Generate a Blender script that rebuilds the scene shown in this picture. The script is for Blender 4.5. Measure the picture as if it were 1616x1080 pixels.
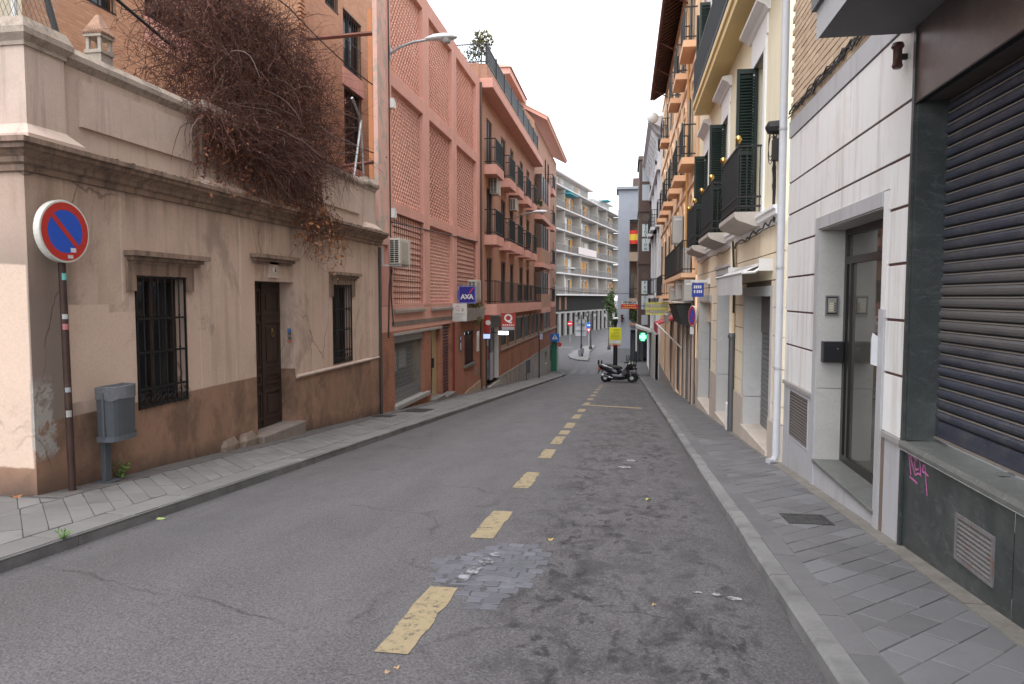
import bpy, math, random
from mathutils import Vector, Matrix
random.seed(11)
R = math.radians
sc = bpy.context.scene
COL = sc.collection
for _o in list(bpy.data.objects):
    bpy.data.objects.remove(_o)

# ------------------------------------------------------------------ camera, sky, sun, exposure
cam_d = bpy.data.cameras.new("camera"); cam = bpy.data.objects.new("camera", cam_d); COL.objects.link(cam)
cam.location = (0, 0, 1.6)
cam.rotation_euler = (R(90 - 3.576), 0, R(9.063))
cam_d.lens = 24.95; cam_d.sensor_width = 36; cam_d.clip_start = 0.05; cam_d.clip_end = 3000
sc.camera = cam
SUN_EL, SUN_AZ = 70, 196          # degrees; azimuth clockwise from +Y (the light comes from behind the camera)
world = bpy.data.worlds.new("World"); sc.world = world; world.use_nodes = True
wn = world.node_tree; wn.nodes.clear()
w_out = wn.nodes.new("ShaderNodeOutputWorld"); w_bg = wn.nodes.new("ShaderNodeBackground")
w_hs = wn.nodes.new("ShaderNodeHueSaturation"); w_sky = wn.nodes.new("ShaderNodeTexSky")
w_sky.sky_type = 'NISHITA'; w_sky.sun_disc = False
w_sky.sun_elevation = R(SUN_EL); w_sky.sun_rotation = R(SUN_AZ)
w_sky.air_density = 1.0; w_sky.dust_density = 1.0; w_sky.ozone_density = 1.0
w_hs.inputs['Saturation'].default_value = 0.22; w_hs.inputs['Value'].default_value = 1.0
wn.links.new(w_sky.outputs[0], w_hs.inputs['Color']); wn.links.new(w_hs.outputs[0], w_bg.inputs['Color'])
w_bg.inputs['Strength'].default_value = 0.15
wn.links.new(w_bg.outputs[0], w_out.inputs['Surface'])
sun_d = bpy.data.lights.new("sun", 'SUN'); sun = bpy.data.objects.new("sun", sun_d); COL.objects.link(sun)
sun_d.energy = 0.62; sun_d.angle = R(60); sun_d.color = (1.0, 0.98, 0.95)
sun.rotation_euler = (R(90 - SUN_EL), 0, R(180 - SUN_AZ))
sun.location = (0, -20, 60)
sc.view_settings.view_transform = 'Standard'; sc.view_settings.look = 'None'
sc.view_settings.gamma = 1.0; sc.view_settings.use_curve_mapping = False
sc.view_settings.exposure = 1.86
try:
    sc.cycles.max_bounces = 8; sc.cycles.diffuse_bounces = 4; sc.cycles.transparent_max_bounces = 12
except Exception:
    pass

# ------------------------------------------------------------------ helpers: meshes
ORG = {}
class MB:
    def __init__(self):
        self.v = []; self.f = []; self.m = []; self.mi = 0
    def poly(self, pts):
        n = len(self.v); self.v += [tuple(p) for p in pts]
        self.f.append(tuple(range(n, n + len(pts)))); self.m.append(self.mi)
    def faces(self, pts, fs):
        n = len(self.v); self.v += [tuple(p) for p in pts]
        for f in fs:
            self.f.append(tuple(n + i for i in f)); self.m.append(self.mi)
    def box8(self, p):
        self.faces(p, [(0, 3, 2, 1), (4, 5, 6, 7), (0, 1, 5, 4), (1, 2, 6, 5), (2, 3, 7, 6), (3, 0, 4, 7)])
    def box(self, x0, x1, y0, y1, z0, z1):
        self.box8([(x0, y0, z0), (x1, y0, z0), (x1, y1, z0), (x0, y1, z0), (x0, y0, z1), (x1, y0, z1), (x1, y1, z1), (x0, y1, z1)])
    def pbox(self, pl, u0, u1, v0, v1, d0, d1):
        self.box8([pl(u0, v0, d0), pl(u1, v0, d0), pl(u1, v0, d1), pl(u0, v0, d1), pl(u0, v1, d0), pl(u1, v1, d0), pl(u1, v1, d1), pl(u0, v1, d1)])
    def prism(self, pts, vec):
        n = len(pts); vec = Vector(vec); a = [Vector(p) for p in pts]; b = [p + vec for p in a]
        fs = [tuple(range(n - 1, -1, -1)), tuple(range(n, 2 * n))] + [(i, (i + 1) % n, n + (i + 1) % n, n + i) for i in range(n)]
        self.faces(a + b, fs)
    def pprism(self, pl, prof, u0, u1):          # profile [(d, v)] swept along u
        self.prism2([pl(u0, v, d) for d, v in prof], [pl(u1, v, d) for d, v in prof])
    def prism2(self, a, b):
        n = len(a)
        self.faces(list(a) + list(b), [tuple(range(n - 1, -1, -1)), tuple(range(n, 2 * n))] + [(i, (i + 1) % n, n + (i + 1) % n, n + i) for i in range(n)])
    def cyl(self, p0, p1, r0, r1=None, n=10, caps=True):
        self.tube([p0, p1], [r0, r0 if r1 is None else r1], n, caps)
    def tube(self, pts, r, n=6, caps=True):
        pts = [Vector(p) for p in pts]; k = len(pts)
        rr = r if isinstance(r, (list, tuple)) else [r] * k
        base = len(self.v); ref = None
        for i, p in enumerate(pts):
            t = (pts[min(i + 1, k - 1)] - pts[max(i - 1, 0)])
            t = t.normalized() if t.length > 1e-9 else Vector((0, 0, 1))
            if ref is None:
                ref = Vector((0, 0, 1)) if abs(t.z) < .9 else Vector((1, 0, 0))
            a = t.cross(ref)
            if a.length < 1e-5:
                a = t.cross(Vector((0, 1, 0)))
            a.normalize(); b = a.cross(t); ref = b if False else ref
            for j in range(n):
                w = 2 * math.pi * j / n
                self.v.append(tuple(p + a * (math.cos(w) * rr[i]) + b * (math.sin(w) * rr[i])))
        for i in range(k - 1):
            for j in range(n):
                q = base + i * n; j2 = (j + 1) % n
                self.f.append((q + j, q + j2, q + n + j2, q + n + j)); self.m.append(self.mi)
        if caps and n > 2:
            self.f.append(tuple(base + j for j in range(n - 1, -1, -1))); self.m.append(self.mi)
            self.f.append(tuple(base + (k - 1) * n + j for j in range(n))); self.m.append(self.mi)
    def lathe(self, prof, c, n=16, axis='z'):
        base = len(self.v); k = len(prof)
        for r, h in prof:
            for j in range(n):
                w = 2 * math.pi * j / n; a, b = r * math.cos(w), r * math.sin(w)
                p = (c[0] + a, c[1] + b, c[2] + h) if axis == 'z' else ((c[0] + h, c[1] + a, c[2] + b) if axis == 'x' else (c[0] + a, c[1] + h, c[2] + b))
                self.v.append(p)
        for i in range(k - 1):
            for j in range(n):
                q = base + i * n; j2 = (j + 1) % n
                self.f.append((q + j, q + j2, q + n + j2, q + n + j)); self.m.append(self.mi)
        self.f.append(tuple(base + j for j in range(n - 1, -1, -1))); self.m.append(self.mi)
        self.f.append(tuple(base + (k - 1) * n + j for j in range(n))); self.m.append(self.mi)
    def ball(self, c, r, n=10, sz=1.0):
        k = max(4, n // 2 + 1)
        self.lathe([(max(1e-4, r * math.sin(math.pi * i / k)), -r * sz * math.cos(math.pi * i / k)) for i in range(k + 1)], c, n)
    def wall(self, pl, u0, u1, v0, v1, holes=(), depth=.2, sills=True):
        us = sorted({u0, u1} | {min(max(h[i], u0), u1) for h in holes for i in (0, 1)})
        vs = sorted({v0, v1} | {min(max(h[i], v0), v1) for h in holes for i in (2, 3)})
        for a, b in zip(us, us[1:]):
            for c, d in zip(vs, vs[1:]):
                mu, mv = (a + b) / 2, (c + d) / 2
                if any(h[0] < mu < h[1] and h[2] < mv < h[3] for h in holes):
                    continue
                self.poly([pl(a, c, 0), pl(b, c, 0), pl(b, d, 0), pl(a, d, 0)])
        for h in holes:
            a, b, c, d = h[:4]; dp = h[4] if len(h) > 4 else depth
            self.poly([pl(a, c, 0), pl(a, d, 0), pl(a, d, dp), pl(a, c, dp)])
            self.poly([pl(b, c, 0), pl(b, d, 0), pl(b, d, dp), pl(b, c, dp)])
            self.poly([pl(a, d, 0), pl(b, d, 0), pl(b, d, dp), pl(a, d, dp)])
            self.poly([pl(a, c, 0), pl(b, c, 0), pl(b, c, dp), pl(a, c, dp)])
    def mesh(self, name, mats, org, smooth=False):
        me = bpy.data.meshes.new(name)
        me.from_pydata([(x - org[0], y - org[1], z - org[2]) for x, y, z in self.v], [], self.f)
        for m in (mats if isinstance(mats, (list, tuple)) else [mats]):
            me.materials.append(m)
        if any(self.m):
            me.polygons.foreach_set('material_index', self.m)
        if smooth:
            me.polygons.foreach_set('use_smooth', [True] * len(me.polygons))
        me.update()
        return me
    def build(self, name, mats, parent=None, smooth=False, kind=None, bevel=0, org=None, label=None):
        po = ORG.get(parent.name, Vector((0, 0, 0))) if parent else Vector((0, 0, 0))
        o_ = Vector(org) if org is not None else po
        o = bpy.data.objects.new(name, self.mesh(name, mats, o_, smooth))
        COL.objects.link(o); o.location = o_ - po
        if parent:
            o.parent = parent
        ORG[o.name] = o_
        if kind: o['kind'] = kind
        if label: o['label'] = label
        if smooth and smooth != 'full':
            mod = o.modifiers.new('edges', 'EDGE_SPLIT'); mod.split_angle = R(40)
        if bevel:
            b = o.modifiers.new('bevel', 'BEVEL'); b.width = bevel; b.segments = 2; b.limit_method = 'ANGLE'; b.angle_limit = R(40)
        return o

def tag(o, label, cat=None, group=None, kind=None):
    if label: o['label'] = label
    if cat: o['category'] = cat
    if group: o['group'] = group
    if kind: o['kind'] = kind
    return o
def thing(name, label, cat, loc=(0, 0, 0), group=None):
    o = bpy.data.objects.new(name, None); COL.objects.link(o); o.location = loc
    o.empty_display_size = .2; ORG[o.name] = Vector(loc)
    return tag(o, label, cat, group)
def inst(name, me, loc, parent=None, rot=(0, 0, 0), scale=(1, 1, 1)):
    o = bpy.data.objects.new(name, me); COL.objects.link(o)
    po = ORG.get(parent.name, Vector((0, 0, 0))) if parent else Vector((0, 0, 0))
    o.location = Vector(loc) - po; o.rotation_euler = rot; o.scale = scale
    if parent: o.parent = parent
    ORG[o.name] = Vector(loc)
    return o
def copy_tree(o, loc=None, rotz=None, label=None, parent=None):
    c = o.copy(); COL.objects.link(c)
    if parent is not None: c.parent = parent
    if loc is not None: c.location = loc; ORG[c.name] = Vector(loc)
    if rotz is not None: c.rotation_euler = (0, 0, rotz)
    if label: c['label'] = label
    for ch in list(o.children):
        copy_tree(ch, parent=c)
    return c
def PX(X, s):                                   # facade plane at X, s=+1 faces +X; u = Y, v = Z, d = depth inwards
    return lambda u, v, d: (X - s * d, u, v)
def PY(Y):                                      # faces the camera (-Y); u = X
    return lambda u, v, d: (u, Y + d, v)
def gz(Y):                                      # road level along the street
    if Y <= 50: return -.08 * Y
    if Y < 65:
        t = Y - 50; return -4.0 - .08 * (t - t * t / 30)
    return -4.6

_tmp = None
def text_part(name, s, size, mat, parent, origin, xdir, ydir, ext=.004, align='CENTER', spacing=1.0, scale_x=1.0, bold=0.0, label=None):
    cu = bpy.data.curves.new('lettering', 'FONT'); cu.body = s; cu.size = size; cu.extrude = ext
    cu.align_x = align; cu.align_y = 'CENTER'; cu.space_character = spacing; cu.offset = bold; cu.resolution_u = 3
    t = bpy.data.objects.new('lettering_tmp', cu); COL.objects.link(t)
    bpy.context.view_layer.update()
    me = bpy.data.meshes.new_from_object(t.evaluated_get(bpy.context.evaluated_depsgraph_get()))
    bpy.data.objects.remove(t); bpy.data.curves.remove(cu)
    x = Vector(xdir).normalized(); y = Vector(ydir).normalized(); z = x.cross(y)
    M = Matrix(((x.x * scale_x, y.x, z.x, 0), (x.y * scale_x, y.y, z.y, 0), (x.z * scale_x, y.z, z.z, 0), (0, 0, 0, 1)))
    me.transform(M); me.materials.clear(); me.materials.append(mat)
    po = ORG.get(parent.name, Vector((0, 0, 0))) if parent else Vector((0, 0, 0))
    o = bpy.data.objects.new(name, me); COL.objects.link(o); o.location = Vector(origin) - po
    if parent: o.parent = parent
    ORG[o.name] = Vector(origin)
    if label: o['label'] = label
    return o

# ------------------------------------------------------------------ helpers: materials
class NT:
    def __init__(s, name):
        s.mat = bpy.data.materials.new(name); s.mat.use_nodes = True
        s.t = s.mat.node_tree; s.t.nodes.clear()
        s.out = s.t.nodes.new('ShaderNodeOutputMaterial'); s.b = s.t.nodes.new('ShaderNodeBsdfPrincipled')
        s.t.links.new(s.b.outputs[0], s.out.inputs[0])
    def n(s, t): return s.t.nodes.new(t)
    def put(s, sock, v):
        if isinstance(v, bpy.types.NodeSocket): s.t.links.new(v, sock)
        elif isinstance(v, (tuple, list)) and len(v) == 3 and sock.type == 'RGBA': sock.default_value = (*v, 1)
        else: sock.default_value = v
    def pos(s): return s.n('ShaderNodeNewGeometry').outputs['Position']
    def obj(s): return s.n('ShaderNodeTexCoord').outputs['Object']
    def rnd(s): return s.n('ShaderNodeObjectInfo').outputs['Random']
    def mp(s, v, scale=(1, 1, 1), rot=(0, 0, 0), loc=(0, 0, 0)):
        m = s.n('ShaderNodeMapping'); s.put(m.inputs[0], v); m.inputs['Scale'].default_value = scale
        m.inputs['Rotation'].default_value = rot; m.inputs['Location'].default_value = loc
        return m.outputs[0]
    def noise(s, v, scale, detail=4, rough=.55, dist=0):
        n = s.n('ShaderNodeTexNoise'); s.put(n.inputs['Vector'], v); n.inputs['Scale'].default_value = scale
        n.inputs['Detail'].default_value = detail; n.inputs['Roughness'].default_value = rough; n.inputs['Distortion'].default_value = dist
        return n.outputs[0]
    def noisec(s, v, scale, detail=3):
        n = s.n('ShaderNodeTexNoise'); s.put(n.inputs['Vector'], v); n.inputs['Scale'].default_value = scale; n.inputs['Detail'].default_value = detail
        return n.outputs[1]
    def vor(s, v, scale, feat='F1', rnd=1.0):
        n = s.n('ShaderNodeTexVoronoi'); n.feature = feat; s.put(n.inputs['Vector'], v); n.inputs['Scale'].default_value = scale
        n.inputs['Randomness'].default_value = rnd
        return n.outputs['Distance']
    def ramp(s, f, stops, interp='LINEAR'):
        n = s.n('ShaderNodeValToRGB'); n.color_ramp.interpolation = interp; s.put(n.inputs[0], f)
        e = n.color_ramp.elements
        while len(e) < len(stops): e.new(.5)
        for i, (p, c) in enumerate(stops):
            e[i].position = p; e[i].color = (c, c, c, 1) if isinstance(c, (int, float)) else (*c, 1)
        return n.outputs[0]
    def mix(s, f, a, b, blend='MIX'):
        n = s.n('ShaderNodeMix'); n.data_type = 'RGBA'; n.blend_type = blend
        s.put(n.inputs[0], f); s.put(n.inputs[6], a); s.put(n.inputs[7], b)
        return n.outputs[2]
    def math(s, op, a, b=0.0, c=None):
        n = s.n('ShaderNodeMath'); n.operation = op; s.put(n.inputs[0], a); s.put(n.inputs[1], b)
        if c is not None: s.put(n.inputs[2], c)
        return n.outputs[0]
    def sep(s, v):
        n = s.n('ShaderNodeSeparateXYZ'); s.put(n.inputs[0], v); return n.outputs
    def comb(s, x, y, z):
        n = s.n('ShaderNodeCombineXYZ'); s.put(n.inputs[0], x); s.put(n.inputs[1], y); s.put(n.inputs[2], z); return n.outputs[0]
    def step(s, v, edge, soft=.02):              # 0 below edge, 1 above
        n = s.n('ShaderNodeMapRange'); s.put(n.inputs[0], v); n.inputs[1].default_value = edge - soft; n.inputs[2].default_value = edge + soft
        n.inputs[3].default_value = 0; n.inputs[4].default_value = 1
        return n.outputs[0]
    def bump(s, h, strength=.3, dist=.01, normal=None):
        n = s.n('ShaderNodeBump'); n.inputs['Strength'].default_value = strength; n.inputs['Distance'].default_value = dist
        s.put(n.inputs['Height'], h)
        if normal: s.t.links.new(normal, n.inputs['Normal'])
        return n.outputs[0]
    def fin(s, col, rough=.8, normal=None, metal=0.0, spec=.4, emit=None, estr=0.0, alpha=None, trans=None):
        b = s.b.inputs
        s.put(b['Base Color'], col); s.put(b['Roughness'], rough); s.put(b['Metallic'], metal); s.put(b['Specular IOR Level'], spec)
        if normal: s.t.links.new(normal, b['Normal'])
        if emit is not None: s.put(b['Emission Color'], emit); b['Emission Strength'].default_value = estr
        if trans is not None: b['Transmission Weight'].default_value = trans
        return s.mat

def tint(c, k): return tuple(min(1, max(0, x * k)) for x in c)
def surf(name, col, var=.18, scale=2.5, fine=35, rough=.85, bump=.25, bdist=.006, stain=None, sthr=(.5, .72), spec=.3, metal=0.0,
         coords='pos', rnd=0.0, dirt=None, dthr=(.55, .75), dscale=1.2):
    """painted, plastered, stone or metal surface: blotches, grain, vertical run-off streaks, patches of dirt"""
    s = NT(name); v = s.pos() if coords == 'pos' else s.obj()
    a = s.noise(v, scale, 5, .6)
    c = s.mix(s.ramp(a, [(.3, 0.0), (.7, 1.0)]), tint(col, 1 - var), tint(col, 1 + var * .7))
    f = s.noise(v, fine, 3, .7)
    c = s.mix(.35, c, s.mix(s.ramp(f, [(.3, 0.0), (.7, 1.0)]), tint(col, 1 - var * 1.3), tint(col, 1 + var)))
    if stain:
        st = s.noise(s.mp(v, (5, 5, .35)), 1.6, 5, .65)
        c = s.mix(s.math('MULTIPLY', s.ramp(st, [(sthr[0], 0.0), (sthr[1], 1.0)]), stain[1]), c, stain[0])
    if dirt:
        dn = s.noise(v, dscale, 7, .68, .3)
        c = s.mix(s.math('MULTIPLY', s.ramp(dn, [(dthr[0], 0.0), (dthr[1], 1.0)]), dirt[1]), c, dirt[0])
    if rnd:
        k = s.math('MULTIPLY_ADD', s.rnd(), rnd * 2, 1 - rnd)
        c = s.mix(1.0, c, s.comb(k, k, k), 'MULTIPLY')
    nm = s.bump(s.math('ADD', s.math('MULTIPLY', f, .6), s.math('MULTIPLY', a, .6)), bump, bdist) if bump else None
    return s.fin(c, s.math('MULTIPLY_ADD', f, .15, rough - .08), nm, metal, spec)
def plain(name, col, rough=.5, metal=0.0, spec=.5, var=.08, emit=None, estr=0.0):
    s = NT(name); v = s.obj()
    c = s.mix(s.noise(v, 9, 4), tint(col, 1 - var), tint(col, 1 + var))
    return s.fin(c, rough, None, metal, spec, emit, estr)
def bricks(name, c1, c2, mortar, bw=.25, bh=.065, ms=.008, rough=.85, bump=.6, dirt=None, stain=None):
    s = NT(name); p = s.pos(); x, y, z = s.sep(p)
    uv = s.comb(s.math('ADD', x, y), z, 0.0)
    b = s.n('ShaderNodeTexBrick'); s.put(b.inputs['Vector'], uv); s.put(b.inputs['Color1'], c1); s.put(b.inputs['Color2'], c2); s.put(b.inputs['Mortar'], mortar)
    b.inputs['Scale'].default_value = 1.0; b.inputs['Mortar Size'].default_value = ms; b.inputs['Brick Width'].default_value = bw
    b.inputs['Row Height'].default_value = bh; b.inputs['Bias'].default_value = 0.0; b.inputs['Mortar Smooth'].default_value = .2
    n1 = s.noise(p, 1.1, 6, .65); n2 = s.noise(p, 26, 4, .65)
    c = s.mix(s.ramp(n1, [(.3, 0.0), (.7, .45)]), b.outputs[0], tint(c1, .72))
    c = s.mix(s.ramp(n2, [(.35, 0.0), (.75, .4)]), c, tint(c2, 1.25))
    if dirt:
        dn = s.noise(p, .9, 7, .7, .4); c = s.mix(s.math('MULTIPLY', s.ramp(dn, [(.5, 0.0), (.72, 1.0)]), dirt[1]), c, dirt[0])
    if stain:
        st = s.noise(s.mp(p, (5, 5, .3)), 1.6, 5, .65); c = s.mix(s.math('MULTIPLY', s.ramp(st, [(.52, 0.0), (.74, 1.0)]), stain[1]), c, stain[0])
    h = s.math('SUBTRACT', s.math('MULTIPLY', n2, .3), b.outputs['Fac'])
    return s.fin(c, rough, s.bump(h, bump, .006), 0.0, .25)
def glass(name, col=(.014, .015, .016), rough=.06, spec=.35):
    s = NT(name); v = s.pos()
    c = s.mix(s.ramp(s.noise(v, 1.3, 3), [(.35, 0.0), (.7, 1.0)]), col, tint(col, 2.2))
    return s.fin(c, rough, s.bump(s.noise(v, 1.7, 2), .05, .02), 0.0, spec)
# ------------------------------------------------------------------ materials: ground
def m_asphalt():
    s = NT('asphalt'); p = s.pos(); x, y, z = s.sep(p)
    big = s.noise(s.mp(p, (0.8231, 0.1957, 0.4620)), 1.0, 5, .6)
    mid = s.noise(s.mp(p, (2.2, .8, 1)), 1.3, 6, .65, .3)
    fine = s.noise(p, 95, 3, .75); grit = s.vor(p, 55)
    c = s.mix(s.ramp(big, [(.32, 0.0), (.68, 1.0)]), (0.0732, 0.0694, 0.0731), (0.1025, 0.0970, 0.1016))
    c = s.mix(s.ramp(mid, [(.42, .0), (.66, .8)]), c, (0.0586, 0.0552, 0.0591))
    # worn lane left of the centre line is paler
    lane = s.math('MULTIPLY', s.step(x, -3.6, .5), s.math('SUBTRACT', 1.0, s.step(x, -1.5, .6)))
    c = s.mix(s.math('MULTIPLY', lane, s.ramp(s.noise(s.mp(p, (1.5, .3, 1)), 1.0, 4), [(.3, .0), (.7, .6)])), c, (0.1170, 0.1113, 0.1165))
    # oil drips where cars stand, right of the dashes
    bay = s.math('MULTIPLY', s.step(x, -.8, .3), s.math('SUBTRACT', 1.0, s.step(x, .8, .2)))
    oil = s.ramp(s.noise(s.mp(p, (2.6, 1.5, 1)), 1.7, 7, .72, .5), [(.475, 0.0), (.60, 1.0)])
    oil2 = s.ramp(s.noise(s.mp(p, (5, 3.0, 1)), 1.9, 4, .6, .2), [(.55, 0.0), (.64, 1.0)])
    # long transverse and wandering cracks
    ck = s.n('ShaderNodeTexVoronoi'); ck.feature = 'DISTANCE_TO_EDGE'
    wob = s.noise(p, 1.7, 4); s.put(ck.inputs['Vector'], s.mix(.25, p, s.noisec(p, 2.0))); ck.inputs['Scale'].default_value = .5
    crack = s.math('MULTIPLY', s.math('SUBTRACT', 1.0, s.step(ck.outputs['Distance'], .006, .005)), s.ramp(wob, [(.45, 0.0), (.6, .75)]))
    c = s.mix(crack, c, (0.0256, 0.0240, 0.0248))
    # stone chips and pale grit
    c = s.mix(s.ramp(fine, [(.42, 0.0), (.62, .5)]), c, (0.1509, 0.1424, 0.1479))
    c = s.mix(s.ramp(fine, [(.3, .6), (.45, 0.0)]), c, (0.0319, 0.0302, 0.0324))
    c = s.mix(s.ramp(s.vor(p, 23), [(.05, .55), (.12, 0.0)]), c, (0.2194, 0.2091, 0.2127))
    g2 = s.noise(p, 52, 5, .8)
    c = s.mix(s.ramp(g2, [(.38, .7), (.5, 0.0)]), c, (0.0409, 0.0384, 0.0398))
    c = s.mix(s.ramp(g2, [(.51, 0.0), (.64, .6)]), c, (0.1606, 0.1524, 0.1582))
    blot = s.math('MULTIPLY', bay, s.ramp(s.noise(s.mp(p, (1.2, .5, 1), loc=(4, 2, 0)), 1.0, 3), [(.35, .35), (.6, 1.0)]))
    c = s.mix(s.math('MULTIPLY', blot, s.math('MULTIPLY', oil, .72)), c, (.026, .024, .024))
    c = s.mix(s.math('MULTIPLY', blot, s.math('MULTIPLY', oil2, .8)), c, (.018, .017, .017))
    wl = s.math('MULTIPLY', s.step(x, -4.2, .3), s.math('SUBTRACT', 1.0, s.step(x, -3.3, .4)))
    c = s.mix(s.math('MULTIPLY', wl, .3), c, (.055, .053, .053))
    # grime in the gutters
    gut = s.math('ADD', s.math('SUBTRACT', 1.0, s.step(x, -4.33, .16)), s.math('MULTIPLY', s.step(x, .9, .12), s.math('SUBTRACT', 1.0, s.step(y, 49, .5))))
    c = s.mix(s.math('MULTIPLY', gut, .45), c, (0.0457, 0.0419, 0.0407))
    h = s.math('ADD', s.math('MULTIPLY', fine, .7), s.math('ADD', s.math('MULTIPLY', grit, .6), s.math('MULTIPLY', crack, -2.0)))
    return s.fin(c, s.math('MULTIPLY_ADD', mid, .2, .62), s.bump(h, .8, .008), 0.0, .35)
ASPHALT = m_asphalt()
def m_paint(name, col, wear):
    s = NT(name); p = s.pos()
    w = s.noise(p, 14, 7, .75); w2 = s.noise(p, 70, 3, .7); big = s.noise(p, 2.3, 3)
    f = s.ramp(s.math('ADD', s.math('MULTIPLY', w, .6), s.math('ADD', s.math('MULTIPLY', w2, .25), s.math('MULTIPLY', big, .15))), [(wear, 1.0), (wear + .06, 0.0)])
    c = s.mix(s.ramp(w, [(.3, 0.0), (.7, 1.0)]), tint(col, .8), tint(col, 1.1))
    c = s.mix(f, c, (.06, .058, .056))
    return s.fin(c, .7, s.bump(s.math('ADD', w2, s.math('MULTIPLY', f, -.7)), .5, .004), 0.0, .3)
YPAINT = m_paint('worn_yellow_paint', (.285, .228, .138), .405)
WPAINT = m_paint('worn_white_paint', (.30, .30, .30), .45)
ZPAINT = m_paint('faded_crossing_paint', (.17, .17, .175), .46)
SLAB = surf('paving_stone', (0.1204, 0.1172, 0.1204), .2, 2.0, 40, .72, .35, .004, rnd=.10, dirt=((0.0651, 0.0618, 0.0586), .55), coords='pos', spec=.35)
SLABN = surf('paving_stone_pale', (0.1395, 0.1378, 0.1423), .13, 2.0, 45, .7, .3, .004, rnd=.09, dirt=((0.0893, 0.0837, 0.0809), .4), spec=.35)
SLABL = surf('paving_stone_grey', (0.1546, 0.1490, 0.1449), .2, 2.0, 40, .78, .35, .004, rnd=.12, dirt=((0.0814, 0.0765, 0.0717), .55), spec=.3)
KERB = surf('kerb_stone', (0.1796, 0.1761, 0.1736), .22, 4, 40, .8, .5, .008, rnd=.12, dirt=((0.0765, 0.0743, 0.0722), .75), dthr=(.48, .7), dscale=2.2)
BED = surf('mortar_bed', (0.0930, 0.0883, 0.0837), .25, 5, 40, .9, .3)
CONC = surf('rough_concrete', (0.1674, 0.1581, 0.1457), .25, 2, 30, .9, .5, .01, dirt=((0.0930, 0.0837, 0.0744), .6))
EARTH = surf('far_ground', (0.1054, 0.1023, 0.0992), .2, .6, 10, .9, .2)
SETT = surf('granite_sett', (0.0941, 0.0953, 0.1109), .3, 8, 60, .5, .4, .005, rnd=.2, spec=.5)

# ------------------------------------------------------------------ ground, road, pavements
def sheet(mb, xs, ys, c):
    for y0, y1 in zip(ys, ys[1:]):
        a0, a1 = xs(y0); b0, b1 = xs(y1)
        mb.poly([(a0, y0, gz(y0) + c), (a1, y0, gz(y0) + c), (b1, y1, gz(y1) + c), (b0, y1, gz(y1) + c)])
YS = [-10, -4, 0, 10, 20, 30, 40, 48, 50, 52, 54, 56, 58, 60, 62, 65]
mb = MB(); sheet(mb, lambda y: (-900, 900), [-900] + YS + [1500], -.05)
mb.v = [(x, y, z if y > -800 else .8) for x, y, z in mb.v]
g = mb.build('ground', EARTH, kind='structure')
mb = MB(); sheet(mb, lambda y: (-4.47, 1.02) if y <= 48 else ((-4.47, 1.02) if y < 52 else (-40, 14)), [-10, -4, 0, 10, 20, 30, 40, 48, 50, 51.9], 0)
sheet(mb, lambda y: (-40, 14), [51.9, 54, 56, 58, 60, 62, 65, 110, 200], 0)
mb.poly([(-16, -10, gz(-10)), (-4.47, -10, gz(-10)), (-4.47, 3.9, gz(3.9)), (-16, 3.9, gz(3.9))])
road = mb.build('road', ASPHALT, kind='structure')

def wob_rect(x0, x1, y0, y1, c, n=9, j=.012, skew=0.0):
    a = [(x0 + random.uniform(-j, j) + skew * (t / n), y0 + (y1 - y0) * t / n) for t in range(n + 1)]
    b = [(x1 + random.uniform(-j, j) + skew * (t / n), y0 + (y1 - y0) * t / n) for t in range(n, -1, -1)]
    return [(x, y, gz(y) + c) for x, y in a + b]
def strip(mb, x0, x1, y0, y1, c, n=9, j=.012):
    l = [(x0 + random.uniform(-j, j), y0 + (y1 - y0) * t / n) for t in range(n + 1)]
    r = [(x1 + random.uniform(-j, j), y) for _, y in l]
    for i in range(n):
        q = [l[i], r[i], r[i + 1], l[i + 1]]
        mb.poly([(x, y, gz(y) + c) for x, y in q])
for y0, y1 in [(3.5, 4.58), (5.88, 6.95), (8.2, 9.36), (10.68, 11.7), (12.4, 13.6), (13.95, 14.7), (15.2, 16.4), (17.5, 18.7), (19.6, 20.7), (22.4, 23.5), (24.8, 25.9), (27.2, 28.3), (29.6, 30.7), (32.0, 33.1), (34.4, 35.4), (36.8, 37.7)]:
    mb = MB(); strip(mb, -1.30, -1.105, y0, y1, .004)
    mb.build('dash_marking', YPAINT, road)
mb = MB(); n = 14
for i in range(n):
    xa, xb = -1.33 + 1.85 * i / n, -1.33 + 1.85 * (i + 1) / n
    ya, yb = 22.18 - .95 * i / n, 22.18 - .95 * (i + 1) / n
    mb.poly([(xa, ya, gz(ya) + .008), (xb, yb, gz(yb) + .008), (xb, yb + .42, gz(yb + .42) + .008), (xa, ya + .42, gz(ya + .42) + .008)])
mb.build('bay_marking', YPAINT, road)
for i in range(7):
    x0 = -4.35 + i * .78
    mb = MB(); strip(mb, x0, x0 + .42, 55.5, 60.0, .004, 6, .03); mb.build('zebra_stripe', ZPAINT, road)
for x0, x1, y0, y1 in [(-4.1, -2.9, 51.0, 51.6), (-2.4, -1.2, 50.8, 51.4), (-7.9, -6.9, 66, 69.5), (-9.6, -8.6, 66, 69), (-6.2, -4.9, 82, 84), (-3.8, -1.2, 97, 98), (-9.0, -6.5, 88, 89.5)]:
    mb = MB(); strip(mb, x0, x1, y0, y1, .004, 6, .04); mb.build('lane_marking', ZPAINT, road)
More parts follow.
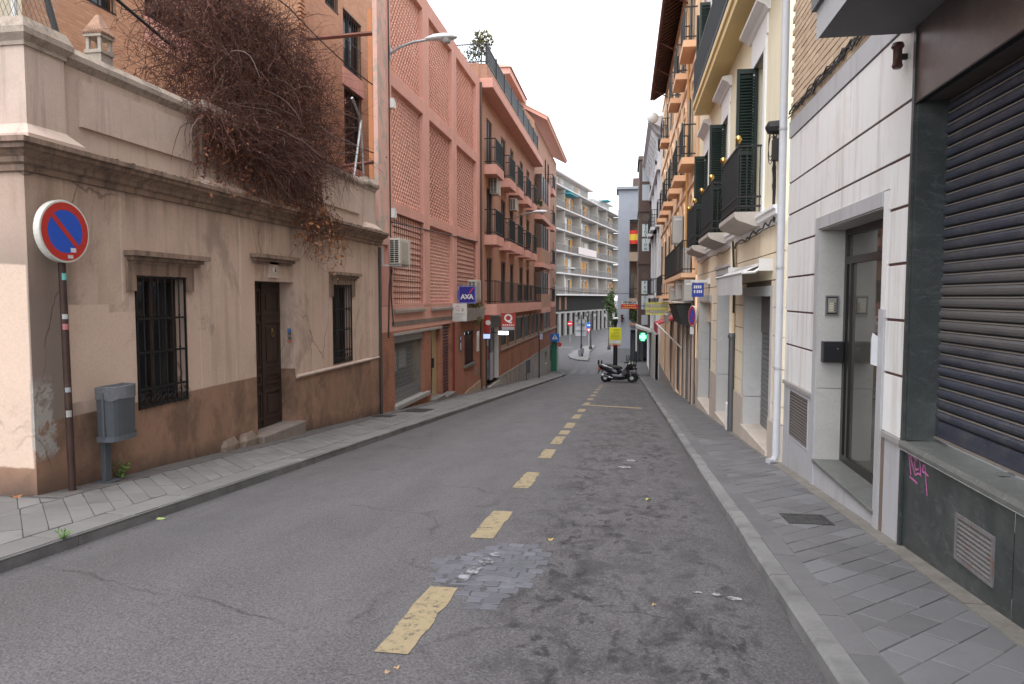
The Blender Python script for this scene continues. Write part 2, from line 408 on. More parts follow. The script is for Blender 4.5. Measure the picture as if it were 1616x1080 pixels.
def blob(mb, cx, cy, rx, ry, c, n=14, rot=0.0):
    pts = []
    for i in range(n):
        w = 2 * math.pi * i / n; k = random.uniform(.6, 1.15)
        a, b = rx * k * math.cos(w), ry * k * math.sin(w)
        x, y = cx + a * math.cos(rot) - b * math.sin(rot), cy + a * math.sin(rot) + b * math.cos(rot)
        pts.append((x, y, gz(y) + c))
    ctr = (cx, cy, gz(cy) + c)
    for i in range(n):
        mb.poly([ctr, pts[i], pts[(i + 1) % n]])
for cx, cy, rx, ry in [(.02, 10.1, .1, .11), (.1, 10.75, .08, .1), (.72, 4.72, .06, .05), (.62, 4.78, .035, .03), (.5, 4.8, .03, .025)]:
    mb = MB(); blob(mb, cx, cy, rx, ry, .005); mb.build('paint_splash', WPAINT, road)

# old setts showing where the asphalt has worn away
mb = MB()
for t in [(-1.0, 5.0, .36, .48), (-.86, 5.3, .26, .38), (-.9, 4.55, .14, .30)]:
    blob(mb, t[0], t[1], t[2], t[3], .0012 + random.uniform(0, .0006), 18)
mb.build('worn_patch', surf('worn_bed', (.066, .066, .072), .3, 12, 60, .6, .4, .005), road)
random.seed(5)
row = 0; yy = 4.1; prev = None
cols = [-1.5 + .118 * i for i in range(10)]
def jit(row, i): 
    rr = random.Random(row * 97 + i); return (rr.uniform(-.03, .03), rr.uniform(-.024, .024))
for row in range(17):
    y0 = 4.1 + row * .112; sh = .059 * (row % 2) + random.Random(row).uniform(-.03, .03)
    for i in range(9):
        x0 = cols[i] + sh; cx, cy = x0 + .059, y0 + .056
        e = ((cx + 1.0) / .40) ** 2 + ((cy - 5.0) / .55) ** 2; e2 = ((cx + .86) / .3) ** 2 + ((cy - 5.3) / .45) ** 2; e3 = ((cx + .9) / .16) ** 2 + ((cy - 4.5) / .34) ** 2
        if min(e, e2, e3) > 1.0 + random.uniform(-.25, .15) or (cx < -1.06 and cy < 4.66): continue
        a, b = jit(row, i * 2), jit(row, i * 2 + 1); c2, d = jit(row + 1, i * 2 + (row % 2)), jit(row + 1, i * 2 + 1 + (row % 2))
        q = [(x0 + .004 + a[0] * .3, y0 + .004 + a[1]), (x0 + .114 + b[0] * .3, y0 + .004 + b[1]), (x0 + .118 + b[0], cy), (x0 + .114 + d[0] * .3, y0 + .108 + d[1]), (x0 + .004 + c2[0] * .3, y0 + .108 + c2[1]), (x0 + a[0], cy + a[1])]
        mb = MB(); k = random.uniform(.84, .92); tz = random.uniform(.0026, .0048)
        T2 = [(cx + (x - cx) * k, cy + (y - cy) * k, gz(cy + (y - cy) * k) + tz) for x, y in q]; B2 = [(x, y, gz(y) + .0015) for x, y in q]
        mb.poly(T2)
        for m in range(6): mb.poly([B2[m], B2[(m + 1) % 6], T2[(m + 1) % 6], T2[m]])
        mb.build('sett', SETT, road, org=(cx, cy, gz(cy)))
mb = MB()
for t in [(-1.12, 4.78, .06, .12), (-1.07, 4.98, .05, .13), (-1.03, 5.2, .06, .1), (-1.0, 5.4, .055, .06), (-1.09, 4.9, .04, .1)]:
    blob(mb, t[0], t[1], t[2], t[3], .0125 + random.uniform(0, .001), 12)
mb.v = [(x, y, z - .0055) for x, y, z in mb.v]
mb.build('paint_remnant', m_paint('old_white_paint', (.25, .255, .28), .46), road)

# --- pavements
def pav_base(name, xs, ys, c, extra=(), mat=None):
    mb = MB(); sheet(mb, xs, ys, c)
    for p in extra: mb.poly([(x, y, gz(y) + c) for x, y in p])
    return mb.build(name, mat or BED, kind='structure')
PC = .10
BEDR = surf('mortar_bed_pale', (.15, .145, .14), .2, 5, 40, .9, .3)
lp = pav_base('left_pavement', lambda y: (-7.5, -4.34) if y > 6.2 else (-16, -4.34), [-10, 0, 3.9, 6.2, 16, 30, 45, 50, 53], PC - .012,
              [[(-7.5, 53), (-4.34, 53), (-4.6, 55), (-5.0, 56.6), (-5.6, 58), (-7.5, 59.5)]])
rp = pav_base('right_pavement', lambda y: (1.1, 2.9) if y < 49 else (-.9, 2.9), [-10, 0, 10, 20, 30, 40, 47, 48.9, 49, 50, 52, 54, 56, 58, 60, 62, 65, 75], PC - .0045, mat=BEDR)
def clip(poly, ax, lo, hi):
    for side, lim in ((1, lo), (-1, hi)):
        out = []
        for i in range(len(poly)):
            p, q = poly[i], poly[(i + 1) % len(poly)]
            fp, fq = side * (p[ax] - lim), side * (q[ax] - lim)
            if fp >= 0: out.append(p)
            if (fp >= 0) != (fq >= 0):
                t = fp / (fp - fq); out.append((p[0] + (q[0] - p[0]) * t, p[1] + (q[1] - p[1]) * t))
        poly = out
        if len(poly) < 3: return []
    return poly
def slab(mb, poly, c, inset=.0055, ch=.006):
    cx = sum(p[0] for p in poly) / len(poly); cy = sum(p[1] for p in poly) / len(poly)
    def ins(d):
        out = []
        for x, y in poly:
            l = math.hypot(x - cx, y - cy) or 1; k = max(0, 1 - d * 1.35 / l); out.append((cx + (x - cx) * k, cy + (y - cy) * k))
        return out
    a, b = ins(inset), ins(inset + ch); dz = random.uniform(-.002, .003); tx, ty = random.uniform(-.006, .006), random.uniform(-.006, .006)
    A = [(x, y, gz(y) + c - .012) for x, y in a]; A2 = [(x, y, gz(y) + c - .003 + dz) for x, y in a]
    B = [(x, y, gz(y) + c + dz + tx * (x - cx) + ty * (y - cy)) for x, y in b]; n = len(poly)
    mb.poly(B)
    for i in range(n):
        j = (i + 1) % n
        mb.poly([A2[i], A2[j], B[j], B[i]]); mb.poly([A[i], A[j], A2[j], A2[i]])
def area(p): return abs(sum(p[i][0] * p[(i + 1) % len(p)][1] - p[(i + 1) % len(p)][0] * p[i][1] for i in range(len(p)))) / 2
def diag(base, x0, x1, y0, y1, ang, wd, ln, ysplit, mats, pale=None):
    """slabs laid at an angle, each its own object up to ysplit, beyond that one joined sheet of slabs"""
    ca, sa = math.cos(R(ang)), math.sin(R(ang)); rest = MB(); out = []
    m = int(40 / wd)
    for j in range(-m, m):
        off = random.choice((0, .5, .33)) * ln
        for i in range(-int(40 / ln), int(40 / ln)):
            u0, v0 = i * ln + off, j * wd
            cu, cv = u0 + ln / 2, v0 + wd / 2
            cx, cy = cu * ca - cv * sa, y0 + cu * sa + cv * ca
            if cx < x0 - ln or cx > x1 + ln or cy < y0 - ln or cy > y1 + ln: continue
            q = [((u0 + a * ln) * ca - (v0 + b * wd) * sa, y0 + (u0 + a * ln) * sa + (v0 + b * wd) * ca) for a, b in ((0, 0), (1, 0), (1, 1), (0, 1))]
            q = clip(q, 0, x0, x1)
            if q: q = clip(q, 1, y0, y1)
            if not q or area(q) < .004: continue
            if cy < ysplit:
                b = MB(); slab(b, q, PC)
                mt = mats[0] if not (pale and pale(cx, cy)) else mats[1]
                b.build('paving_slab', mt, base, org=(cx, cy, gz(cy) + PC))
            else:
                slab(rest, q, PC, .006, .006)
    if rest.f: rest.build('paving_slab_field', mats[0], base, kind='stuff')
random.seed(3)
diag(lp, -5.52, -4.66, 3.2, 40, -45, .18, .62, 17, (SLABL, SLABL))
diag(lp, -8.4, -5.53, 3.95, 6.12, -45, .18, .62, 7, (SLABL, SLABL))
diag(rp, 1.29, 2.06, 2.2, 46, 45, .185, .39, 13.5, (SLAB, SLABN), lambda x, y: y < 4.05 or (x + y > 6.3 and x + y < 6.75) or (8.2 < x + y < 8.6) or (math.sin(x * 7 + y * 3.3) > .93))
def row_slabs(base, x0, x1, y0, y1, ln, name, mat, ysplit):
    rest = MB(); y = y0
    while y < y1:
        l = ln * random.uniform(.85, 1.15); q = [(x0, y), (x1, y), (x1, min(y + l, y1)), (x0, min(y + l, y1))]
        if y < ysplit:
            b = MB(); slab(b, q, PC); b.build(name, mat, base, org=((x0 + x1) / 2, y + l / 2, gz(y + l / 2) + PC))
        else: slab(rest, q, PC, .006, .006)
        y += l
    if rest.f: rest.build(name + '_field', mat, base, kind='stuff')
row_slabs(rp, 1.125, 1.285, 2.0, 48, .62, 'edging_slab', SLAB, 24)
row_slabs(lp, -4.65, -4.36, 3.0, 50, .9, 'edging_slab', SLABL, 24)
row_slabs(rp, 2.065, 2.24, 2.0, 46, 1.3, 'margin_strip', surf('margin_mortar', (.18, .165, .145), .3, 6, 40, .9, .6, .01, dirt=((.09, .08, .065), .7)), 12)
row_slabs(lp, -5.88, -5.53, 6.2, 56, 1.6, 'margin_strip', surf('margin_mortar_grey', (.11, .10, .095), .3, 6, 40, .9, .5, .01, dirt=((.055, .05, .045), .7)), 12)
row_slabs(lp, -5.52, -4.66, 40, 53, 1.0, 'far_slab', SLABL, 0)
row_slabs(rp, 1.29, 2.06, 46, 52, 1.0, 'far_slab', SLAB, 0)
row_slabs(rp, -.85, 2.6, 52, 75, 1.5, 'plaza_slab', SLAB, 0)
# kerb stones
def kerb_mesh(s, ln):
    mb = MB(); w = .125; ch = .022
    prof = [(0, -.2), (0, PC - ch), (s * ch * .8, PC - .004), (s * w, PC), (s * w, -.2)]
    mb.prism2([(x, .004, z) for x, z in prof], [(x, ln - .004, z) for x, z in prof])
    return mb.mesh('kerb_stone', KERB, (0, 0, 0))
for s, x0, base in ((1, 1.0, rp), (-1, -4.47 + .125, lp)):
    km = kerb_mesh(1, 1.0); xk = x0 if s == 1 else -4.345
    km = kerb_mesh(1 if s == 1 else -1, 1.0); yk = -3.0
    while yk < (48 if s == 1 else 50):
        inst('kerb_stone', km, (xk + random.uniform(-.004, .004), yk, gz(yk) + random.uniform(-.004, .004)), base, (-math.atan(.08), 0, random.uniform(-.002, .002)))
        yk += 1.0
def kerb_path(mb, pts, inward, c=PC):
    for (xa, ya), (xb, yb) in zip(pts, pts[1:]):
        d = Vector((xb - xa, yb - ya, 0)).normalized(); nrm = Vector((-d.y, d.x, 0)) * (.125 * inward)
        f = lambda x, y, z: (x, y, gz(y) + z)
        mb.box8([f(xa, ya, -.2), f(xb, yb, -.2), f(xb + nrm.x, yb + nrm.y, -.2), f(xa + nrm.x, ya + nrm.y, -.2),
                 f(xa, ya, c), f(xb, yb, c), f(xb + nrm.x, yb + nrm.y, c), f(xa + nrm.x, ya + nrm.y, c)])
mb = MB(); kerb_path(mb, [(-4.47, 50), (-4.47, 53), (-4.62, 54.8), (-5.0, 56.6), (-5.6, 58), (-7.4, 59.5)], 1); mb.build('corner_kerb', KERB, lp)
mb = MB(); kerb_path(mb, [(1.0, 48.05), (.6, 48.4), (-.5, 48.8), (-.9, 49.4), (-1.0, 51), (-.95, 75)], -1); mb.build('corner_kerb', KERB, rp)
# traffic island at the junction
def island(pts, name, lab):
    mb = MB(); mb.prism([(x, y, gz(y) - .2) for x, y in pts], (0, 0, .31)); o = mb.build(name, BED, kind='structure')
    mb = MB(); mb.poly([(x * .0 + cx_ + (x - cx_) * .93, cy_ + (y - cy_) * .97, gz(y) + .115) for x, y in pts]); mb.build('island_paving', SLABL, o)
    mb = MB(); kerb_path(mb, pts + [pts[0]], 1, .118); mb.build('island_kerb', KERB, o)
    return o
ipts = [(-3.55, 69.0), (-4.6, 69.8), (-5.5, 72), (-6.0, 75.5), (-5.8, 80), (-5.0, 90), (-4.1, 92), (-3.7, 90), (-3.9, 80), (-3.6, 73)]
ipts = ipts[::-1]
cx_, cy_ = -4.6, 79
island(ipts, 'traffic_island', '')

# ground ironwork and litter
IRON = surf('cast_iron', (.07, .067, .066), .3, 10, 60, .6, .4, .004, metal=.4)
def grate(name, x0, x1, y0, y1, lab, group, bars=12, base_c=PC + .006):
    cy = (y0 + y1) / 2; t = thing(name, lab, 'grate', ((x0 + x1) / 2, cy, gz(cy) + base_c), group)
    mb = MB()
    f = lambda x, y, z: (x, y, gz(y) + base_c + z)
    for a, b, c, d in [(x0, x1, y0, y0 + .02), (x0, x1, y1 - .02, y1), (x0, x0 + .02, y0 + .02, y1 - .02), (x1 - .02, x1, y0 + .02, y1 - .02)]:
        mb.box8([f(a, c, -.01), f(b, c, -.01), f(b, d, -.01), f(a, d, -.01), f(a, c, .004), f(b, c, .004), f(b, d, .004), f(a, d, .004)])
    mb.build('rim', IRON, t)
    mb = MB()
    for i in range(bars):
        x = x0 + .02 + (x1 - x0 - .04) * (i + .15) / bars; w = (x1 - x0 - .04) / bars * .6
        mb.box8([f(x, y0 + .02, -.008), f(x + w, y0 + .02, -.008), f(x + w, y1 - .02, -.008), f(x, y1 - .02, -.008), f(x, y0 + .02, .003), f(x + w, y0 + .02, .003), f(x + w, y1 - .02, .003), f(x, y1 - .02, .003)])
    mb.build('grille_bars', IRON, t, kind='stuff')
    mb = MB(); mb.poly([f(x0, y0, -.007), f(x1, y0, -.007), f(x1, y1, -.007), f(x0, y1, -.007)]); mb.build('pit', surf('pit_dark', (.02, .019, .018), .2), t)
grate('drain_grate', 1.47, 1.86, 6.58, 6.97, 'square metal drain grate in the right pavement before the white doorway', None)
grate('manhole_cover', -5.55, -4.95, 17.0, 18.1, 'dark rectangular cover in the left pavement below the shop grille', None, 9)
grate('manhole_cover', -5.75, -5.3, 15.5, 15.95, 'small dark cover in the left pavement at the corner of the plaster house', None, 6)
# ------------------------------------------------------------------ plaster house on the left corner
def m_plaster():
    s = NT('weathered_plaster'); p = s.pos(); x, y, z = s.sep(p)
    a = s.noise(p, 1.3, 6, .62, .2); f = s.noise(p, 38, 4, .7); b = s.noise(p, .45, 4)
    up = s.mix(s.ramp(a, [(.3, 0.0), (.7, 1.0)]), (0.4943, 0.3680, 0.2968), (0.6376, 0.4807, 0.3905))
    up = s.mix(s.ramp(b, [(.42, 0.0), (.62, .6)]), up, (0.5517, 0.3914, 0.3059))
    st = s.noise(s.mp(p, (2.6, 2.6, .22)), 1.7, 5, .6)
    up = s.mix(s.ramp(st, [(.5, 0.0), (.72, .55)]), up, (0.3654, 0.2609, 0.2017))
    st2 = s.noise(s.mp(p, (7, 7, .25), loc=(3, 8, 1)), 1.5, 4, .6)
    up = s.mix(s.ramp(st2, [(.63, 0.0), (.73, .5)]), up, (0.8311, 0.6592, 0.5336))
    wobz = s.math('MULTIPLY_ADD', s.noise(p, 2.2, 4), .12, -.06)
    zz = s.math('ADD', z, wobz)
    bl = s.noise(s.mp(p, (1, 1, .6), loc=(5, 1, 2)), .9, 7, .72, .6)
    up = s.mix(s.ramp(bl, [(.54, 0.0), (.64, .55)]), up, (.24, .178, .145))
    up = s.mix(s.ramp(bl, [(.33, .5), (.43, 0.0)]), up, (.54, .44, .375))
    dr = s.noise(s.mp(p, (9, 9, .12), loc=(1, 2, 0)), 1.3, 3, .5)
    up = s.mix(s.math('MULTIPLY', s.ramp(dr, [(.66, 0.0), (.70, .65)]), s.step(z, 1.2, .9)), up, (.60, .50, .43))
    up = s.mix(s.ramp(s.noise(p, 16, 6, .8), [(.66, 0.0), (.72, .6)]), up, (.19, .14, .115))
    # darker streaks under the cornice
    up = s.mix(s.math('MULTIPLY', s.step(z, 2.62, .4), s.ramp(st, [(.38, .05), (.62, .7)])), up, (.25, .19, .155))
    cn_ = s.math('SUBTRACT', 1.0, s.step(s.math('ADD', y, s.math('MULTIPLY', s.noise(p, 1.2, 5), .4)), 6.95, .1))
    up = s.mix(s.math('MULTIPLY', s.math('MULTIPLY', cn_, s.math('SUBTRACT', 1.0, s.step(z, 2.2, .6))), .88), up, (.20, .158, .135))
    # painted dado, browner
    lo = s.mix(s.ramp(a, [(.3, 0.0), (.7, 1.0)]), (0.2322, 0.1366, 0.0938), (0.3453, 0.2079, 0.1412))
    lo = s.mix(s.ramp(s.noise(p, .9, 6, .7, .5), [(.5, 0.0), (.68, .75)]), lo, (0.1256, 0.0832, 0.0618))
    lo = s.mix(s.ramp(s.noise(s.mp(p, (3, 3, .8)), 2.1, 6, .7), [(.62, 0.0), (.7, .55)]), lo, (0.4144, 0.2911, 0.2096))
    lo = s.mix(s.ramp(bl, [(.5, 0.0), (.6, .8)]), lo, (0.1507, 0.0927, 0.0662))
    lo = s.mix(s.ramp(s.noise(p, 11, 7, .8), [(.62, 0.0), (.68, .6)]), lo, (0.4521, 0.3326, 0.2482))
    edge = s.math('SUBTRACT', .33, s.math('MULTIPLY', s.step(y, 11.94, .005), .15))
    isdado = s.math('SUBTRACT', 1.0, s.step(s.math('SUBTRACT', s.math('MULTIPLY_ADD', wobz, .12, z), edge), 0.0, .006))
    c = s.mix(isdado, up, lo)
    # newer pink patches: beside the first window and on the side wall
    fresh = s.mix(s.ramp(a, [(.3, 0.0), (.7, 1.0)]), (.60, .45, .355), (.66, .50, .40))
    fresh = s.mix(s.ramp(s.noise(p, 5, 5, .7), [(.6, 0.0), (.7, .35)]), fresh, (.40, .28, .215))
    wz = s.math('MULTIPLY_ADD', s.noise(p, 5, 3), .05, -.025)
    zt = s.math('ADD', s.math('ADD', z, wz), s.math('MULTIPLY', s.step(y, 7.32, .004), .09))
    pm = s.math('MULTIPLY', s.math('MULTIPLY', s.step(y, 6.72, .01), s.math('SUBTRACT', 1.0, s.step(y, 7.77, .003))),
                s.math('MULTIPLY', s.step(s.math('ADD', z, wz), .47, .01), s.math('SUBTRACT', 1.0, s.step(zt, 1.52, .006))))
    pm = s.math('MULTIPLY', pm, s.step(x, -5.9, .01))
    pm2 = s.math('MULTIPLY', s.math('SUBTRACT', 1.0, s.step(x, -5.87, .01)), s.math('MULTIPLY', s.math('SUBTRACT', 1.0, s.step(y, 6.25, .005)),
                 s.math('MULTIPLY', s.step(s.math('ADD', z, wz), -.12, .01), s.math('SUBTRACT', 1.0, s.step(zt, 1.93, .01)))))
    c = s.mix(s.math('MAXIMUM', pm, pm2), c, fresh)
    # knocked corner, bare grey render
    cor = s.math('MULTIPLY', s.math('SUBTRACT', 1.0, s.step(s.math('ADD', y, s.math('MULTIPLY', s.noise(p, 5, 5, .7), .5)), 6.72, .03)), s.math('MULTIPLY', s.step(zz, -.02, .05), s.math('SUBTRACT', 1.0, s.step(zz, .75, .08))))
    cor = s.math('MULTIPLY', cor, s.ramp(s.noise(p, 7, 6, .75), [(.4, 0.0), (.5, 1.0)]))
    cor = s.math('MULTIPLY', cor, s.step(x, -5.88, .01))
    c = s.mix(cor, c, (.36, .33, .30))
    # splash-back grime along the foot of the wall
    foot = s.math('SUBTRACT', 1.0, s.step(s.math('ADD', s.math('ADD', z, s.math('MULTIPLY', y, .08)), s.math('MULTIPLY', s.noise(p, 3, 5), .35)), .36, .16))
    c = s.mix(s.math('MULTIPLY', foot, .85), c, (.068, .052, .045))
    ck = s.n('ShaderNodeTexVoronoi'); ck.feature = 'DISTANCE_TO_EDGE'; s.put(ck.inputs['Vector'], s.mix(.2, s.mp(p, (1, 1, .55)), s.noisec(p, 2.5))); ck.inputs['Scale'].default_value = .8
    cr = s.math('MULTIPLY', s.math('SUBTRACT', 1.0, s.step(ck.outputs['Distance'], .004, .004)), s.ramp(b, [(.48, 0.0), (.56, .7)]))
    c = s.mix(cr, c, (.10, .075, .062))
    c = s.mix(s.ramp(f, [(.35, .12), (.55, 0.0)]), c, (.18, .135, .11))
    h = s.math('ADD', s.math('MULTIPLY', f, .4), s.math('ADD', a, s.math('ADD', s.math('MULTIPLY', cor, -1.6), s.math('MULTIPLY', cr, -.8))))
    return s.fin(c, .9, s.bump(h, .5, .012), 0.0, .2)
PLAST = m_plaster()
TRIM = surf('plaster_moulding', (0.5400, 0.4227, 0.3575), .14, 1.6, 40, .88, .4, .008, stain=((0.2916, 0.2193, 0.1815), .6), sthr=(.53, .74), dirt=((0.3564, 0.2729, 0.2255), .55), dthr=(.54, .78))
CORN = surf('brown_cornice', (.29, .20, .15), .25, 2.2, 40, .88, .45, .008, stain=((.10, .075, .062), .8), sthr=(.45, .64), dirt=((.13, .105, .085), .6))
COPE = surf('lichen_coping', (.42, .345, .285), .25, 3, 45, .92, .7, .015, dirt=((.12, .105, .088), .85), dthr=(.46, .62), dscale=3)
WIRON = plain('wrought_iron', (.012, .012, .013), .55, .3, .4, .2)
DKWOOD = surf('dark_door_wood', (.042, .025, .019), .25, 3, 30, .55, .3, .003, spec=.35, stain=((.02, .013, .01), .6))
GLASS = glass('dark_window_glass')
BLACKIN = plain('dark_interior', (.012, .011, .010), .9)
TEJA = surf('clay_tile', (.38, .23, .165), .3, 5, 35, .9, .5, .01, rnd=.2, dirt=((.17, .13, .10), .7))

XL = -5.85
house = thing('plaster_house', 'single-storey pinkish plaster house with stained walls and parapet at the left corner', 'house', (XL, 10, -.7))
PF = PX(XL, 1); PS = PY(6.22)
holes = [(7.76, 8.76, .23, 1.87, .22), (10.58, 11.93, -.66, 1.87, .27), (13.62, 14.63, .24, 1.87, .2)]
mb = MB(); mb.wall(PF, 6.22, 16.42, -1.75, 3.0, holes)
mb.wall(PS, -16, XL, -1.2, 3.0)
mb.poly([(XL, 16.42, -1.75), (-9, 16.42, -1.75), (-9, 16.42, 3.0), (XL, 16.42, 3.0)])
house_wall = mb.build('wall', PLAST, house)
mb = MB(); mb.poly([(XL, 6.22, 3.0), (XL, 16.42, 3.0), (-16, 16.42, 3.0), (-16, 6.22, 3.0)]); mb.build('roof', surf('roof_terrace', (.25, .2, .17), .2), house)
# cornice swept round the corner
def swept(prof, y1, x1, name, mat, par):
    mb = MB()
    A = [(XL + o, y1, z) for o, z in prof]; B = [(XL + o, 6.22 - o, z) for o, z in prof]; C = [(x1, 6.22 - o, z) for o, z in prof]
    n = len(prof)
    for P, Q in ((A, B), (B, C)):
        for i in range(n): mb.poly([P[i], P[(i + 1) % n], Q[(i + 1) % n], Q[i]])
    mb.poly(A); mb.poly(C)
    return mb.build(name, mat, par)
swept([(-.02, 2.84), (.05, 2.84), (.05, 2.9), (.09, 2.92), (.09, 2.97), (.16, 3.02), (.21, 3.03), (.21, 3.07), (.25, 3.08), (.25, 3.13), (.1, 3.17), (-.02, 3.19)], 16.47, -16, 'cornice', CORN, house)
# mossy crumbs on the ledge
random.seed(21)
mb = MB()
for i in range(260):
    y = random.uniform(7.0, 16.2); x = XL + random.uniform(.02, .2); r = random.uniform(.01, .035)
    mb.ball((x, y, 3.155 + (XL + .1 - x) * .15), r, 5, .6)
mb.build('ledge_moss', surf('moss', (.10, .07, .035), .4, 9, 50, .95, .6), house, kind='stuff')
# parapet: wall, piers with caps and flared feet, raised panels, coping
mb = MB(); mb.box(-6.1, XL - .03, 6.3, 16.1, 3.12, 4.1); mb.box(-15, -6.1, 6.3, 6.5, 3.12, 4.1); mb.build('parapet', TRIM, house)
def pier(y0, y1, x0=-6.2):
    mb = MB(); mb.box(x0, XL + .04, y0, y1, 3.3, 4.06)
    a = lambda o, z: [(x0, y0 - o, z), (XL + .04 + o, y0 - o, z), (XL + .04 + o, y1 + o, z), (x0, y1 + o, z)]
    for (o0, z0), (o1, z1) in (((.12, 3.14), (.12, 3.19)), ((.12, 3.19), (.0, 3.31))):
        mb.box8(a(o0, z0) + a(o1, z1))
    p = mb.build('parapet_pier', TRIM, house)
    mb = MB()
    for (o0, z0), (o1, z1) in (((.02, 4.06), (.02, 4.1)), ((.02, 4.1), (.07, 4.16)), ((.07, 4.16), (.07, 4.22)), ((.07, 4.22), (.02, 4.33))):
        mb.box8(a(o0, z0) + a(o1, z1))
    mb.build('cap', COPE, p)
pier(6.24, 6.74, -6.75); pier(9.2, 10.05); pier(15.5, 16.1)
mb = MB()
for y0, y1 in ((6.83, 9.11), (10.13, 15.4)):
    mb.pprism(PX(-5.88, 1), [(-.0, 4.06), (-.03, 4.1), (-.06, 4.13), (-.06, 4.19), (.0, 4.27), (.22, 4.25), (.22, 4.06)], y0, y1)
mb.box(-15, -6.9, 6.16, 6.52, 4.1, 4.25)
mb.build('coping', COPE, house)
for y0, y1 in ((7.0, 8.98), (10.35, 12.2), (12.45, 15.2)):
    mb = MB(); mb.box(XL - .031, XL + .012, y0, y1, 3.45, 3.95); mb.build('parapet_panel', TRIM, house)
# hoods, window surrounds
def hood(y0, y1, z, p=.16):
    mb = MB()
    for o, z0, z1, e in ((.05, z - .15, z - .11, -.05), (.09, z - .11, z - .06, -.02), (p, z - .06, z, .03)):
        mb.pbox(PF, y0 - e, y1 + e, z0, z1, -o, .0)
    return mb.build('hood_mould', CORN, house)
hood(7.62, 9.1, 2.16); hood(10.48, 11.85, 2.3, .15); hood(13.48, 14.9, 2.12, .14)
def surround(y0, y1, zt, zb):
    mb = MB(); mb.pbox(PF, y0 - .15, y1 + .15, zt + .0, zt + .16, -.035, .01)
    mb.pbox(PF, y0 - .15, y0, zb, zt, -.035, .01); mb.pbox(PF, y1, y1 + .15, zb, zt, -.035, .01)
    mb.build('window_surround', CORN, house)
surround(7.76, 8.76, 1.87, 1.68); surround(13.62, 14.63, 1.87, 1.62)
mb = MB(); mb.pbox(PF, 11.0, 11.3, 1.93, 2.2, -.05, .0); ks = mb.build('keystone', TRIM, house)
# string course, end pilaster, foot stones, step
mb = MB(); mb.pprism(PF, [(0, .145), (-.035, .15), (-.045, .18), (-.03, .2), (0, .21)], 11.97, 16.4); mb.build('string_course', TRIM, house)
mb = MB(); mb.pbox(PF, 15.76, 16.4, -1.4, .14, -.022, .01); mb.pbox(PF, 15.76, 16.4, .215, 2.83, -.022, .01); mb.build('end_pilaster', PLAST, house)
def rock(c, sx, sy, sz, mat, name, par, seed):
    random.seed(seed); mb = MB(); mb.ball((0, 0, 0), 1, 9)
    mb.v = [(c[0] + x * sx * random.uniform(.88, 1.1), c[1] + max(-.78, min(.78, y)) * sy * random.uniform(.92, 1.08), c[2] + max(-.8, min(.8, z)) * sz * random.uniform(.9, 1.1)) for x, y, z in mb.v]
    return mb.build(name, mat, par)
FSTONE = surf('rubble_stone', (.21, .16, .125), .3, 5, 40, .9, .8, .015, dirt=((.12, .09, .07), .7))
rock((XL - .02, 9.72, -.66), .12, .28, .19, FSTONE, 'foot_stone', house, 1); rock((XL - .0, 10.22, -.68), .13, .3, .2, FSTONE, 'foot_stone', house, 2)
mb = MB(); mb.box(XL - .26, XL + .15, 10.5, 12.02, -1.2, -.62); mb.build('door_step', surf('worn_step', (.22, .18, .155), .25, 4, 40, .85, .6, .01, dirt=((.15, .12, .1), .6)), house, bevel=.025)
# the dark panelled double door
dr = MB(); D = lambda u, v, d: (XL - .27 - d, u, v)
dr.pbox(D, 10.58, 11.93, -.62, 1.87, 0, .05); door = dr.build('door', DKWOOD, house)
for y0, y1 in ((10.64, 11.2), (11.31, 11.87)):
    for z0, z1 in ((-.5, .0), (.1, .3), (.4, 1.2), (1.3, 1.75)):
        mb = MB()
        o = [(y0, z0), (y1, z0), (y1, z1), (y0, z1)]
        fr = .045
        mb.pbox(D, y0, y1, z0, z0 + fr, -.022, 0); mb.pbox(D, y0, y1, z1 - fr, z1, -.022, 0)
        mb.pbox(D, y0, y0 + fr, z0 + fr, z1 - fr, -.022, 0); mb.pbox(D, y1 - fr, y1, z0 + fr, z1 - fr, -.022, 0)
        mb.pbox(D, y0 + fr * 2, y1 - fr * 2, z0 + fr * 2, z1 - fr * 2, -.016, 0)
        mb.build('door_panel', DKWOOD, door, bevel=.006)
mb = MB(); mb.pbox(D, 11.21, 11.3, -.6, 1.85, -.035, 0); mb.build('door_astragal', DKWOOD, door)
BRASS = plain('aged_brass', (.30, .20, .08), .4, .9)
mb = MB()
for i in range(12):
    a, b = 2 * math.pi * i / 12, 2 * math.pi * (i + 1) / 12
    mb.cyl((XL - .23, 11.58 + .04 * math.sin(a), .98 - .06 * math.cos(a)), (XL - .23, 11.58 + .04 * math.sin(b), .98 - .06 * math.cos(b)), .008, n=5)
mb.ball((XL - .245, 11.58, 1.04), .022, 8); mb.build('door_knocker', BRASS, door, smooth=True)
mb = MB(); mb.box(XL - .003, XL + .005, 11.66, 11.8, .81, 1.06); db = mb.build('doorbell_plates', plain('plate_grey', (.2, .17, .15), .5), house)
mb = MB(); mb.box(XL + .005, XL + .008, 11.67, 11.79, .99, 1.05); mb.build('blue_sticker', plain('sticker_blue', (.03, .14, .36), .5), db)
mb = MB(); mb.box(XL + .005, XL + .008, 11.67, 11.79, .815, .85); mb.build('red_sticker', plain('sticker_red', (.45, .10, .05), .5), db)
mb = MB()
for z in (.87, .95):
    for y in (11.69, 11.74): mb.box(XL + .005, XL + .012, y, y + .035, z, z + .035)
mb.build('push_button', plain('button_dark', (.04, .045, .05), .4), db)
mb = MB(); mb.lathe([(.07, 0), (.07, .012), (.055, .016)], (XL + .05, 11.15, 2.06), 16, 'x'); pl_ = mb.build('house_number', plain('enamel_white', (.62, .58, .52), .35), house)
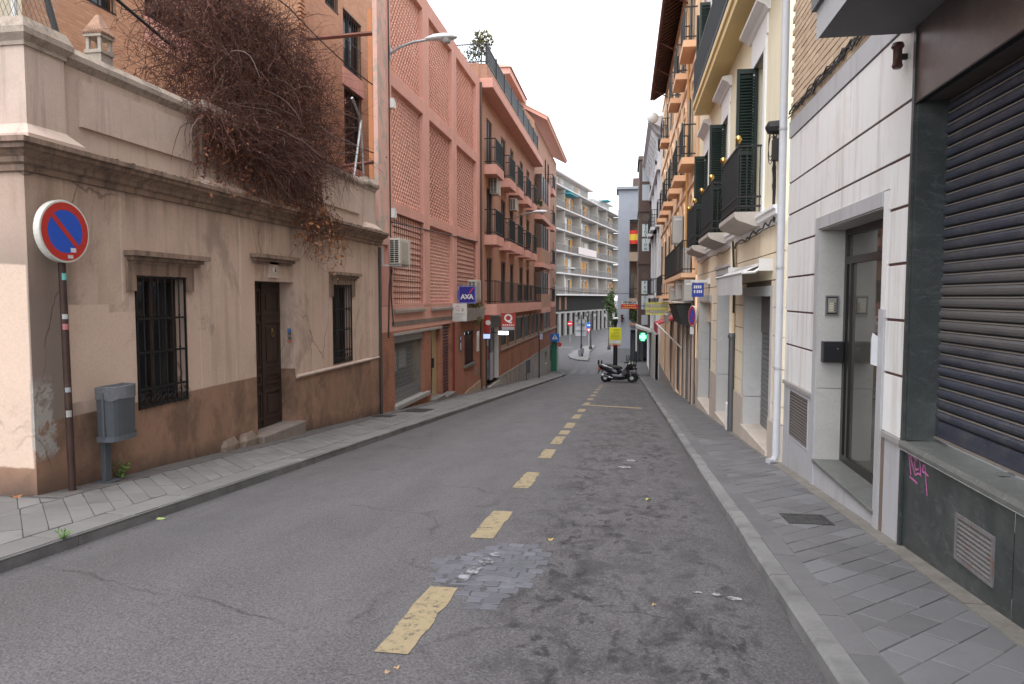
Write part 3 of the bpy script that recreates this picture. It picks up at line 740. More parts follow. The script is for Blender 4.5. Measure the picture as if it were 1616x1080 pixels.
text_part('numeral', '6', .12, plain('numeral_black', (.02, .02, .022), .4), pl_, (XL + .068, 11.15, 2.06), (0, 1, 0), (0, 0, 1))
# windows with wrought iron grilles
def grille(par, y0, y1, z0, z1, nb, rails, x=XL + .005):
    mb = MB(); g_ = lambda a, b, c, d, e=.012: mb.box(x - e, x + e, a, b, c, d)
    for z in rails: g_(y0, y1, z - .012, z + .012, .014)
    g_(y0, y0 + .022, z0, z1); g_(y1 - .022, y1, z0, z1)
    fr = mb.build('grille_rails', WIRON, par)
    bm = MB(); bm.cyl((0, 0, z0), (0, 0, z1), .009, n=6)
    for z in rails[1:-1]: bm.ball((0, 0, z + .03), .017, 6)
    me = bm.mesh('grille_bar', WIRON, (0, 0, 0))
    for i in range(nb):
        inst('grille_bar', me, (x, y0 + (y1 - y0) * (i + 1) / (nb + 1), 0), par)
    sc_ = MB(); zb = z0 + .01; hh = min(.2, rails[1] - rails[0])
    k = int((y1 - y0) / .1)
    for i in range(k):
        yc = y0 + (y1 - y0) * (i + .5) / k
        for s_ in (-1, 1):
            pts = []
            for t in range(14):
                w = t / 13 * 4.6; r = .052 * (1 - t / 17)
                pts.append((x, yc + s_ * (r * math.sin(w) - .0), zb + hh * .5 + s_ * .0 + (.055 - r * math.cos(w)) * (1 if s_ > 0 else -1) * .9))
            sc_.tube(pts, .0075, 4)
    sc_.build('grille_scrolls', WIRON, par, kind='stuff')
def house_window(y0, y1, z0, z1, rails, nb, shutter=False):
    D = lambda u, v, d: (XL - .2 - d, u, v)
    mb = MB()
    for a, b, c, d in ((y0, y0 + .07, z0, z1), (y1 - .07, y1, z0, z1), (y0 + .07, y1 - .07, z0, z0 + .08), (y0 + .07, y1 - .07, z1 - .07, z1), ((y0 + y1) / 2 - .04, (y0 + y1) / 2 + .04, z0 + .08, z1 - .07)):
        mb.pbox(D, a, b, c, d, -.05, .03)
    w = mb.build('window', DKWOOD, house)
    mb = MB(); mb.pbox(D, y0 + .07, y1 - .07, z0 + .08, z1 - .07, -.005, .015); mb.build('pane', GLASS, w)
    mb = MB(); mb.pbox(D, (y0 + y1) / 2 + .06, (y0 + y1) / 2 + .075, z0 + .08, z1 - .1, -.02, -.008); mb.build('glazing_bar', plain('white_bar', (.5, .48, .46), .5), w)
    grille(w, y0 + .01, y1 - .01, z0, z1, nb, rails)
house_window(7.76, 8.76, .23, 1.87, [.25, .47, .92, 1.34, 1.85], 6)
house_window(13.62, 14.63, .24, 1.87, [.26, .5, .93, 1.36, 1.85], 6)
# roof chimney with tiled hat
mb = MB(); mb.box(-7.8, -7.4, 9.3, 9.7, 2.7, 4.95)
for (a, b) in ((-7.8, 9.3), (-7.48, 9.3), (-7.8, 9.62), (-7.48, 9.62)): mb.box(a, a + .08, b, b + .08, 5.0, 5.18)
mb.box(-7.83, -7.37, 9.27, 9.73, 4.95, 5.0); mb.box(-7.84, -7.36, 9.26, 9.74, 5.18, 5.23)
mb.v = [(-7.6 + (x + 7.6) * .6, 9.5 + (y - 9.5) * .6, z + .17) for x, y, z in mb.v]; ch = mb.build('chimney', surf('pale_render', (.46, .40, .34), .2, 5, 40, .9, .5, dirt=((.24, .2, .17), .7)), house)
mb = MB(); a = [(-7.86, 9.24, 5.23), (-7.34, 9.24, 5.23), (-7.34, 9.76, 5.23), (-7.86, 9.76, 5.23)]; b = [(-7.64, 9.46, 5.52), (-7.56, 9.46, 5.52), (-7.56, 9.54, 5.52), (-7.64, 9.54, 5.52)]
mb.box8(a + b); mb.v = [(-7.6 + (x + 7.6) * .6, 9.5 + (y - 9.5) * .6, z + .17) for x, y, z in mb.v]; mb.build('chimney_hat', TEJA, ch)
mb = MB()
for i in range(7):
    for (p, q) in ((a[0], a[1]), (a[1], a[2]), (a[3], a[0]), (a[2], a[3])):
        s_ = Vector(p).lerp(Vector(q), (i + .5) / 7); e_ = Vector((-7.6, 9.5, 5.5)).lerp(s_, .12); mb.tube([s_, e_], [.03, .012], 6)
mb.v = [(-7.6 + (x + 7.6) * .6, 9.5 + (y - 9.5) * .6, z + .17) for x, y, z in mb.v]; mb.build('hat_tiles', TEJA, ch, kind='stuff')
mb = MB(); mb.cyl((-5.79, 16.3, -1.3), (-5.79, 16.3, 2.8), .035, n=8); mb.build('downpipe', plain('zinc_dark', (.07, .065, .06), .5, .5), house, smooth=True)

# ------------------------------------------------------------------ the dry creeper over the parapet
random.seed(4)
vine = thing('climbing_vine', 'dry leafless brown creeper hanging over the parapet of the plaster house', 'creeper', (-6.1, 11.4, 3.6))
TWIG = surf('dry_twig', (.105, .048, .038), .4, 20, 60, .9, 0, coords='pos')
LEAF = surf('dead_leaf', (.22, .085, .045), .5, 15, 60, .8, 0)
tw = MB(); lf = MB()
def leaf(p, r):
    a = Vector((random.gauss(0, 1), random.gauss(0, 1), random.gauss(0, 1))).normalized(); b = a.cross(Vector((random.gauss(0, 1), random.gauss(0, 1), random.gauss(0, 1)))).normalized()
    p = Vector(p); k = random.uniform(.4, .8)
    lf.poly([p, p + a * r + b * r * k, p + a * r * 2, p + a * r - b * r * k])
def top(y):          # upper outline of the thicket
    return 4.5 + 1.9 * max(0, 1 - ((y - 11.5) / 3.35) ** 2) ** .6
def low(y):
    return 3.75 if y < 9.8 else (3.55 if y < 12.5 else 4.15)
n_t = 0
while n_t < 8600:
    y = random.gauss(11.3, 1.5)
    if not 8.85 < y < 14.6: continue
    zt = top(y); z = low(y) + (zt - low(y)) * random.random() ** .9
    x = -6.25 + random.gauss(0, .3) + (.12 if z < 4.3 else 0)
    if z < 4.25 and x < -5.83: x = -5.8 + random.random() * .22
    n_t += 1
    L = random.uniform(.25, .95); p = Vector((x, y, z)); d = Vector((random.gauss(.15, .5), random.gauss(0, .7), random.gauss(.15, .75))).normalized()
    pts = [p]; st = L / 5
    for k in range(5):
        d = (d + Vector((random.gauss(0, .28), random.gauss(0, .28), random.gauss(-.17, .22)))).normalized(); p = p + d * st
        if p.z < 4.27 and p.x < -5.8: p.x = -5.79
        pts.append(p)
    r = random.choice((.003, .0035, .004, .006)); tw.tube(pts, [r, r, r * .9, r * .8, r * .6, r * .3], 3, False)
    if random.random() < .5:
        for q in range(random.randint(1, 4)): leaf(random.choice(pts) + Vector((random.gauss(0, .03),) * 3), random.uniform(.010, .022))
# fine upright shoots along the top
for i in range(420):
    y = random.uniform(9.0, 13.9); p = Vector((-6.3 + random.gauss(0, .25), y, top(y) - .25)); d = Vector((random.gauss(0, .3), random.gauss(0, .4), 1)).normalized(); pts = [p]
    for k in range(6):
        d = (d + Vector((random.gauss(0, .25), random.gauss(0, .25), random.gauss(-.03, .15)))).normalized(); p = p + d * random.uniform(.06, .15); pts.append(p)
        if random.random() < .5: leaf(p, random.uniform(.008, .02))
    tw.tube(pts, [.004, .004, .0035, .003, .003, .002, .0015], 3, False)
# hanging trails
def trail(y, z, L, r, lean=0.0, leaves=.5):
    p = Vector((-5.72 + random.gauss(0, .05), y, z)); d = Vector((.05, lean, -1)).normalized(); pts = [p]; k = max(4, int(L / .09))
    for i in range(k):
        d = (d + Vector((random.gauss(0, .12), random.gauss(lean * .1, .3), random.gauss(-.25, .2)))).normalized(); p = p + d * (L / k)
        p.x = max(p.x, -5.82 if p.z > 3.2 or p.z < 2.8 else -5.58); pts.append(p)
        if random.random() < leaves: leaf(p, random.uniform(.015, .04))
    tw.tube(pts, [r * (1 - .7 * i / len(pts)) for i in range(len(pts))], 4, False)
    return pts
for i in range(240): trail(random.uniform(9.0, 10.3), random.uniform(3.7, 4.4), random.uniform(.35, .8), .004, 0, .7)
for i in range(230): trail(random.uniform(10.0, 13.0), random.uniform(3.5, 4.3), random.uniform(.3, .8), .005, 0, .6)
lf_main = lf; lf = MB()
for i in range(38):
    pts = trail(random.uniform(11.7, 13.6), random.uniform(3.2, 3.5), random.uniform(.5, 1.25), .006, random.uniform(-.2, .4), .45)
    for q in pts[2::2]:
        p = q.copy(); d = Vector((random.gauss(0, .3), random.gauss(0, 1), random.gauss(-.1, .6))).normalized(); tp = [p]
        for k in range(5):
            d = (d + Vector((random.gauss(0, .2), random.gauss(0, .3), random.gauss(-.06, .3)))).normalized(); p = p + d * random.uniform(.05, .12); p.x = max(p.x, -5.8); tp.append(p)
            if random.random() < .35: leaf(p, random.uniform(.02, .055))
        tw.tube(tp, .003, 3, False)
lf.build('orange_leaves', surf('orange_dead_leaf', (.32, .14, .06), .4, 15, 60, .8, 0), vine, kind='stuff'); lf = lf_main
tw.build('twigs', TWIG, vine, kind='stuff'); lf.build('dead_leaves', LEAF, vine, kind='stuff')
random.seed(77); wd = MB()
for i in range(45):
    y = random.uniform(9.2, 13.8); p = Vector((-6.1 + random.gauss(0, .2), y, random.uniform(4.0, 5.2))); d = Vector((random.gauss(.3, .4), random.gauss(0, .6), random.gauss(.3, .6))).normalized(); pts = [p]
    for k in range(9):
        d = (d + Vector((random.gauss(.03, .15), random.gauss(0, .22), random.gauss(-.16, .12)))).normalized(); p = p + d * random.uniform(.12, .2)
        if p.z < 4.3 and p.x < -5.78: p.x = -5.74
        pts.append(p)
    r = random.uniform(.007, .012); wd.tube(pts, [r * (1 - .085 * k) for k in range(10)], 5, False)
wd.build('woody_stems', surf('woody_stem', (.17, .115, .095), .3, 8, 50, .9, .3), vine, kind='stuff')
st = MB()
for y in (10.3, 11.0, 12.4, 12.9):
    pts = [(-6.0, y, 3.3), (-6.05, y + .05, 3.9), (-6.15, y + .1, 4.5), (-6.25, y + .2, 5.2)]; st.tube(pts, [.035, .03, .025, .012], 6)
st.build('stems', TWIG, vine)
# ------------------------------------------------------------------ left side further down: brick block behind, pink lattice building, red brick building
OBRICK = bricks('orange_brick', (.62, .345, .21), (.46, .225, .13), (.40, .28, .20), .25, .07, .012, dirt=((.24, .12, .07), .5))
RBRICK = bricks('red_brick', (.40, .155, .085), (.31, .12, .07), (.34, .23, .17), .24, .062, .009, dirt=((.11, .06, .045), .7), stain=((.10, .055, .042), .5))
BBRICK = bricks('brown_brick', (.52, .29, .20), (.45, .245, .165), (.42, .29, .22), .24, .06, .008, dirt=((.22, .125, .095), .4))
PINK = surf('pink_paint', (.67, .358, .29), .12, 1.6, 30, .85, .3, .006, stain=((.49, .26, .205), .5), sthr=(.5, .68), dirt=((.50, .27, .22), .5))
PINKW = surf('weathered_pink_paint', (.66, .41, .345), .12, 1.6, 30, .88, .3, .006, dirt=((.42, .37, .32), .9), dthr=(.5, .56), dscale=2.2)
PINKL = surf('pink_lattice_tile', (.77, .475, .39), .12, 3, 40, .85, .2, .004, stain=((.55, .27, .22), .4))
BCON = surf('bare_concrete', (.22, .18, .15), .3, 4, 35, .92, .7, .012, dirt=((.10, .085, .072), .7))
STEEL = surf('grey_steel', (.24, .24, .24), .15, 4, 40, .5, .15, .002, metal=.5, dirt=((.13, .12, .115), .5))
WHITEP = plain('white_enamel', (.66, .65, .63), .4)
BEIGEP = plain('ac_casing', (.52, .49, .43), .45, var=.06)
DARKV = plain('dark_void', (.015, .015, .016), .8)
RAIL = plain('black_railing', (.016, .016, .018), .5, .2)
MESHP = plain('dark_panel', (.022, .022, .024), .6)
MAROON = surf('maroon_shutter_paint', (.075, .018, .022), .2, 4, 30, .5, .2)
FABRIC = plain('curtain', (.38, .33, .25), .9)
RUST = surf('rusty_beam', (.20, .085, .065), .25, 4, 30, .8, .3)
ZINC = plain('galvanised', (.33, .34, .35), .45, .5, var=.12)

ba = thing('brick_apartment', 'orange brick apartment block standing behind the plaster house and its creeper', 'building', (-9, 14, 0))
WA, WB = PX(-11.0, 1), PX(-8.5, 1)
wa_h = [(12.4, 14.3, 7.7, 9.6, .2), (15.25, 16.97, 8.1, 10.6, .2)]
wb_h = [(20.9, 22.4, 8.6, 10.35, .2), (20.9, 22.4, 5.7, 8.05, .2), (19.6, 20.55, 9.95, 11.6, .2)]
mb = MB(); mb.wall(WA, 3, 18, 0, 16, wa_h); mb.wall(PY(18), -11, -8.5, 0, 16); mb.wall(WB, 18, 28, 0, 16, wb_h)
mb.poly([(-11, 3, 0), (-20, 3, 0), (-20, 3, 16), (-11, 3, 16)]); ba_wall = mb.build('wall', OBRICK, ba)
def barred_window(pl, h, par, bars=9, col=WIRON, mid=True):
    u0, u1, v0, v1, dp = h
    mb = MB()
    for a, b, c, d in ((u0, u0 + .06, v0, v1), (u1 - .06, u1, v0, v1), (u0 + .06, u1 - .06, v0, v0 + .06), (u0 + .06, u1 - .06, v1 - .06, v1), ((u0 + u1) / 2 - .03, (u0 + u1) / 2 + .03, v0 + .06, v1 - .06)):
        mb.pbox(pl, a, b, c, d, dp - .06, dp + .02)
    w = mb.build('window', DKWOOD, par)
    mb = MB(); mb.pbox(pl, u0 + .06, u1 - .06, v0 + .06, v1 - .06, dp - .02, dp); mb.build('pane', GLASS, w)
    mb = MB()
    for i in range(bars):
        u = u0 + (u1 - u0) * (i + .5) / bars; mb.pbox(pl, u - .008, u + .008, v0, v1, .0, .016)
    for v in ((v0 + .03, (v0 + v1) / 2, v1 - .03) if mid else (v0 + .03, v1 - .03)): mb.pbox(pl, u0, u1, v - .015, v + .015, -.012, .0)
    mb.build('window_bars', col, w, kind='stuff')
    return w
for h in wa_h: barred_window(WA, h, ba)
for h in wb_h: barred_window(WB, h, ba, 8)
mb = MB(); mb.pbox(WB, 20.8, 22.5, 8.06, 8.58, -.03, .05); mb.pbox(WB, 20.8, 22.5, 5.2, 5.68, -.03, .05); mb.pbox(WA, 15.2, 17.05, 7.5, 8.08, -.04, .05)
mb.build('pink_panel', PINK, ba, kind='stuff')
mb = MB()
for i in range(110):
    z = 4 + i * .065 * 1.6; e = (i % 2) * .06
    mb.box(-8.56 - e * 0, -8.46, 17.955, 18.2 + e, z, z + .058)
mb.build('corner_bricks', OBRICK, ba, kind='stuff')
def bar_thing(name, lab, cat, pts, r, mat, n=6):
    mb = MB(); mb.tube(pts, r, n); o = mb.build(name, mat, org=pts[0]); tag(o, lab, cat); return o
mb = MB()
A, B = Vector((-5.9, 16.75, 7.95)), Vector((-8.45, 18.35, 8.5))
mb.tube([A, B], .055, 4); tag(mb.build('brace_beam', RUST, org=A), 'upper rusty brace between the pink wall and the brick corner', 'beam', 'rusty wall braces')
mb = MB(); A, B = Vector((-5.9, 16.9, 4.95)), Vector((-7.4, 17.6, 4.95)); mb.tube([A, B], .05, 4); tag(mb.build('brace_beam', RUST, org=A), 'lower rusty brace near the white roof poles', 'beam', 'rusty wall braces')

# --- pink building with the tiled lattice screens
lb = thing('lattice_building', 'pink painted building with large tiled lattice screens above brick shopfronts', 'building', (XL, 22, -1.7))
YL0, YL1 = 16.44, 28.5
sh = [(17.5, 20.2, -1.2, .62, .16), (20.95, 22.05, -1.52, .69, .14), (22.38, 23.5, -1.62, .72, .12), (25.55, 27.1, -.9, .36, .12)]
mb = MB(); mb.wall(PF, YL0, YL1, -2.6, .74, sh); mb.build('ground_wall', RBRICK, lb)
mb = MB(); mb.wall(PF, YL0, YL1, .74, 1.38); mb.poly([(XL, YL0, .74), (-6.4, YL0, .74), (-6.4, YL0, 3.2), (XL, YL0, 3.2)]); mb.build('spandrel', PINK, lb)
mb = MB()
for y0, y1 in ((17.42, 20.32), (20.95, 23.7)): mb.prism2([(XL - .1, y0, 1.38), (XL + .07, y0 + .05, 1.25), (XL + .08, y0 + .05, 1.19), (XL - .1, y0, 1.2)], [(XL - .1, y1, 1.38), (XL + .07, y1 - .1, 1.27), (XL + .08, y1 - .1, 1.21), (XL - .1, y1, 1.2)])
mb.box(XL - .02, XL + .012, 17.3, 24.2, .86, .98); mb.build('broken_sill', BCON, lb, kind='stuff')
mb = MB(); mb.box(-5.96, XL, YL0, 17.09, 2.9, 10.9); mb.build('end_pilaster', PINKW, lb)
PIER = [(17.1, 17.42), (20.3, 20.92), (23.8, 24.4), (27.75, 28.5)]
for a, b in PIER:
    mb = MB(); mb.box(-6.1, XL + .012, a, b, 1.38, 10.9 if a < 17.2 else 10.32); mb.build('pier', PINK, lb, bevel=.008)
BAYS = [(17.42, 20.3), (20.92, 23.8), (24.4, 27.75)]
LEV = [(1.44, 3.78), (4.05, 6.92), (7.3, 9.9)]
for a, b in BAYS:
    for z0, z1 in ((1.38, 1.44), (3.78, 4.05), (6.92, 7.3), (9.9, 10.32)):
        mb = MB(); mb.box(-6.12, XL, a, b, z0, z1); mb.build('beam', PINK, lb, bevel=.006)
mb = MB(); mb.box(-6.62, -6.5, 17.9, 28.4, 1.0, 9.0); mb.build('gallery_back', plain('gallery_orange', (.60, .27, .13), .9), lb)
def lattice(y0, y1, z0, z1, kind):
    mb = MB(); x1 = XL - .12; x0 = x1 - .04
    if kind == 'grid':
        mb.box(x0 - .02, x0, y0, y1, z0, z1)
        n = int((z1 - z0) / .15)
        for i in range(n):
            z = z0 + (z1 - z0) * i / n; h = (z1 - z0) / n
            k = 24; pa = [(x0 + .02 + .05 * abs(math.sin(j * math.pi / 3)), y0 + (y1 - y0) * j / k) for j in range(k + 1)]
            for (xa, ya), (xb, yb) in zip(pa, pa[1:]):
                mb.poly([(xa + .02, ya, z), (xb + .02, yb, z), (xb - .02, yb, z + h * .86), (xa - .02, ya, z + h * .86)])
                mb.poly([(xa + .02, ya, z), (xb + .02, yb, z), (x0, yb, z - h * .12), (x0, ya, z - h * .12)])
        o = mb.build('lattice_screen', PINKL, lb, kind='stuff')
        mb = MB(); k = int((y1 - y0) / .16)
        for j in range(k + 1): mb.box(XL - .06, XL - .05, y0 + (y1 - y0) * j / k - .006, y0 + (y1 - y0) * j / k + .006, z0, z1)
        k = int((z1 - z0) / .32)
        for j in range(k + 1): mb.box(XL - .05, XL - .042, y0, y1, z0 + (z1 - z0) * j / k - .008, z0 + (z1 - z0) * j / k + .008)
        mb.build('wire_grid', RUST, o, kind='stuff')
        return
    w, h = (.17, .105) if kind == 'arc' else (.26, .10)
    nz = int((z1 - z0) / h); ny = int((y1 - y0) / w); w = (y1 - y0) / ny; h = (z1 - z0) / nz; th = .02
    sg = 6
    for r in range(nz):
        for c in range(-1, ny):
            yc = y0 + (c + .5 + (.5 if r % 2 else 0)) * w; zc = z0 + r * h
            arc = []
            for k in range(sg + 1):
                t = math.pi * k / sg; arc.append((yc - math.cos(t) * w / 2, math.sin(t) * h * 1.0))
            for (ya, za), (yb, zb) in zip(arc, arc[1:]):
                if ya < y0 - 1e-6 or yb > y1 + 1e-6: continue
                p = [(x0, ya, zc + za), (x1, ya, zc + za), (x1, yb, zc + zb), (x0, yb, zc + zb)]
                q = [(x, y, z + th) for x, y, z in p]
                mb.faces(p + q, [(0, 1, 2, 3), (4, 5, 6, 7), (1, 5, 6, 2), (0, 4, 7, 3)])
    mb.build('lattice_screen', PINKL, lb, kind='stuff')
for i, (a, b) in enumerate(BAYS):
    for j, (z0, z1) in enumerate(LEV):
        lattice(a, b, z0, z1, 'grid' if (j == 0 and i != 1) else ('wave' if (j == 1 and i > 0) or (j == 2 and i == 2) else 'arc'))
# shop with a rolling grille
D25 = lambda u, v, d: (XL - .14 - d, u, v)
mb = MB(); mb.pbox(D25, 17.5, 20.2, -1.2, .62, .03, .06); mb.build('shop_glass', plain('shop_interior', (.045, .04, .036), .3), lb)
mb = MB(); mb.pbox(PF, 17.45, 22.1, .62, .69, -.05, .2); mb.build('lintel', surf('pale_lintel', (.36, .34, .32), .2), lb)
mb = MB(); mb.pbox(D25, 17.5, 20.2, .42, .62, -.12, .1)
for y in (17.5, 20.13): mb.pbox(D25, y, y + .07, -1.2, .42, -.04, .04)
for k in range(3): mb.pbox(D25, 17.57, 20.13, -1.2 + k * .13, -1.08 + k * .13, -.02 - .008 * (k % 2), .02)
gr = mb.build('rolling_grille', STEEL, lb)
mb = MB(); k = 22
for j in range(-12, k + 1):
    y = 17.57 + j * .117
    for s_ in (1, -1):
        a, b = Vector((XL - .14, y, -.8)), Vector((XL - .14, y + s_ * .62 * 1.0, .42))
        ts = [t / 12 for t in range(13) if 17.57 <= y + s_ * .62 * t / 12 <= 20.13]
        if len(ts) > 1: mb.tube([a.lerp(b, ts[0]), a.lerp(b, ts[-1])], .007, 4, False)
    y2 = 17.57 + (j + 12 + 12) * .117
mb.build('grille_mesh', STEEL, gr, kind='stuff')
mb = MB(); mb.pbox(D25, 17.6, 18.15, -.35, .2, .016, .02); mb.pbox(D25, 18.3, 18.95, -.3, .22, .016, .02); mb.build('notice_sheets', plain('paper', (.42, .41, .39), .8), lb, kind='stuff')
mb = MB(); mb.pbox(D25, 19.6, 20.1, -1.15, .42, .016, .02); mb.build('shop_curtain', plain('tan_curtain', (.34, .24, .12), .9), lb)
mb = MB(); mb.pbox(PF, 17.42, 20.55, -1.31, -1.19, -.09, .25); mb.build('shop_sill', surf('sill_stone', (.30, .285, .27), .2, 4, 40, .8, .4), lb, bevel=.012)
D3 = lambda u, v, d: (XL - .13 - d, u, v)
mb = MB(); mb.pbox(D3, 20.95, 22.05, -1.5, .69, 0, .05); dd = mb.build('door', plain('cream_door', (.40, .30, .16), .5), lb)
mb = MB(); mb.pbox(D3, 21.05, 21.5, -1.4, .55, -.012, 0); mb.build('pane', GLASS, dd)
mb = MB(); mb.pbox(D3, 21.55, 21.6, -.6, -.3, -.05, 0); mb.build('handle', RAIL, dd)
mb = MB()
for k in range(22): mb.pprism(D3, [(0, -1.58 + k * .105), (-.025, -1.56 + k * .105), (-.025, -1.50 + k * .105), (0, -1.478 + k * .105)], 22.38, 23.5)
mb.build('maroon_shutter', MAROON, lb, kind='stuff')
for y0, y1, zt in ((20.85, 22.1, -1.5), (22.3, 23.6, -1.60)):
    mb = MB(); mb.pbox(PF, y0, y1, zt - .5, zt, -.16, .2); mb.build('door_step', CONC, lb, bevel=.015)
h = (25.55, 27.1, -.9, .36, .12)
w = barred_window(PF, h, lb, 7)
mb = MB(); mb.pbox(PF, 25.6, 27.05, -.85, .2, .05, .06); mb.build('red_shutters', MAROON, w)
mb = MB(); mb.pbox(PF, 25.45, 27.2, -1.0, -.9, -.08, .2); mb.build('sill', CONC, w)
mb = MB(); mb.prism([(XL, 24.6, -2.4), (XL, 28.4, -2.7), (XL, 28.4, -1.75), (XL, 25.6, -1.92)], (.03, 0, 0)); mb.build('beige_footing', surf('beige_render', (.36, .27, .19), .2), lb)
mb = MB(); mb.cyl((XL + .04, 23.75, -1.8), (XL + .04, 23.75, .75), .035, n=8); mb.build('red_pipe', plain('red_pipe_paint', (.22, .02, .02), .5), lb)
mb = MB(); mb.cyl((XL + .05, 28.42, -2.2), (XL + .05, 28.42, 10.2), .05, n=8); mb.build('downpipe', plain('brown_pipe', (.10, .06, .045), .6), lb, smooth=True)
mb = MB(); mb.box(XL, XL + .02, 24.75, 24.95, -.35, .25); bp = mb.build('blue_plate', plain('blue_plate_enamel', (.03, .035, .16), .5), lb)
mb = MB(); mb.box(XL + .02, XL + .024, 24.79, 24.91, -.28, -.02); mb.box(XL + .02, XL + .024, 24.8, 24.9, .08, .2); mb.build('plate_print', WHITEP, bp, kind='stuff')
mb = MB(); mb.box(XL, XL + .02, 27.7, 28.1, -.55, .25); mb.build('white_plate', WHITEP, lb)
mb = MB(); mb.box(XL, XL + .015, 27.4, 27.8, -1.5, -1.2); mb.build('meter_cover', STEEL, lb)
for z in (6.3, 3.6):
    mb = MB(); mb.box(XL + .012, XL + .14, 17.2, 17.38, z, z + .17); mb.box(XL + .03, XL + .12, 17.22, 17.36, z + .17, z + .24); mb.build('junction_box', WHITEP, lb)
pl_t = thing('window_trough', 'pale stone planter trough fixed to the pink building under the blue sign', 'planter', (XL, 26.4, 1.0))
mb = MB(); mb.prism2([(XL, 24.9, .75), (XL + .22, 24.9, .75), (XL + .3, 24.9, 1.22), (XL, 24.9, 1.22)], [(XL, 28.1, .75), (XL + .22, 28.1, .75), (XL + .3, 28.1, 1.22), (XL, 28.1, 1.22)]); mb.build('trough', surf('trough_cement', (.38, .37, .35), .25, 4, 30, .85, .3, dirt=((.2, .19, .17), .6)), pl_t)
random.seed(8); GREEN = surf('leaf_green', (.055, .085, .028), .4, 12, 40, .7, 0)
DRYG = surf('leaf_olive', (.13, .125, .05), .4, 12, 40, .8, 0)
def foliage(c, sx, sy, sz, n, r, mat, par, name='leaves', up=.3):
    mb = MB()
    for i in range(n):
        v = Vector((random.gauss(0, 1), random.gauss(0, 1), random.gauss(0, 1))); v = v.normalized() * random.random() ** .45
        p = Vector((c[0] + v.x * sx, c[1] + v.y * sy, c[2] + v.z * sz))
        a = Vector((random.gauss(0, 1), random.gauss(0, 1), random.gauss(up, .7))).normalized(); b = a.cross(Vector((random.gauss(0, 1), random.gauss(0, 1), random.gauss(0, 1)))).normalized()
        q = r * random.uniform(.6, 1.4); mb.poly([p, p + a * q * .5 + b * q * .32, p + a * q, p + a * q * .5 - b * q * .32])
    return mb.build(name, mat, par, kind='stuff')
foliage((XL + .18, 26.6, 1.28), .15, 1.3, .14, 260, .09, DRYG, pl_t); foliage((XL + .25, 26.9, .68), .1, .5, .2, 120, .08, DRYG, pl_t)

# --- wall-mounted things on the pink building
def ac_unit(name, lab, x0, x1, y0, y1, z0, z1, group='air conditioners on the facades', facing=1, frame=True):
    """side with the coil slots faces the camera, fan side faces the street"""
    t = thing(name, lab, 'air conditioner', ((x0 + x1) / 2, y0, z0), group)
    mb = MB(); mb.box(x0, x1, y0, y1, z0, z1); body = mb.build('casing', BEIGEP, t, bevel=.015)
    mb = MB(); k = 11; w = (x1 - x0)
    for i in range(k):
        z = z0 + (z1 - z0) * (.06 + .88 * i / k)
        for j in (0, 1):
            a = x0 + w * (.1 + .42 * j); mb.box(a, a + w * .34, y0 - .004, y0 + .002, z, z + (z1 - z0) * .055)
    mb.build('coil_slots', DARKV, body, kind='stuff')
    xf = x1 if facing > 0 else x0; e = .012 * facing
    mb = MB(); a, b = sorted((xf, xf + e)); mb.box(a, b, y0 + (y1 - y0) * .12, y0 + (y1 - y0) * .72, z0 + .06, z1 - .08); mb.build('fan_cover', surf('ac_grille', (.40, .37, .31), .15, 9, 50, .6, .2), body)
    if frame:
        mb = MB(); xb = x0 if facing > 0 else x1; xw = xb - .22 * facing
        for y in (y0 + .08, y1 - .12):
            a, b = sorted((xw, x1 if facing > 0 else x0)); mb.box(a, b, y, y + .04, z0 - .05, z0 - .006)
            a, b = sorted((xw, xw + .04 * facing)); mb.box(a, b, y, y + .04, z0 - .006, z0 + .65)
        mb.build('bracket', WHITEP, t, kind='stuff')
    return t
ac_unit('air_conditioner', 'large beige air conditioner on the pink wall beside the plaster house', -5.70, -5.43, 16.72, 17.6, 2.42, 3.05)
ac_unit('air_conditioner', 'small air conditioner behind the blue square sign', -5.72, -5.42, 25.6, 26.5, 1.5, 2.25)
ax = thing('hanging_sign', 'blue square sign with white letters and a red stroke on the pink building', 'sign', (-5.5, 24.5, 1.7))
AXB = plain('sign_blue', (.022, .022, .23), .35)
mb = MB(); mb.box(-5.78, -5.22, 24.45, 24.6, 1.43, 1.98); b_ = mb.build('panel', AXB, ax, bevel=.01)
mb = MB()
for a, b, c, d in ((-5.80, -5.20, 1.40, 1.43), (-5.80, -5.20, 1.98, 2.01), (-5.80, -5.78, 1.43, 1.98), (-5.22, -5.20, 1.43, 1.98)): mb.box(a, b, 24.44, 24.61, c, d)
mb.build('rim', plain('rim_lilac', (.22, .24, .52), .4), ax)
mb = MB(); mb.box(XL - .02, -5.80, 24.62, 24.74, 1.52, 1.86); mb.build('wall_box', plain('bright_blue', (.05, .13, .55), .4), ax)
text_part('lettering', 'AXA', .24, WHITEP, ax, (-5.5, 24.446, 1.62), (1, 0, 0), (0, 0, 1), .003, bold=.008, spacing=.86)
mb = MB(); mb.prism([(-5.44, 24.449, 1.75), (-5.39, 24.449, 1.75), (-5.25, 24.449, 1.95), (-5.30, 24.449, 1.95)], (0, -.004, 0)); mb.build('red_stroke', plain('stroke_red', (.48, .04, .12), .4), ax)
ws = thing('hanging_sign', 'white office sign with a red ring hanging from a scrolled iron bracket', 'sign', (-5.5, 23.6, 1.1))
mb = MB(); mb.box(-5.82, -5.32, 23.58, 23.64, .8, 1.40); b_ = mb.build('panel', plain('sign_white', (.60, .585, .55), .5), ws)
mb = MB(); mb.cyl((-5.9, 23.6, 1.345), (-5.36, 23.6, 1.345), .014, n=6); mb.cyl((-5.86, 23.6, 1.36), (-5.86, 23.6, 1.0), .012, n=6)
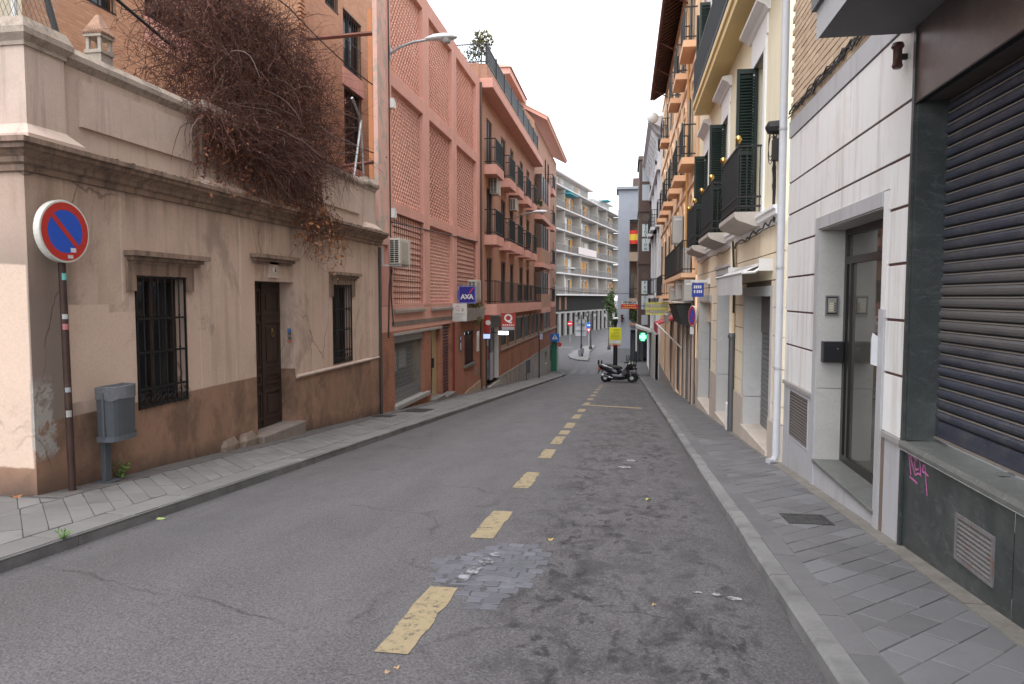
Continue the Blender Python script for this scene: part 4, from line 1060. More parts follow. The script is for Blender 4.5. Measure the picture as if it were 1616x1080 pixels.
for k in range(10):
    w0, w1 = k / 10 * 5, (k + 1) / 10 * 5; mb.cyl((-5.9 + .04 * math.cos(w0), 23.6, 1.1 + .06 * math.sin(w0)), (-5.9 + .04 * math.cos(w1), 23.6, 1.1 + .06 * math.sin(w1)), .01, n=5)
mb.build('iron_bracket', WIRON, ws)
mb = MB()
for k in range(11):
    w0, w1 = .6 + k / 11 * 5.0, .6 + (k + 1) / 11 * 5.0; mb.cyl((-5.63 + .07 * math.cos(w0), 23.577, 1.24 + .08 * math.sin(w0)), (-5.63 + .07 * math.cos(w1), 23.577, 1.24 + .08 * math.sin(w1)), .009, n=5)
mb.cyl((-5.63, 23.577, 1.24), (-5.56, 23.577, 1.24), .009, n=5)
mb.build('ring_emblem', plain('emblem_red', (.50, .15, .10), .5), ws)
DK = plain('print_dark', (.06, .06, .07), .6)
text_part('numeral', '3', .13, DK, ws, (-5.46, 23.578, 1.18), (1, 0, 0), (0, 0, 1), .002, bold=.004)
text_part('lettering', 'ASESORIA', .075, plain('print_grey', (.2, .2, .21), .6), ws, (-5.57, 23.578, 1.04), (1, 0, 0), (0, 0, 1), .002, spacing=1.15)
mb = MB()
for k in range(4): mb.box(-5.79, -5.45 - .05 * (k % 3), 23.575, 23.579, .97 - k * .045, .985 - k * .045)
mb.build('small_print', plain('print_pale', (.34, .33, .32), .6), ws, kind='stuff')
def street_lamp(loc, lab, sc_=1.0):
    t = thing('street_lamp', lab, 'street lamp', loc, 'lamps on wall brackets')
    x, y, z = loc
    mb = MB(); mb.box(x, x + .03, y - .04, y + .04, z - .22, z + .12); mb.tube([(x + .03, y, z - .08), (x + .25, y, z + .05), (x + .6, y, z + .16), (x + 1.0, y, z + .2)], .032, 8); mb.build('arm', ZINC, t, smooth=True)
    mb = MB(); n = 12; prof = [(.92, .035, .035), (1.0, .07, .06), (1.15, .12, .10), (1.4, .155, .11), (1.6, .14, .09), (1.72, .05, .04)]
    rings = []
    for d, w, h in prof:
        rings.append([(x + d, y + w * math.cos(2 * math.pi * i / n), z + .22 + h * (math.sin(2 * math.pi * i / n) if math.sin(2 * math.pi * i / n) > 0 else .55 * math.sin(2 * math.pi * i / n))) for i in range(n)])
    for a, b in zip(rings, rings[1:]):
        for i in range(n): mb.poly([a[i], a[(i + 1) % n], b[(i + 1) % n], b[i]])
    mb.poly(rings[0]); mb.poly(rings[-1]); mb.build('head', plain('lamp_shell', (.60, .61, .62), .35), t, smooth=True)
    mb = MB(); mb.lathe([(.02, -.13), (.09, -.1), (.125, -.03), (.125, .02)], (x + 1.46, y, z + .2), 12); mb.build('bowl', plain('lamp_bowl', (.36, .36, .35), .2), t, smooth=True)
    return t
sl = street_lamp((XL + .012, 17.3, 7.72), 'nearest street lamp, its arm fixed to the pink lattice building')
copy_tree(sl, (-5.88, 38.0, 5.95), label='street lamp on the red brick building among its balconies')
copy_tree(sl, (-5.88, 60.0, 3.8), label='farthest street lamp at the end of the red brick building')

# --- red brick building with balconies
rb = thing('balcony_building', 'reddish brown brick apartment building with pink balconies and dark railings down the left side', 'building', (-5.9, 44, -3))
RF = PX(-5.9, 1)
doors = [(30.1, 31.4), (33.7, 35.0), (36.35, 37.5), (39.7, 41.0), (42.5, 43.8)]
H = []
for r_, (zb, zt) in enumerate(((1.32, 3.35), (4.24, 6.3), (7.18, 9.25))):
    H += [(a, b, zb, zt, .1) for a, b in doors]
    H += [(54.0, 54.9, zb, zt, .08), (52.2, 52.9, zb + .3, zt, .08), (58.2, 59.0, zb + .4, zt - .1, .08)]
    H += [(52.2, 52.9, 9.9, 11.7, .2), (54.0, 54.9, 9.7, 11.7, .2)] if r_ == 2 else []
band = [(33.6, 35.5), (36.0, 38.1), (38.5, 41.15), (41.5, 44.1), (44.6, 46.2), (46.55, 48.3), (48.65, 50.4), (52.0, 54.2), (54.6, 56.1)]
G = [(a, b, -.85, .58, .07) for a, b in band]
shop = (29.8, 33.1, -2.35, .85, .5)
mb = MB(); mb.wall(RF, 28.5, 61, .86, 10.2, H); mb.wall(RF, 46.0, 61, 10.2, 12.95, [h for h in H if h[2] > 9.5])
mb.poly([(-5.9, 28.52, .86), (-9, 28.52, .86), (-9, 28.52, 11), (-5.9, 28.52, 11)])
mb.poly([(-5.9, 46, 10.2), (-9, 46, 10.2), (-9, 46, 14.3), (-7.0, 46, 14.3), (-5.9, 46, 12.95)]); mb.poly([(-5.9, 61, -5), (-14, 61, -5), (-14, 61, 13), (-5.9, 61, 13)])
mb.build('wall', BBRICK, rb)
mb = MB(); mb.wall(RF, 28.5, 61, -2.15, .86, G + [(29.8, 33.1, -2.15, .86, .2)]); mb.build('ground_wall', RBRICK, rb)
mb = MB(); mb.wall(RF, 28.5, 61, -6, -2.15, [(29.8, 33.1, -2.35, -2.15, .2), (52.5, 54.2, -3.4, -2.5, .25), (56.2, 57.8, -3.6, -2.6, .25)])
mb.pbox(RF, 33.2, 61, -2.25, -2.15, -.025, .01)
mb.build('base', surf('pale_base_concrete', (.34, .32, .295), .2, 1.3, 30, .9, .3, stain=((.21, .19, .17), .7)), rb)
mb = MB()
for y0, y1 in ((52.5, 54.2), (56.2, 57.8)): mb.box(-6.2, -6.15, y0, y1, -3.7, -2.4)
mb.build('basement_window', DARKV, rb, kind='stuff')
for i in range(9):
    y = 35.2 + i * 1.0; mb = MB(); mb.box(-5.9, -5.86, y, y + .35, gz(y) - .1, -2.27); mb.build('base_pilaster', surf('base_strip', (.27, .235, .205), .25, 2, 30, .9, .3) if i == 0 else bpy.data.materials['base_strip'], rb)
def simple_window(pl, h, par, frame, pane=GLASS, mull=1, fr=.06, curtain=False):
    u0, u1, v0, v1, dp = h; mb = MB()
    mb.pbox(pl, u0, u0 + fr, v0, v1, dp - .05, dp + .01); mb.pbox(pl, u1 - fr, u1, v0, v1, dp - .05, dp + .01)
    mb.pbox(pl, u0 + fr, u1 - fr, v0, v0 + fr, dp - .05, dp + .01); mb.pbox(pl, u0 + fr, u1 - fr, v1 - fr, v1, dp - .05, dp + .01)
    for k in range(mull):
        u = u0 + (u1 - u0) * (k + 1) / (mull + 1); mb.pbox(pl, u - fr / 2, u + fr / 2, v0 + fr, v1 - fr, dp - .045, dp)
    w = mb.build('window', frame, par)
    mb = MB(); mb.pbox(pl, u0 + fr, u1 - fr, v0 + fr, v1 - fr, dp - .01, dp + .03); mb.build('pane', pane, w)
    return w
DGL = plain('dull_dark_glass', (.014, .013, .013), .4, spec=.1, var=.4)
BROWNF = plain('brown_frame', (.10, .065, .05), .5); TANF = plain('tan_frame', (.34, .27, .21), .55)
for h in H: simple_window(RF, h, rb, BROWNF, DGL)
for h in G: simple_window(RF, h, rb, TANF, DGL, mull=0, fr=.12)
mb = MB(); mb.pbox(RF, 33.4, 61, -.95, -.86, -.06, .05); mb.build('sill_band', TANF, rb)
DR = random.Random(2)
def balcony(pl, u0, u1, v, proj, sh_, rh, par, slabm, railm, solid=False, name='balcony', posts=None, bev=0):
    mb = MB(); mb.pbox(pl, u0, u1, v - sh_, v, -proj, .0); b = mb.build(name, slabm, par, bevel=bev)
    mb = MB(); t = .018
    for z in (v + rh - .03, v + .1):
        mb.pbox(pl, u0 + .03, u1 - .03, z, z + .035, -proj + .03, -proj + .03 + .035)
        for u in (u0 + .03, u1 - .065): mb.pbox(pl, u, u + .035, z, z + .035, -proj + .07, .0)
    mb.build('handrail', railm, b, kind='stuff')
    mb = MB(); n = max(3, int((u1 - u0) / (.13 if u1 - u0 < 6 else .3)))
    for i in range(n + 1):
        u = u0 + .035 + (u1 - u0 - .09) * i / n; mb.pbox(pl, u, u + t, v, v + rh - .03, -proj + .035, -proj + .035 + t)
    n = max(2, int(proj / .13))
    for u in (u0 + .035, u1 - .06):
        for i in range(n): d = -proj + .08 + (proj - .08) * i / n; mb.pbox(pl, u, u + t, v, v + rh - .03, d, d + t)
    if solid:
        mb.pbox(pl, u0 + .2, u1 - .08, v + .14, v + rh - .04, -proj + .055, -proj + .062)
    mb.build('balusters', railm, b, kind='stuff')
    return b
for zt in (4.24, 7.18):
    for u0, u1 in ((29.6, 31.45), (33.2, 35.05), (35.9, 37.8), (39.2, 41.05), (42.1, 43.6)):
        balcony(RF, u0, u1, zt, .52, .4, 1.08, rb, PINK, RAIL, True)
    balcony(RF, 53.4, 55.4, zt - .1, .5, .4, 1.05, rb, PINK, RAIL, True)
balcony(RF, 53.4, 55.4, 9.75, .5, .4, 1.05, rb, PINK, RAIL, True); balcony(RF, 53.4, 55.4, 1.3, .5, .4, 1.0, rb, PINK, RAIL, True)
lbx = balcony(RF, 29.6, 46.0, 1.32, .52, .46, 1.0, rb, PINK, RAIL, False)
for a in (31.9, 34.6, 36.9, 39.2, 41.5, 43.8):
    mb = MB(); mb.pbox(RF, a - .9, a - .05, 1.42, 2.26, -.46, -.45); mb.build('rail_panel', MESHP, lbx)
for z0, z1 in ((.9, 3.3), (3.9, 6.4), (7.0, 9.6)):      # glazed bays
    mb = MB(); mb.pbox(RF, 46.2, 51.4, z0, z0 + .95, -.5, .0); bw = mb.build('bay_parapet', BBRICK, rb)
    mb = MB(); mb.pbox(RF, 46.15, 51.45, z0 - .3, z0, -.55, .0); mb.build('bay_band', PINK, bw)
    mb = MB(); mb.pbox(RF, 46.25, 50.2, z0 + .95, z1, -.44, -.1); mb.build('bay_glass', DGL, bw)
    mb = MB()
    for u in (46.2, 47.5, 48.8, 50.1): mb.pbox(RF, u, u + .1, z0 + .95, z1, -.48, -.06)
    mb.build('bay_frame', BROWNF, bw, kind='stuff')
    mb = MB(); mb.pbox(RF, 50.2, 51.4, z0 + .95, z1 + .02, -.5, .0); mb.build('bay_pier', PINK, bw)
mb = MB(); mb.box(-7.5, -5.33, 28.55, 46.2, 10.02, 10.4); mb.build('roof_slab', PINK, rb, bevel=.02)
mb = MB(); mb.box(-7.4, -5.6, 28.7, 46.0, 10.4, 10.98); mb.build('roof_parapet', BBRICK, rb)
mb = MB()
for z in (11.1, 11.8): mb.box(-5.66, -5.62, 28.75, 46.0, z, z + .04); mb.box(-7.4, -5.66, 28.75, 28.79, z, z + .04)
for i in range(150): y = 28.77 + i * .115; mb.box(-5.65, -5.63, y, y + .02, 10.98, 11.8)
for i in range(16): x = -7.4 + i * .11; mb.box(x, x + .02, 28.76, 28.78, 10.98, 11.8)
mb.build('terrace_railing', plain('terrace_rail_grey', (.05, .055, .06), .5, .2), rb, kind='stuff')
mb = MB()
for i in range(9): mb.box(-5.69, -5.59, 28.8 + i * 2.1, 28.86 + i * 2.1, 10.98, 11.9)
mb.build('terrace_posts', RAIL, rb, kind='stuff')
mb = MB()                                                   # tiled eave of the higher part
mb.prism2([(-8.2, 46.0, 14.6), (-5.05, 46.0, 12.95), (-5.05, 46.0, 13.12), (-8.2, 46.0, 14.8)], [(-8.2, 61.3, 14.6), (-5.05, 61.3, 12.95), (-5.05, 61.3, 13.12), (-8.2, 61.3, 14.8)])
mb.build('roof', PINK, rb)
mb = MB()
for i in range(46): y = 46.1 + i * .33; mb.tube([(-5.0, y, 13.12), (-8.2, y, 14.84)], .1, 6)
mb.build('roof_tiles', TEJA, rb, kind='stuff')
mb = MB(); mb.box(-9, -7, 41, 47, 11, 14.3); tw_ = mb.build('stair_tower', BBRICK, rb)
mb = MB(); mb.box(-9.3, -6.6, 40.6, 47.4, 14.3, 14.65); mb.build('tower_eave', PINK, tw_)
a = [(-9.4, 40.5, 14.65), (-6.5, 40.5, 14.65), (-6.5, 47.5, 14.65), (-9.4, 47.5, 14.65)]; mb = MB(); mb.box8(a + [(-8.0, 43, 15.7), (-7.9, 43, 15.7), (-7.9, 45, 15.7), (-8.0, 45, 15.7)]); mb.build('tower_roof', TEJA, tw_)
mb = MB()
for y in (41.8, 43.6, 45.4): mb.box(-7.0, -6.97, y, y + .6, 12.0, 13.2)
mb.build('tower_window', GLASS, tw_, kind='stuff')
# corner shop: recessed glass front
S5 = lambda u, v, d: (-6.05 - d, u, v)
mb = MB(); mb.pbox(S5, 29.8, 33.1, -2.35, .85, .0, .04); mb.build('shop_glass', glass('shop_glass', (.03, .03, .033), .06), rb)
mb = MB(); mb.pbox(RF, 32.6, 32.85, -2.15, .24, -.02, .14); mb.build('white_post', WHITEP, rb)
mb = MB(); mb.pbox(RF, 29.82, 30.1, -2.3, .24, .0, .14); mb.build('dark_post', DARKV, rb)
mb = MB(); mb.pbox(RF, 29.82, 33.08, .25, .84, -.05, .14); mb.build('fascia', plain('fascia_grey', (.10, .10, .10), .5), rb)
mb = MB(); mb.pbox(RF, 30.3, 33.2, -2.5, -2.3, -.06, .5); mb.build('shop_sill', surf('pale_sill', (.40, .38, .35), .2), rb)
mb = MB(); mb.pbox(RF, 29.8, 33.2, -3.2, -2.5, -.03, .5); mb.build('shop_plinth', surf('plinth_grey', (.14, .14, .145), .2), rb)
mb = MB(); mb.pbox(RF, 30.1, 31.0, -1.2, -.6, .11, .14); mb.pbox(RF, 30.2, 30.9, -.2, .1, .11, .14); mb.build('red_poster', plain('poster_red', (.35, .03, .03), .5), rb, kind='stuff')
mb = MB(); mb.pbox(RF, 31.5, 32.2, -2.2, -.9, .11, .14); mb.pbox(RF, 30.2, 31.0, -.55, -.25, .11, .14); mb.build('pale_poster', plain('poster_pale', (.42, .42, .44), .5), rb, kind='stuff')
qs = thing('hanging_sign', 'red projecting sign with a white letter Q over the corner shop', 'sign', (-5.0, 30.6, .3))
mb = MB(); mb.box(-5.35, -4.72, 30.5, 30.62, .33, .92); b_ = mb.build('panel', plain('sign_red', (.33, .035, .022), .4), qs)
mb = MB(); mb.box(-5.32, -4.75, 30.5, 30.62, .2, .33); mb.build('lower_panel', plain('sign_grey', (.25, .25, .25), .5), qs)
text_part('lettering', 'Q', .46, WHITEP, qs, (-5.03, 30.495, .70), (1, 0, 0), (0, 0, 1), .003, bold=.012)
mb = MB()
for k in range(6): mb.box(-5.28 + k * .09, -5.22 + k * .09, 30.49, 30.498, .39, .43)
mb.build('small_print', WHITEP, qs, kind='stuff')
mb = MB(); mb.box(-5.9, -5.32, 30.52, 30.6, .78, .84); mb.build('arm', ZINC, qs)
ls = thing('light_box', 'small white lit box sign under the red shop sign', 'sign', (-5.0, 30.0, .1))
mb = MB(); mb.box(-5.36, -4.95, 29.9, 30.05, .02, .16); mb.build('lit_face', plain('lit_white', (.8, .8, .85), .5, emit=(.85, .9, 1.0), estr=1.6), ls)
mb = MB(); mb.box(-5.38, -4.93, 29.93, 30.08, -.01, .02); mb.box(-5.88, -5.38, 29.96, 30.02, .08, .12); mb.build('housing', RAIL, ls)
rs = thing('hanging_sign', 'narrow red and white sign edge-on beside the corner shop door', 'sign', (-5.75, 29.4, .4))
mb = MB(); mb.box(-5.88, -5.62, 29.35, 29.45, .1, .85); mb.build('panel', plain('sign_red_dark', (.30, .03, .02), .4), rs)
mb = MB(); mb.lathe([(.11, 0), (.11, .01)], (-5.7, 29.34, .55), 14, 'y'); mb.build('white_disc', WHITEP, rs)
mb = MB(); mb.box(-5.9, -5.64, 29.33, 29.47, -.12, .06); mb.build('blue_box', plain('blue_box', (.08, .15, .5), .4, emit=(.5, .6, 1), estr=.3), rs)
ac_unit('air_conditioner', 'air conditioner hung high at the near end of the balcony building', -5.86, -5.52, 30.6, 31.4, 6.1, 6.82, frame=False)
ac_unit('air_conditioner', 'air conditioner between the upper balconies of the brick building', -5.86, -5.54, 36.0, 36.8, 6.05, 6.65, frame=False)
ac_unit('air_conditioner', 'small white air conditioner at the far end of the balcony building', -5.86, -5.6, 57.5, 58.3, 1.8, 2.6, frame=False)
random.seed(12)
def gas(loc, lab):
    t = thing('gas_bottle', lab, 'gas bottle', loc); mb = MB(); mb.lathe([(.1, 0), (.145, .04), (.145, .42), (.1, .5), (.05, .52), (.05, .58)], loc, 14); mb.build('body', plain('gas_orange', (.48, .10, .02), .4), t, smooth=True)
    mb = MB(); mb.lathe([(.09, .52), (.09, .6)], loc, 12); mb.build('collar', plain('gas_collar', (.4, .09, .03), .5), t)
gas((-5.55, 40.9, 4.26), 'orange gas bottle standing on a second row balcony')
fb = thing('flower_box', 'green plants spilling from a box on the top balcony of the brick building', 'planter', (-5.45, 43.2, 7.2))
mb = MB(); mb.box(-5.5, -5.3, 43.7, 44.9, 7.1, 7.32); mb.build('box', TEJA, fb); foliage((-5.35, 44.4, 7.45), .2, .7, .22, 420, .09, GREEN, fb)
tp = thing('terrace_shrub', 'green shrub in a pot on the roof terrace behind the dark fence', 'plant', (-6.2, 30.2, 11))
mb = MB(); mb.lathe([(.2, 0), (.28, .5)], (-6.2, 30.4, 11.0), 10); mb.build('pot', TEJA, tp); mb = MB(); mb.tube([(-6.2, 30.4, 11.4), (-6.15, 30.4, 12.0), (-6.1, 30.5, 12.6)], [.03, .025, .01], 5); mb.build('stem', TWIG, tp)
foliage((-6.15, 30.5, 12.45), .5, .5, .55, 420, .13, DRYG, tp); foliage((-6.5, 30.3, 11.9), .45, .4, .4, 200, .11, GREEN, tp)
bar_thing('antenna', 'thin roof aerial behind the lattice building', 'aerial', [(-7.6, 31, 11), (-7.6, 31, 14.4)], .02, ZINC)
# ------------------------------------------------------------------ right side: dark granite shop
def m_granite(name, c0, c1, vein, rough=.42):
    s = NT(name); p = s.pos()
    a = s.noise(p, 2.2, 7, .65, 1.2); f = s.noise(p, 60, 4, .75); d = s.noise(s.mp(p, (1, 1, 3), rot=(.5, .3, 0)), 3.0, 6, .7, 2.0)
    c = s.mix(s.ramp(a, [(.3, 0.0), (.7, 1.0)]), c0, c1)
    c = s.mix(s.ramp(d, [(.56, 0.0), (.62, .55), (.68, 0.0)]), c, vein)
    c = s.mix(s.ramp(f, [(.4, .5), (.6, 0.0)]), c, tint(c0, .5))
    c = s.mix(s.ramp(s.noise(p, .8, 5, .7), [(.52, 0.0), (.68, .45)]), c, (.13, .135, .13))
    return s.fin(c, s.math('MULTIPLY_ADD', f, .2, rough - .1), s.bump(f, .1, .002), 0.0, .5)
GGRAN = m_granite('green_granite', (0.0328, 0.0382, 0.0374), (0.0585, 0.0663, 0.0647), (0.1170, 0.1248, 0.1248), .4)
SGRAN = m_granite('sill_granite', (.12, .125, .118), (.17, .172, .162), (.25, .25, .24), .5)
PGRAN = m_granite('brown_granite', (.075, .055, .050), (.12, .09, .08), (.15, .12, .11), .35)
def m_shutter():
    s = NT('blue_shutter_enamel'); p = s.pos(); x, y, z = s.sep(p)
    a = s.noise(s.mp(p, (2, 1, 6)), 2.0, 6, .65); f = s.noise(p, 50, 4, .7)
    c = s.mix(s.ramp(a, [(.3, 0.0), (.7, 1.0)]), (.024, .027, .042), (.048, .053, .074))
    fade = s.math('MULTIPLY', s.step(s.math('ADD', z, s.math('MULTIPLY', a, .6)), 1.52, .16), s.math('SUBTRACT', 1.0, s.step(s.math('ADD', z, s.math('MULTIPLY', a, .6)), 2.12, .16)))
    c = s.mix(s.math('MULTIPLY', fade, .9), c, (.105, .096, .092))
    du = s.noise(s.mp(p, (2, 1.5, 2)), 3.0, 6, .7); c = s.mix(s.ramp(du, [(.5, 0.0), (.75, .5)]), c, (.115, .105, .10))
    c = s.mix(s.ramp(f, [(.62, 0.0), (.7, .5)]), c, (.30, .29, .28)); c = s.mix(s.ramp(s.noise(p, 7, 6, .75), [(.64, 0.0), (.69, .8)]), c, (.12, .055, .03))
    return s.fin(c, .55, s.bump(f, .12, .002), 0.0, .45)
SHB = m_shutter()
SHL = surf('shutter_lip', (.20, .175, .155), .2, 3, 40, .6, .2, .002, dirt=((.16, .11, .085), .7))
XR = 2.2; RG = PX(XR, -1)
gs = thing('granite_shop', 'dark green granite shop with a lowered blue roller shutter at the right edge', 'shop', (XR, 4.5, -.4))
for y0, y1, hs in ((4.365, 6.03, [(4.57, 5.06, -.13, .16, .12)]), (2.3, 4.36, []), (.2, 2.295, []), (-2.0, .195, [])):
    mb = MB(); mb.wall(RG, y0, y1, gz(y1) - .3, .41, hs); mb.build('granite_panel', GGRAN, gs)
mb = MB(); mb.pprism(RG, [(-.035, .40), (-.03, .405), (-.035, .435), (-.02, .47), (.3, .48), (.3, .40)], -2, 6.03); mb.build('window_ledge', SGRAN, gs)
mb = MB(); mb.pbox(RG, 5.95, 6.03, .48, 3.1, 0, .3); mb.build('jamb', GGRAN, gs)
mb = MB(); mb.pbox(RG, 5.985, 6.028, -.4, 3.66, -.022, -.002); mb.build('edge_trim', GGRAN, gs)
mb = MB(); mb.pbox(RG, -2, 6.03, 3.1, 3.7, -.006, .35); mb.build('lintel_fascia', PGRAN, gs)
mb = MB(); mb.pbox(RG, -2, 5.97, 3.085, 3.098, -.02, .03); mb.build('lintel_edge', WIRON, gs)
DS = lambda u, v, d: (2.42 + d, u, v)
pr = [(0, 0), (-.013, .008), (-.02, .026), (-.019, .044), (-.008, .06), (.004, .063)]; lip = [(.002, .064), (-.005, .066), (-.006, .074), (.003, .076)]
mb = MB(); mb.pprism(lambda u, v, d: (d, u, v), pr, -2.0, 5.95); mb.mi = 1; mb.pprism(lambda u, v, d: (d, u, v), lip, -2.0, 5.95)
slat = mb.mesh('shutter_slat', [SHB, SHL], (0, 0, 0))
shu = MB(); shu.pbox(DS, -2.0, 5.95, .5, 3.15, .012, .03); shutter = shu.build('roller_shutter', DARKV, gs)
random.seed(31)
for i in range(28):
    inst('shutter_slat', slat, (2.42 + random.uniform(-.002, .002), 0, .655 + i * .0875), shutter, (0, random.uniform(-.03, .03), random.uniform(-.0006, .0006)))
mb = MB(); mb.pbox(DS, -2.0, 5.94, .53, .645, -.018, .01); mb.build('bottom_rail', SHB, shutter)
mb = MB(); mb.pbox(DS, -2.0, 5.94, .505, .522, -.03, .01); mb.build('floor_guide', SHL, shutter)
mb = MB(); mb.box(2.24, 2.37, 4.18, 4.34, .478, .545); lk = mb.build('floor_lock', CONC, gs, bevel=.008); mb = MB(); mb.box(2.27, 2.33, 4.22, 4.29, .545, .575); mb.build('lock_cap', RUST, lk, bevel=.008)
mb = MB(); mb.box(2.33, 2.42, 4.82, 4.85, .485, .502); mb.build('shutter_hasp', STEEL, gs)
v_ = MB()
for a, b, c, d in ((4.565, 4.59, -.14, .17), (5.04, 5.065, -.14, .17), (4.59, 5.04, -.14, -.115), (4.59, 5.04, .145, .17)): v_.pbox(RG, a, b, c, d, -.012, .03)
vent = v_.build('vent_frame', surf('rusty_grey_metal', (.15, .14, .138), .2, 8, 40, .7, .3, .003, dirt=((.16, .07, .04), .9), dthr=(.56, .64), dscale=6), gs)
mb = MB(); mb.pprism(lambda u, v, d: (d, u, v), [(.0, 0), (-.03, -.022), (-.03, -.029), (.0, -.007)], 4.59, 5.04); vs = mb.mesh('vent_slat', bpy.data.materials['rusty_grey_metal'], (0, 0, 0))
for i in range(8): inst('vent_slat', vs, (XR + .022, 0, -.08 + i * .031), vent)
mb = MB(); mb.pbox(RG, 4.5, 5.1, -.2, .2, .1, .11); mb.build('vent_back', DARKV, vent)
gf = MB()
for st_ in [[(5.911, .4), (5.879, .332), (5.844, .228)], [(5.815, .42), (5.832, .388), (5.865, .351)], [(5.855, .35), (5.815, .305), (5.759, .245)], [(5.868, .209), (5.796, .203), (5.72, .194)],
            [(5.806, .381), (5.78, .371), (5.74, .364)], [(5.783, .349), (5.776, .319), (5.763, .289), (5.705, .307)], [(5.76, .249), (5.727, .269), (5.664, .277)], [(5.744, .409), (5.695, .406), (5.641, .398)],
            [(5.693, .39), (5.679, .337), (5.657, .258)], [(5.615, .369), (5.638, .307), (5.581, .309), (5.529, .297)], [(5.595, .365), (5.581, .309), (5.56, .228), (5.539, .147)]]:
    for (ya, za), (yb, zb) in zip(st_, st_[1:]):
        l = math.hypot(yb - ya, zb - za); ny, nz = -(zb - za) / l * .008, (yb - ya) / l * .008; x = XR - .0012 - random.uniform(0, .0006)
        gf.poly([(x, ya + ny, za + nz), (x, yb + ny, zb + nz), (x, yb - ny, zb - nz), (x, ya - ny, za - nz)])
gf.build('graffiti', m_paint('pink_spray', (.44, .13, .30), .37), gs, kind='stuff')
bal = MB(); bal.box(1.5, XR + .3, -2, 6.16, 3.68, 3.9); bal.box(1.46, XR + .3, -2, 6.2, 3.9, 3.98); bslab = bal.build('balcony_slab', surf('grey_slab', (.17, .17, .175), .15, 2, 30, .8, .2, dirt=((.10, .10, .10), .5)), gs)
mb = MB(); mb.box(1.495, 1.5 - .002, -2, 6.162, 3.66, 3.9); mb.build('balcony_fascia', surf('fascia_stone', (.42, .42, .43), .12, 2, 30, .8, .2), gs)
mb = MB(); mb.wall(RG, -2, 6.04, 3.95, 13); mb.build('upper_wall', bricks('beige_brick_wall', (.42, .32, .225), (.37, .28, .20), (.16, .11, .085), .25, .08, .012), gs)

# --- white marble house
MARB = surf('white_marble', (.74, .725, .715), .05, 1.4, 30, .45, .06, .002, stain=((.52, .485, .45), .75), sthr=(.5, .68), dirt=((.56, .51, .45), .7), rnd=.04, spec=.45)
GMARB = surf('grey_marble', (.42, .415, .43), .09, 2.2, 40, .5, .1, .002, stain=((.29, .28, .275), .7), dirt=((.29, .275, .26), .7), rnd=.03, spec=.4)
JOINT = plain('brown_joint', (.10, .045, .035), .8)
JAMBS = surf('grey_jamb_stone', (.42, .405, .385), .16, 2.0, 40, .6, .12, .003, dirt=((.3, .285, .265), .7), dscale=2)
GLASSG = glass('door_glass', (.045, .043, .036), .02, .9)
wh = thing('marble_house', 'white marble clad building with brown joints and a recessed glass door', 'building', (XR, 8.2, -.5))
WY0, WY1 = 6.045, 10.33
mb = MB(); mb.wall(lambda u, v, d: (XR + .014 + d, u, v), WY0, WY1, -1.3, 4.05, [(6.62, 8.66, -.32, 2.39, .28)]); mb.build('joint_backing', JOINT, wh)
rows_ = [(.465, .953), (.977, 1.403), (1.427, 1.863), (1.887, 2.318), (2.342, 2.713), (2.737, 3.138), (3.162, 3.75)]
for z0, z1 in rows_:
    spans = [(WY0, WY1)] if z0 > 2.5 else ([(WY0, 6.5), (8.8, WY1)] if z1 < 2.335 else [(WY0, 6.5), (8.8, WY1)])
    for a, b in spans:
        cuts = [a] + ([a + (b - a) * .36, a + (b - a) * .7] if b - a > 3 else []) + [b]
        for p, q in zip(cuts, cuts[1:]):
            mb = MB(); mb.pbox(RG, p + .001, q - .001, z0, z1, 0, .03); mb.build('marble_panel', MARB, wh, bevel=.003)
mb = MB(); mb.pbox(RG, 6.5, 8.8, 2.52, 2.715, .0, .03); mb.build('marble_panel', MARB, wh, bevel=.003)
mb = MB(); mb.pbox(RG, WY0, WY1, 3.765, 3.985, -.012, .03); mb.build('string_band', GMARB, wh)
mb = MB()
mb.pbox(RG, 8.66, 8.8, -.75, 2.515, -.018, .28); mb.pbox(RG, 6.62, 8.66, 2.385, 2.515, -.018, .28); mb.build('door_surround', GMARB, wh)
mb = MB(); mb.pbox(RG, 6.5, 6.62, -.6, 1.5, -.02, .05); mb.build('door_pilaster', GMARB, wh); mb = MB(); mb.pbox(RG, 6.5, 6.62, 1.5, 2.51, -.004, .28); mb.build('door_pilaster', MARB, wh)
mb = MB(); mb.pbox(RG, 6.44, 6.497, -.6, .4, -.006, .05); mb.build('brown_strip', surf('brown_stone', (.17, .125, .10), .2), wh)
mb = MB(); mb.pbox(PY(8.645), XR + .0, 2.52, -.3, .55, 0, .012); mb.pbox(PY(8.645), XR + .0, 2.52, .556, 2.38, 0, .012); jb = mb.build('door_jamb', JAMBS, wh, kind='stuff')
mb = MB(); mb.pbox(RG, 6.62, 8.645, 2.37, 2.384, 0, .3); mb.build('door_soffit', JAMBS, wh)
mb = MB(); mb.pbox(RG, 6.6, 8.66, -.32, -.28, -.03, .3); stp = mb.build('door_step', SGRAN, wh, bevel=.006)
mb = MB(); mb.pbox(RG, 6.62, 8.66, -.9, -.32, 0, .03); mb.build('step_riser', GMARB, stp)
DD = lambda u, v, d: (2.5 + d, u, v)
ALU = plain('dark_aluminium', (.055, .052, .048), .35, .7)
mb = MB()
for a, b, c, d in ((8.56, 8.645, -.28, 2.37), (6.62, 6.7, -.28, 2.37), (6.7, 8.56, -.28, -.2), (6.7, 8.56, 2.3, 2.37), (6.7, 8.56, 1.98, 2.06), (8.4, 8.46, -.2, 1.98)): mb.pbox(DD, a, b, c, d, -.03, .03)
gd = mb.build('glass_door', ALU, wh)
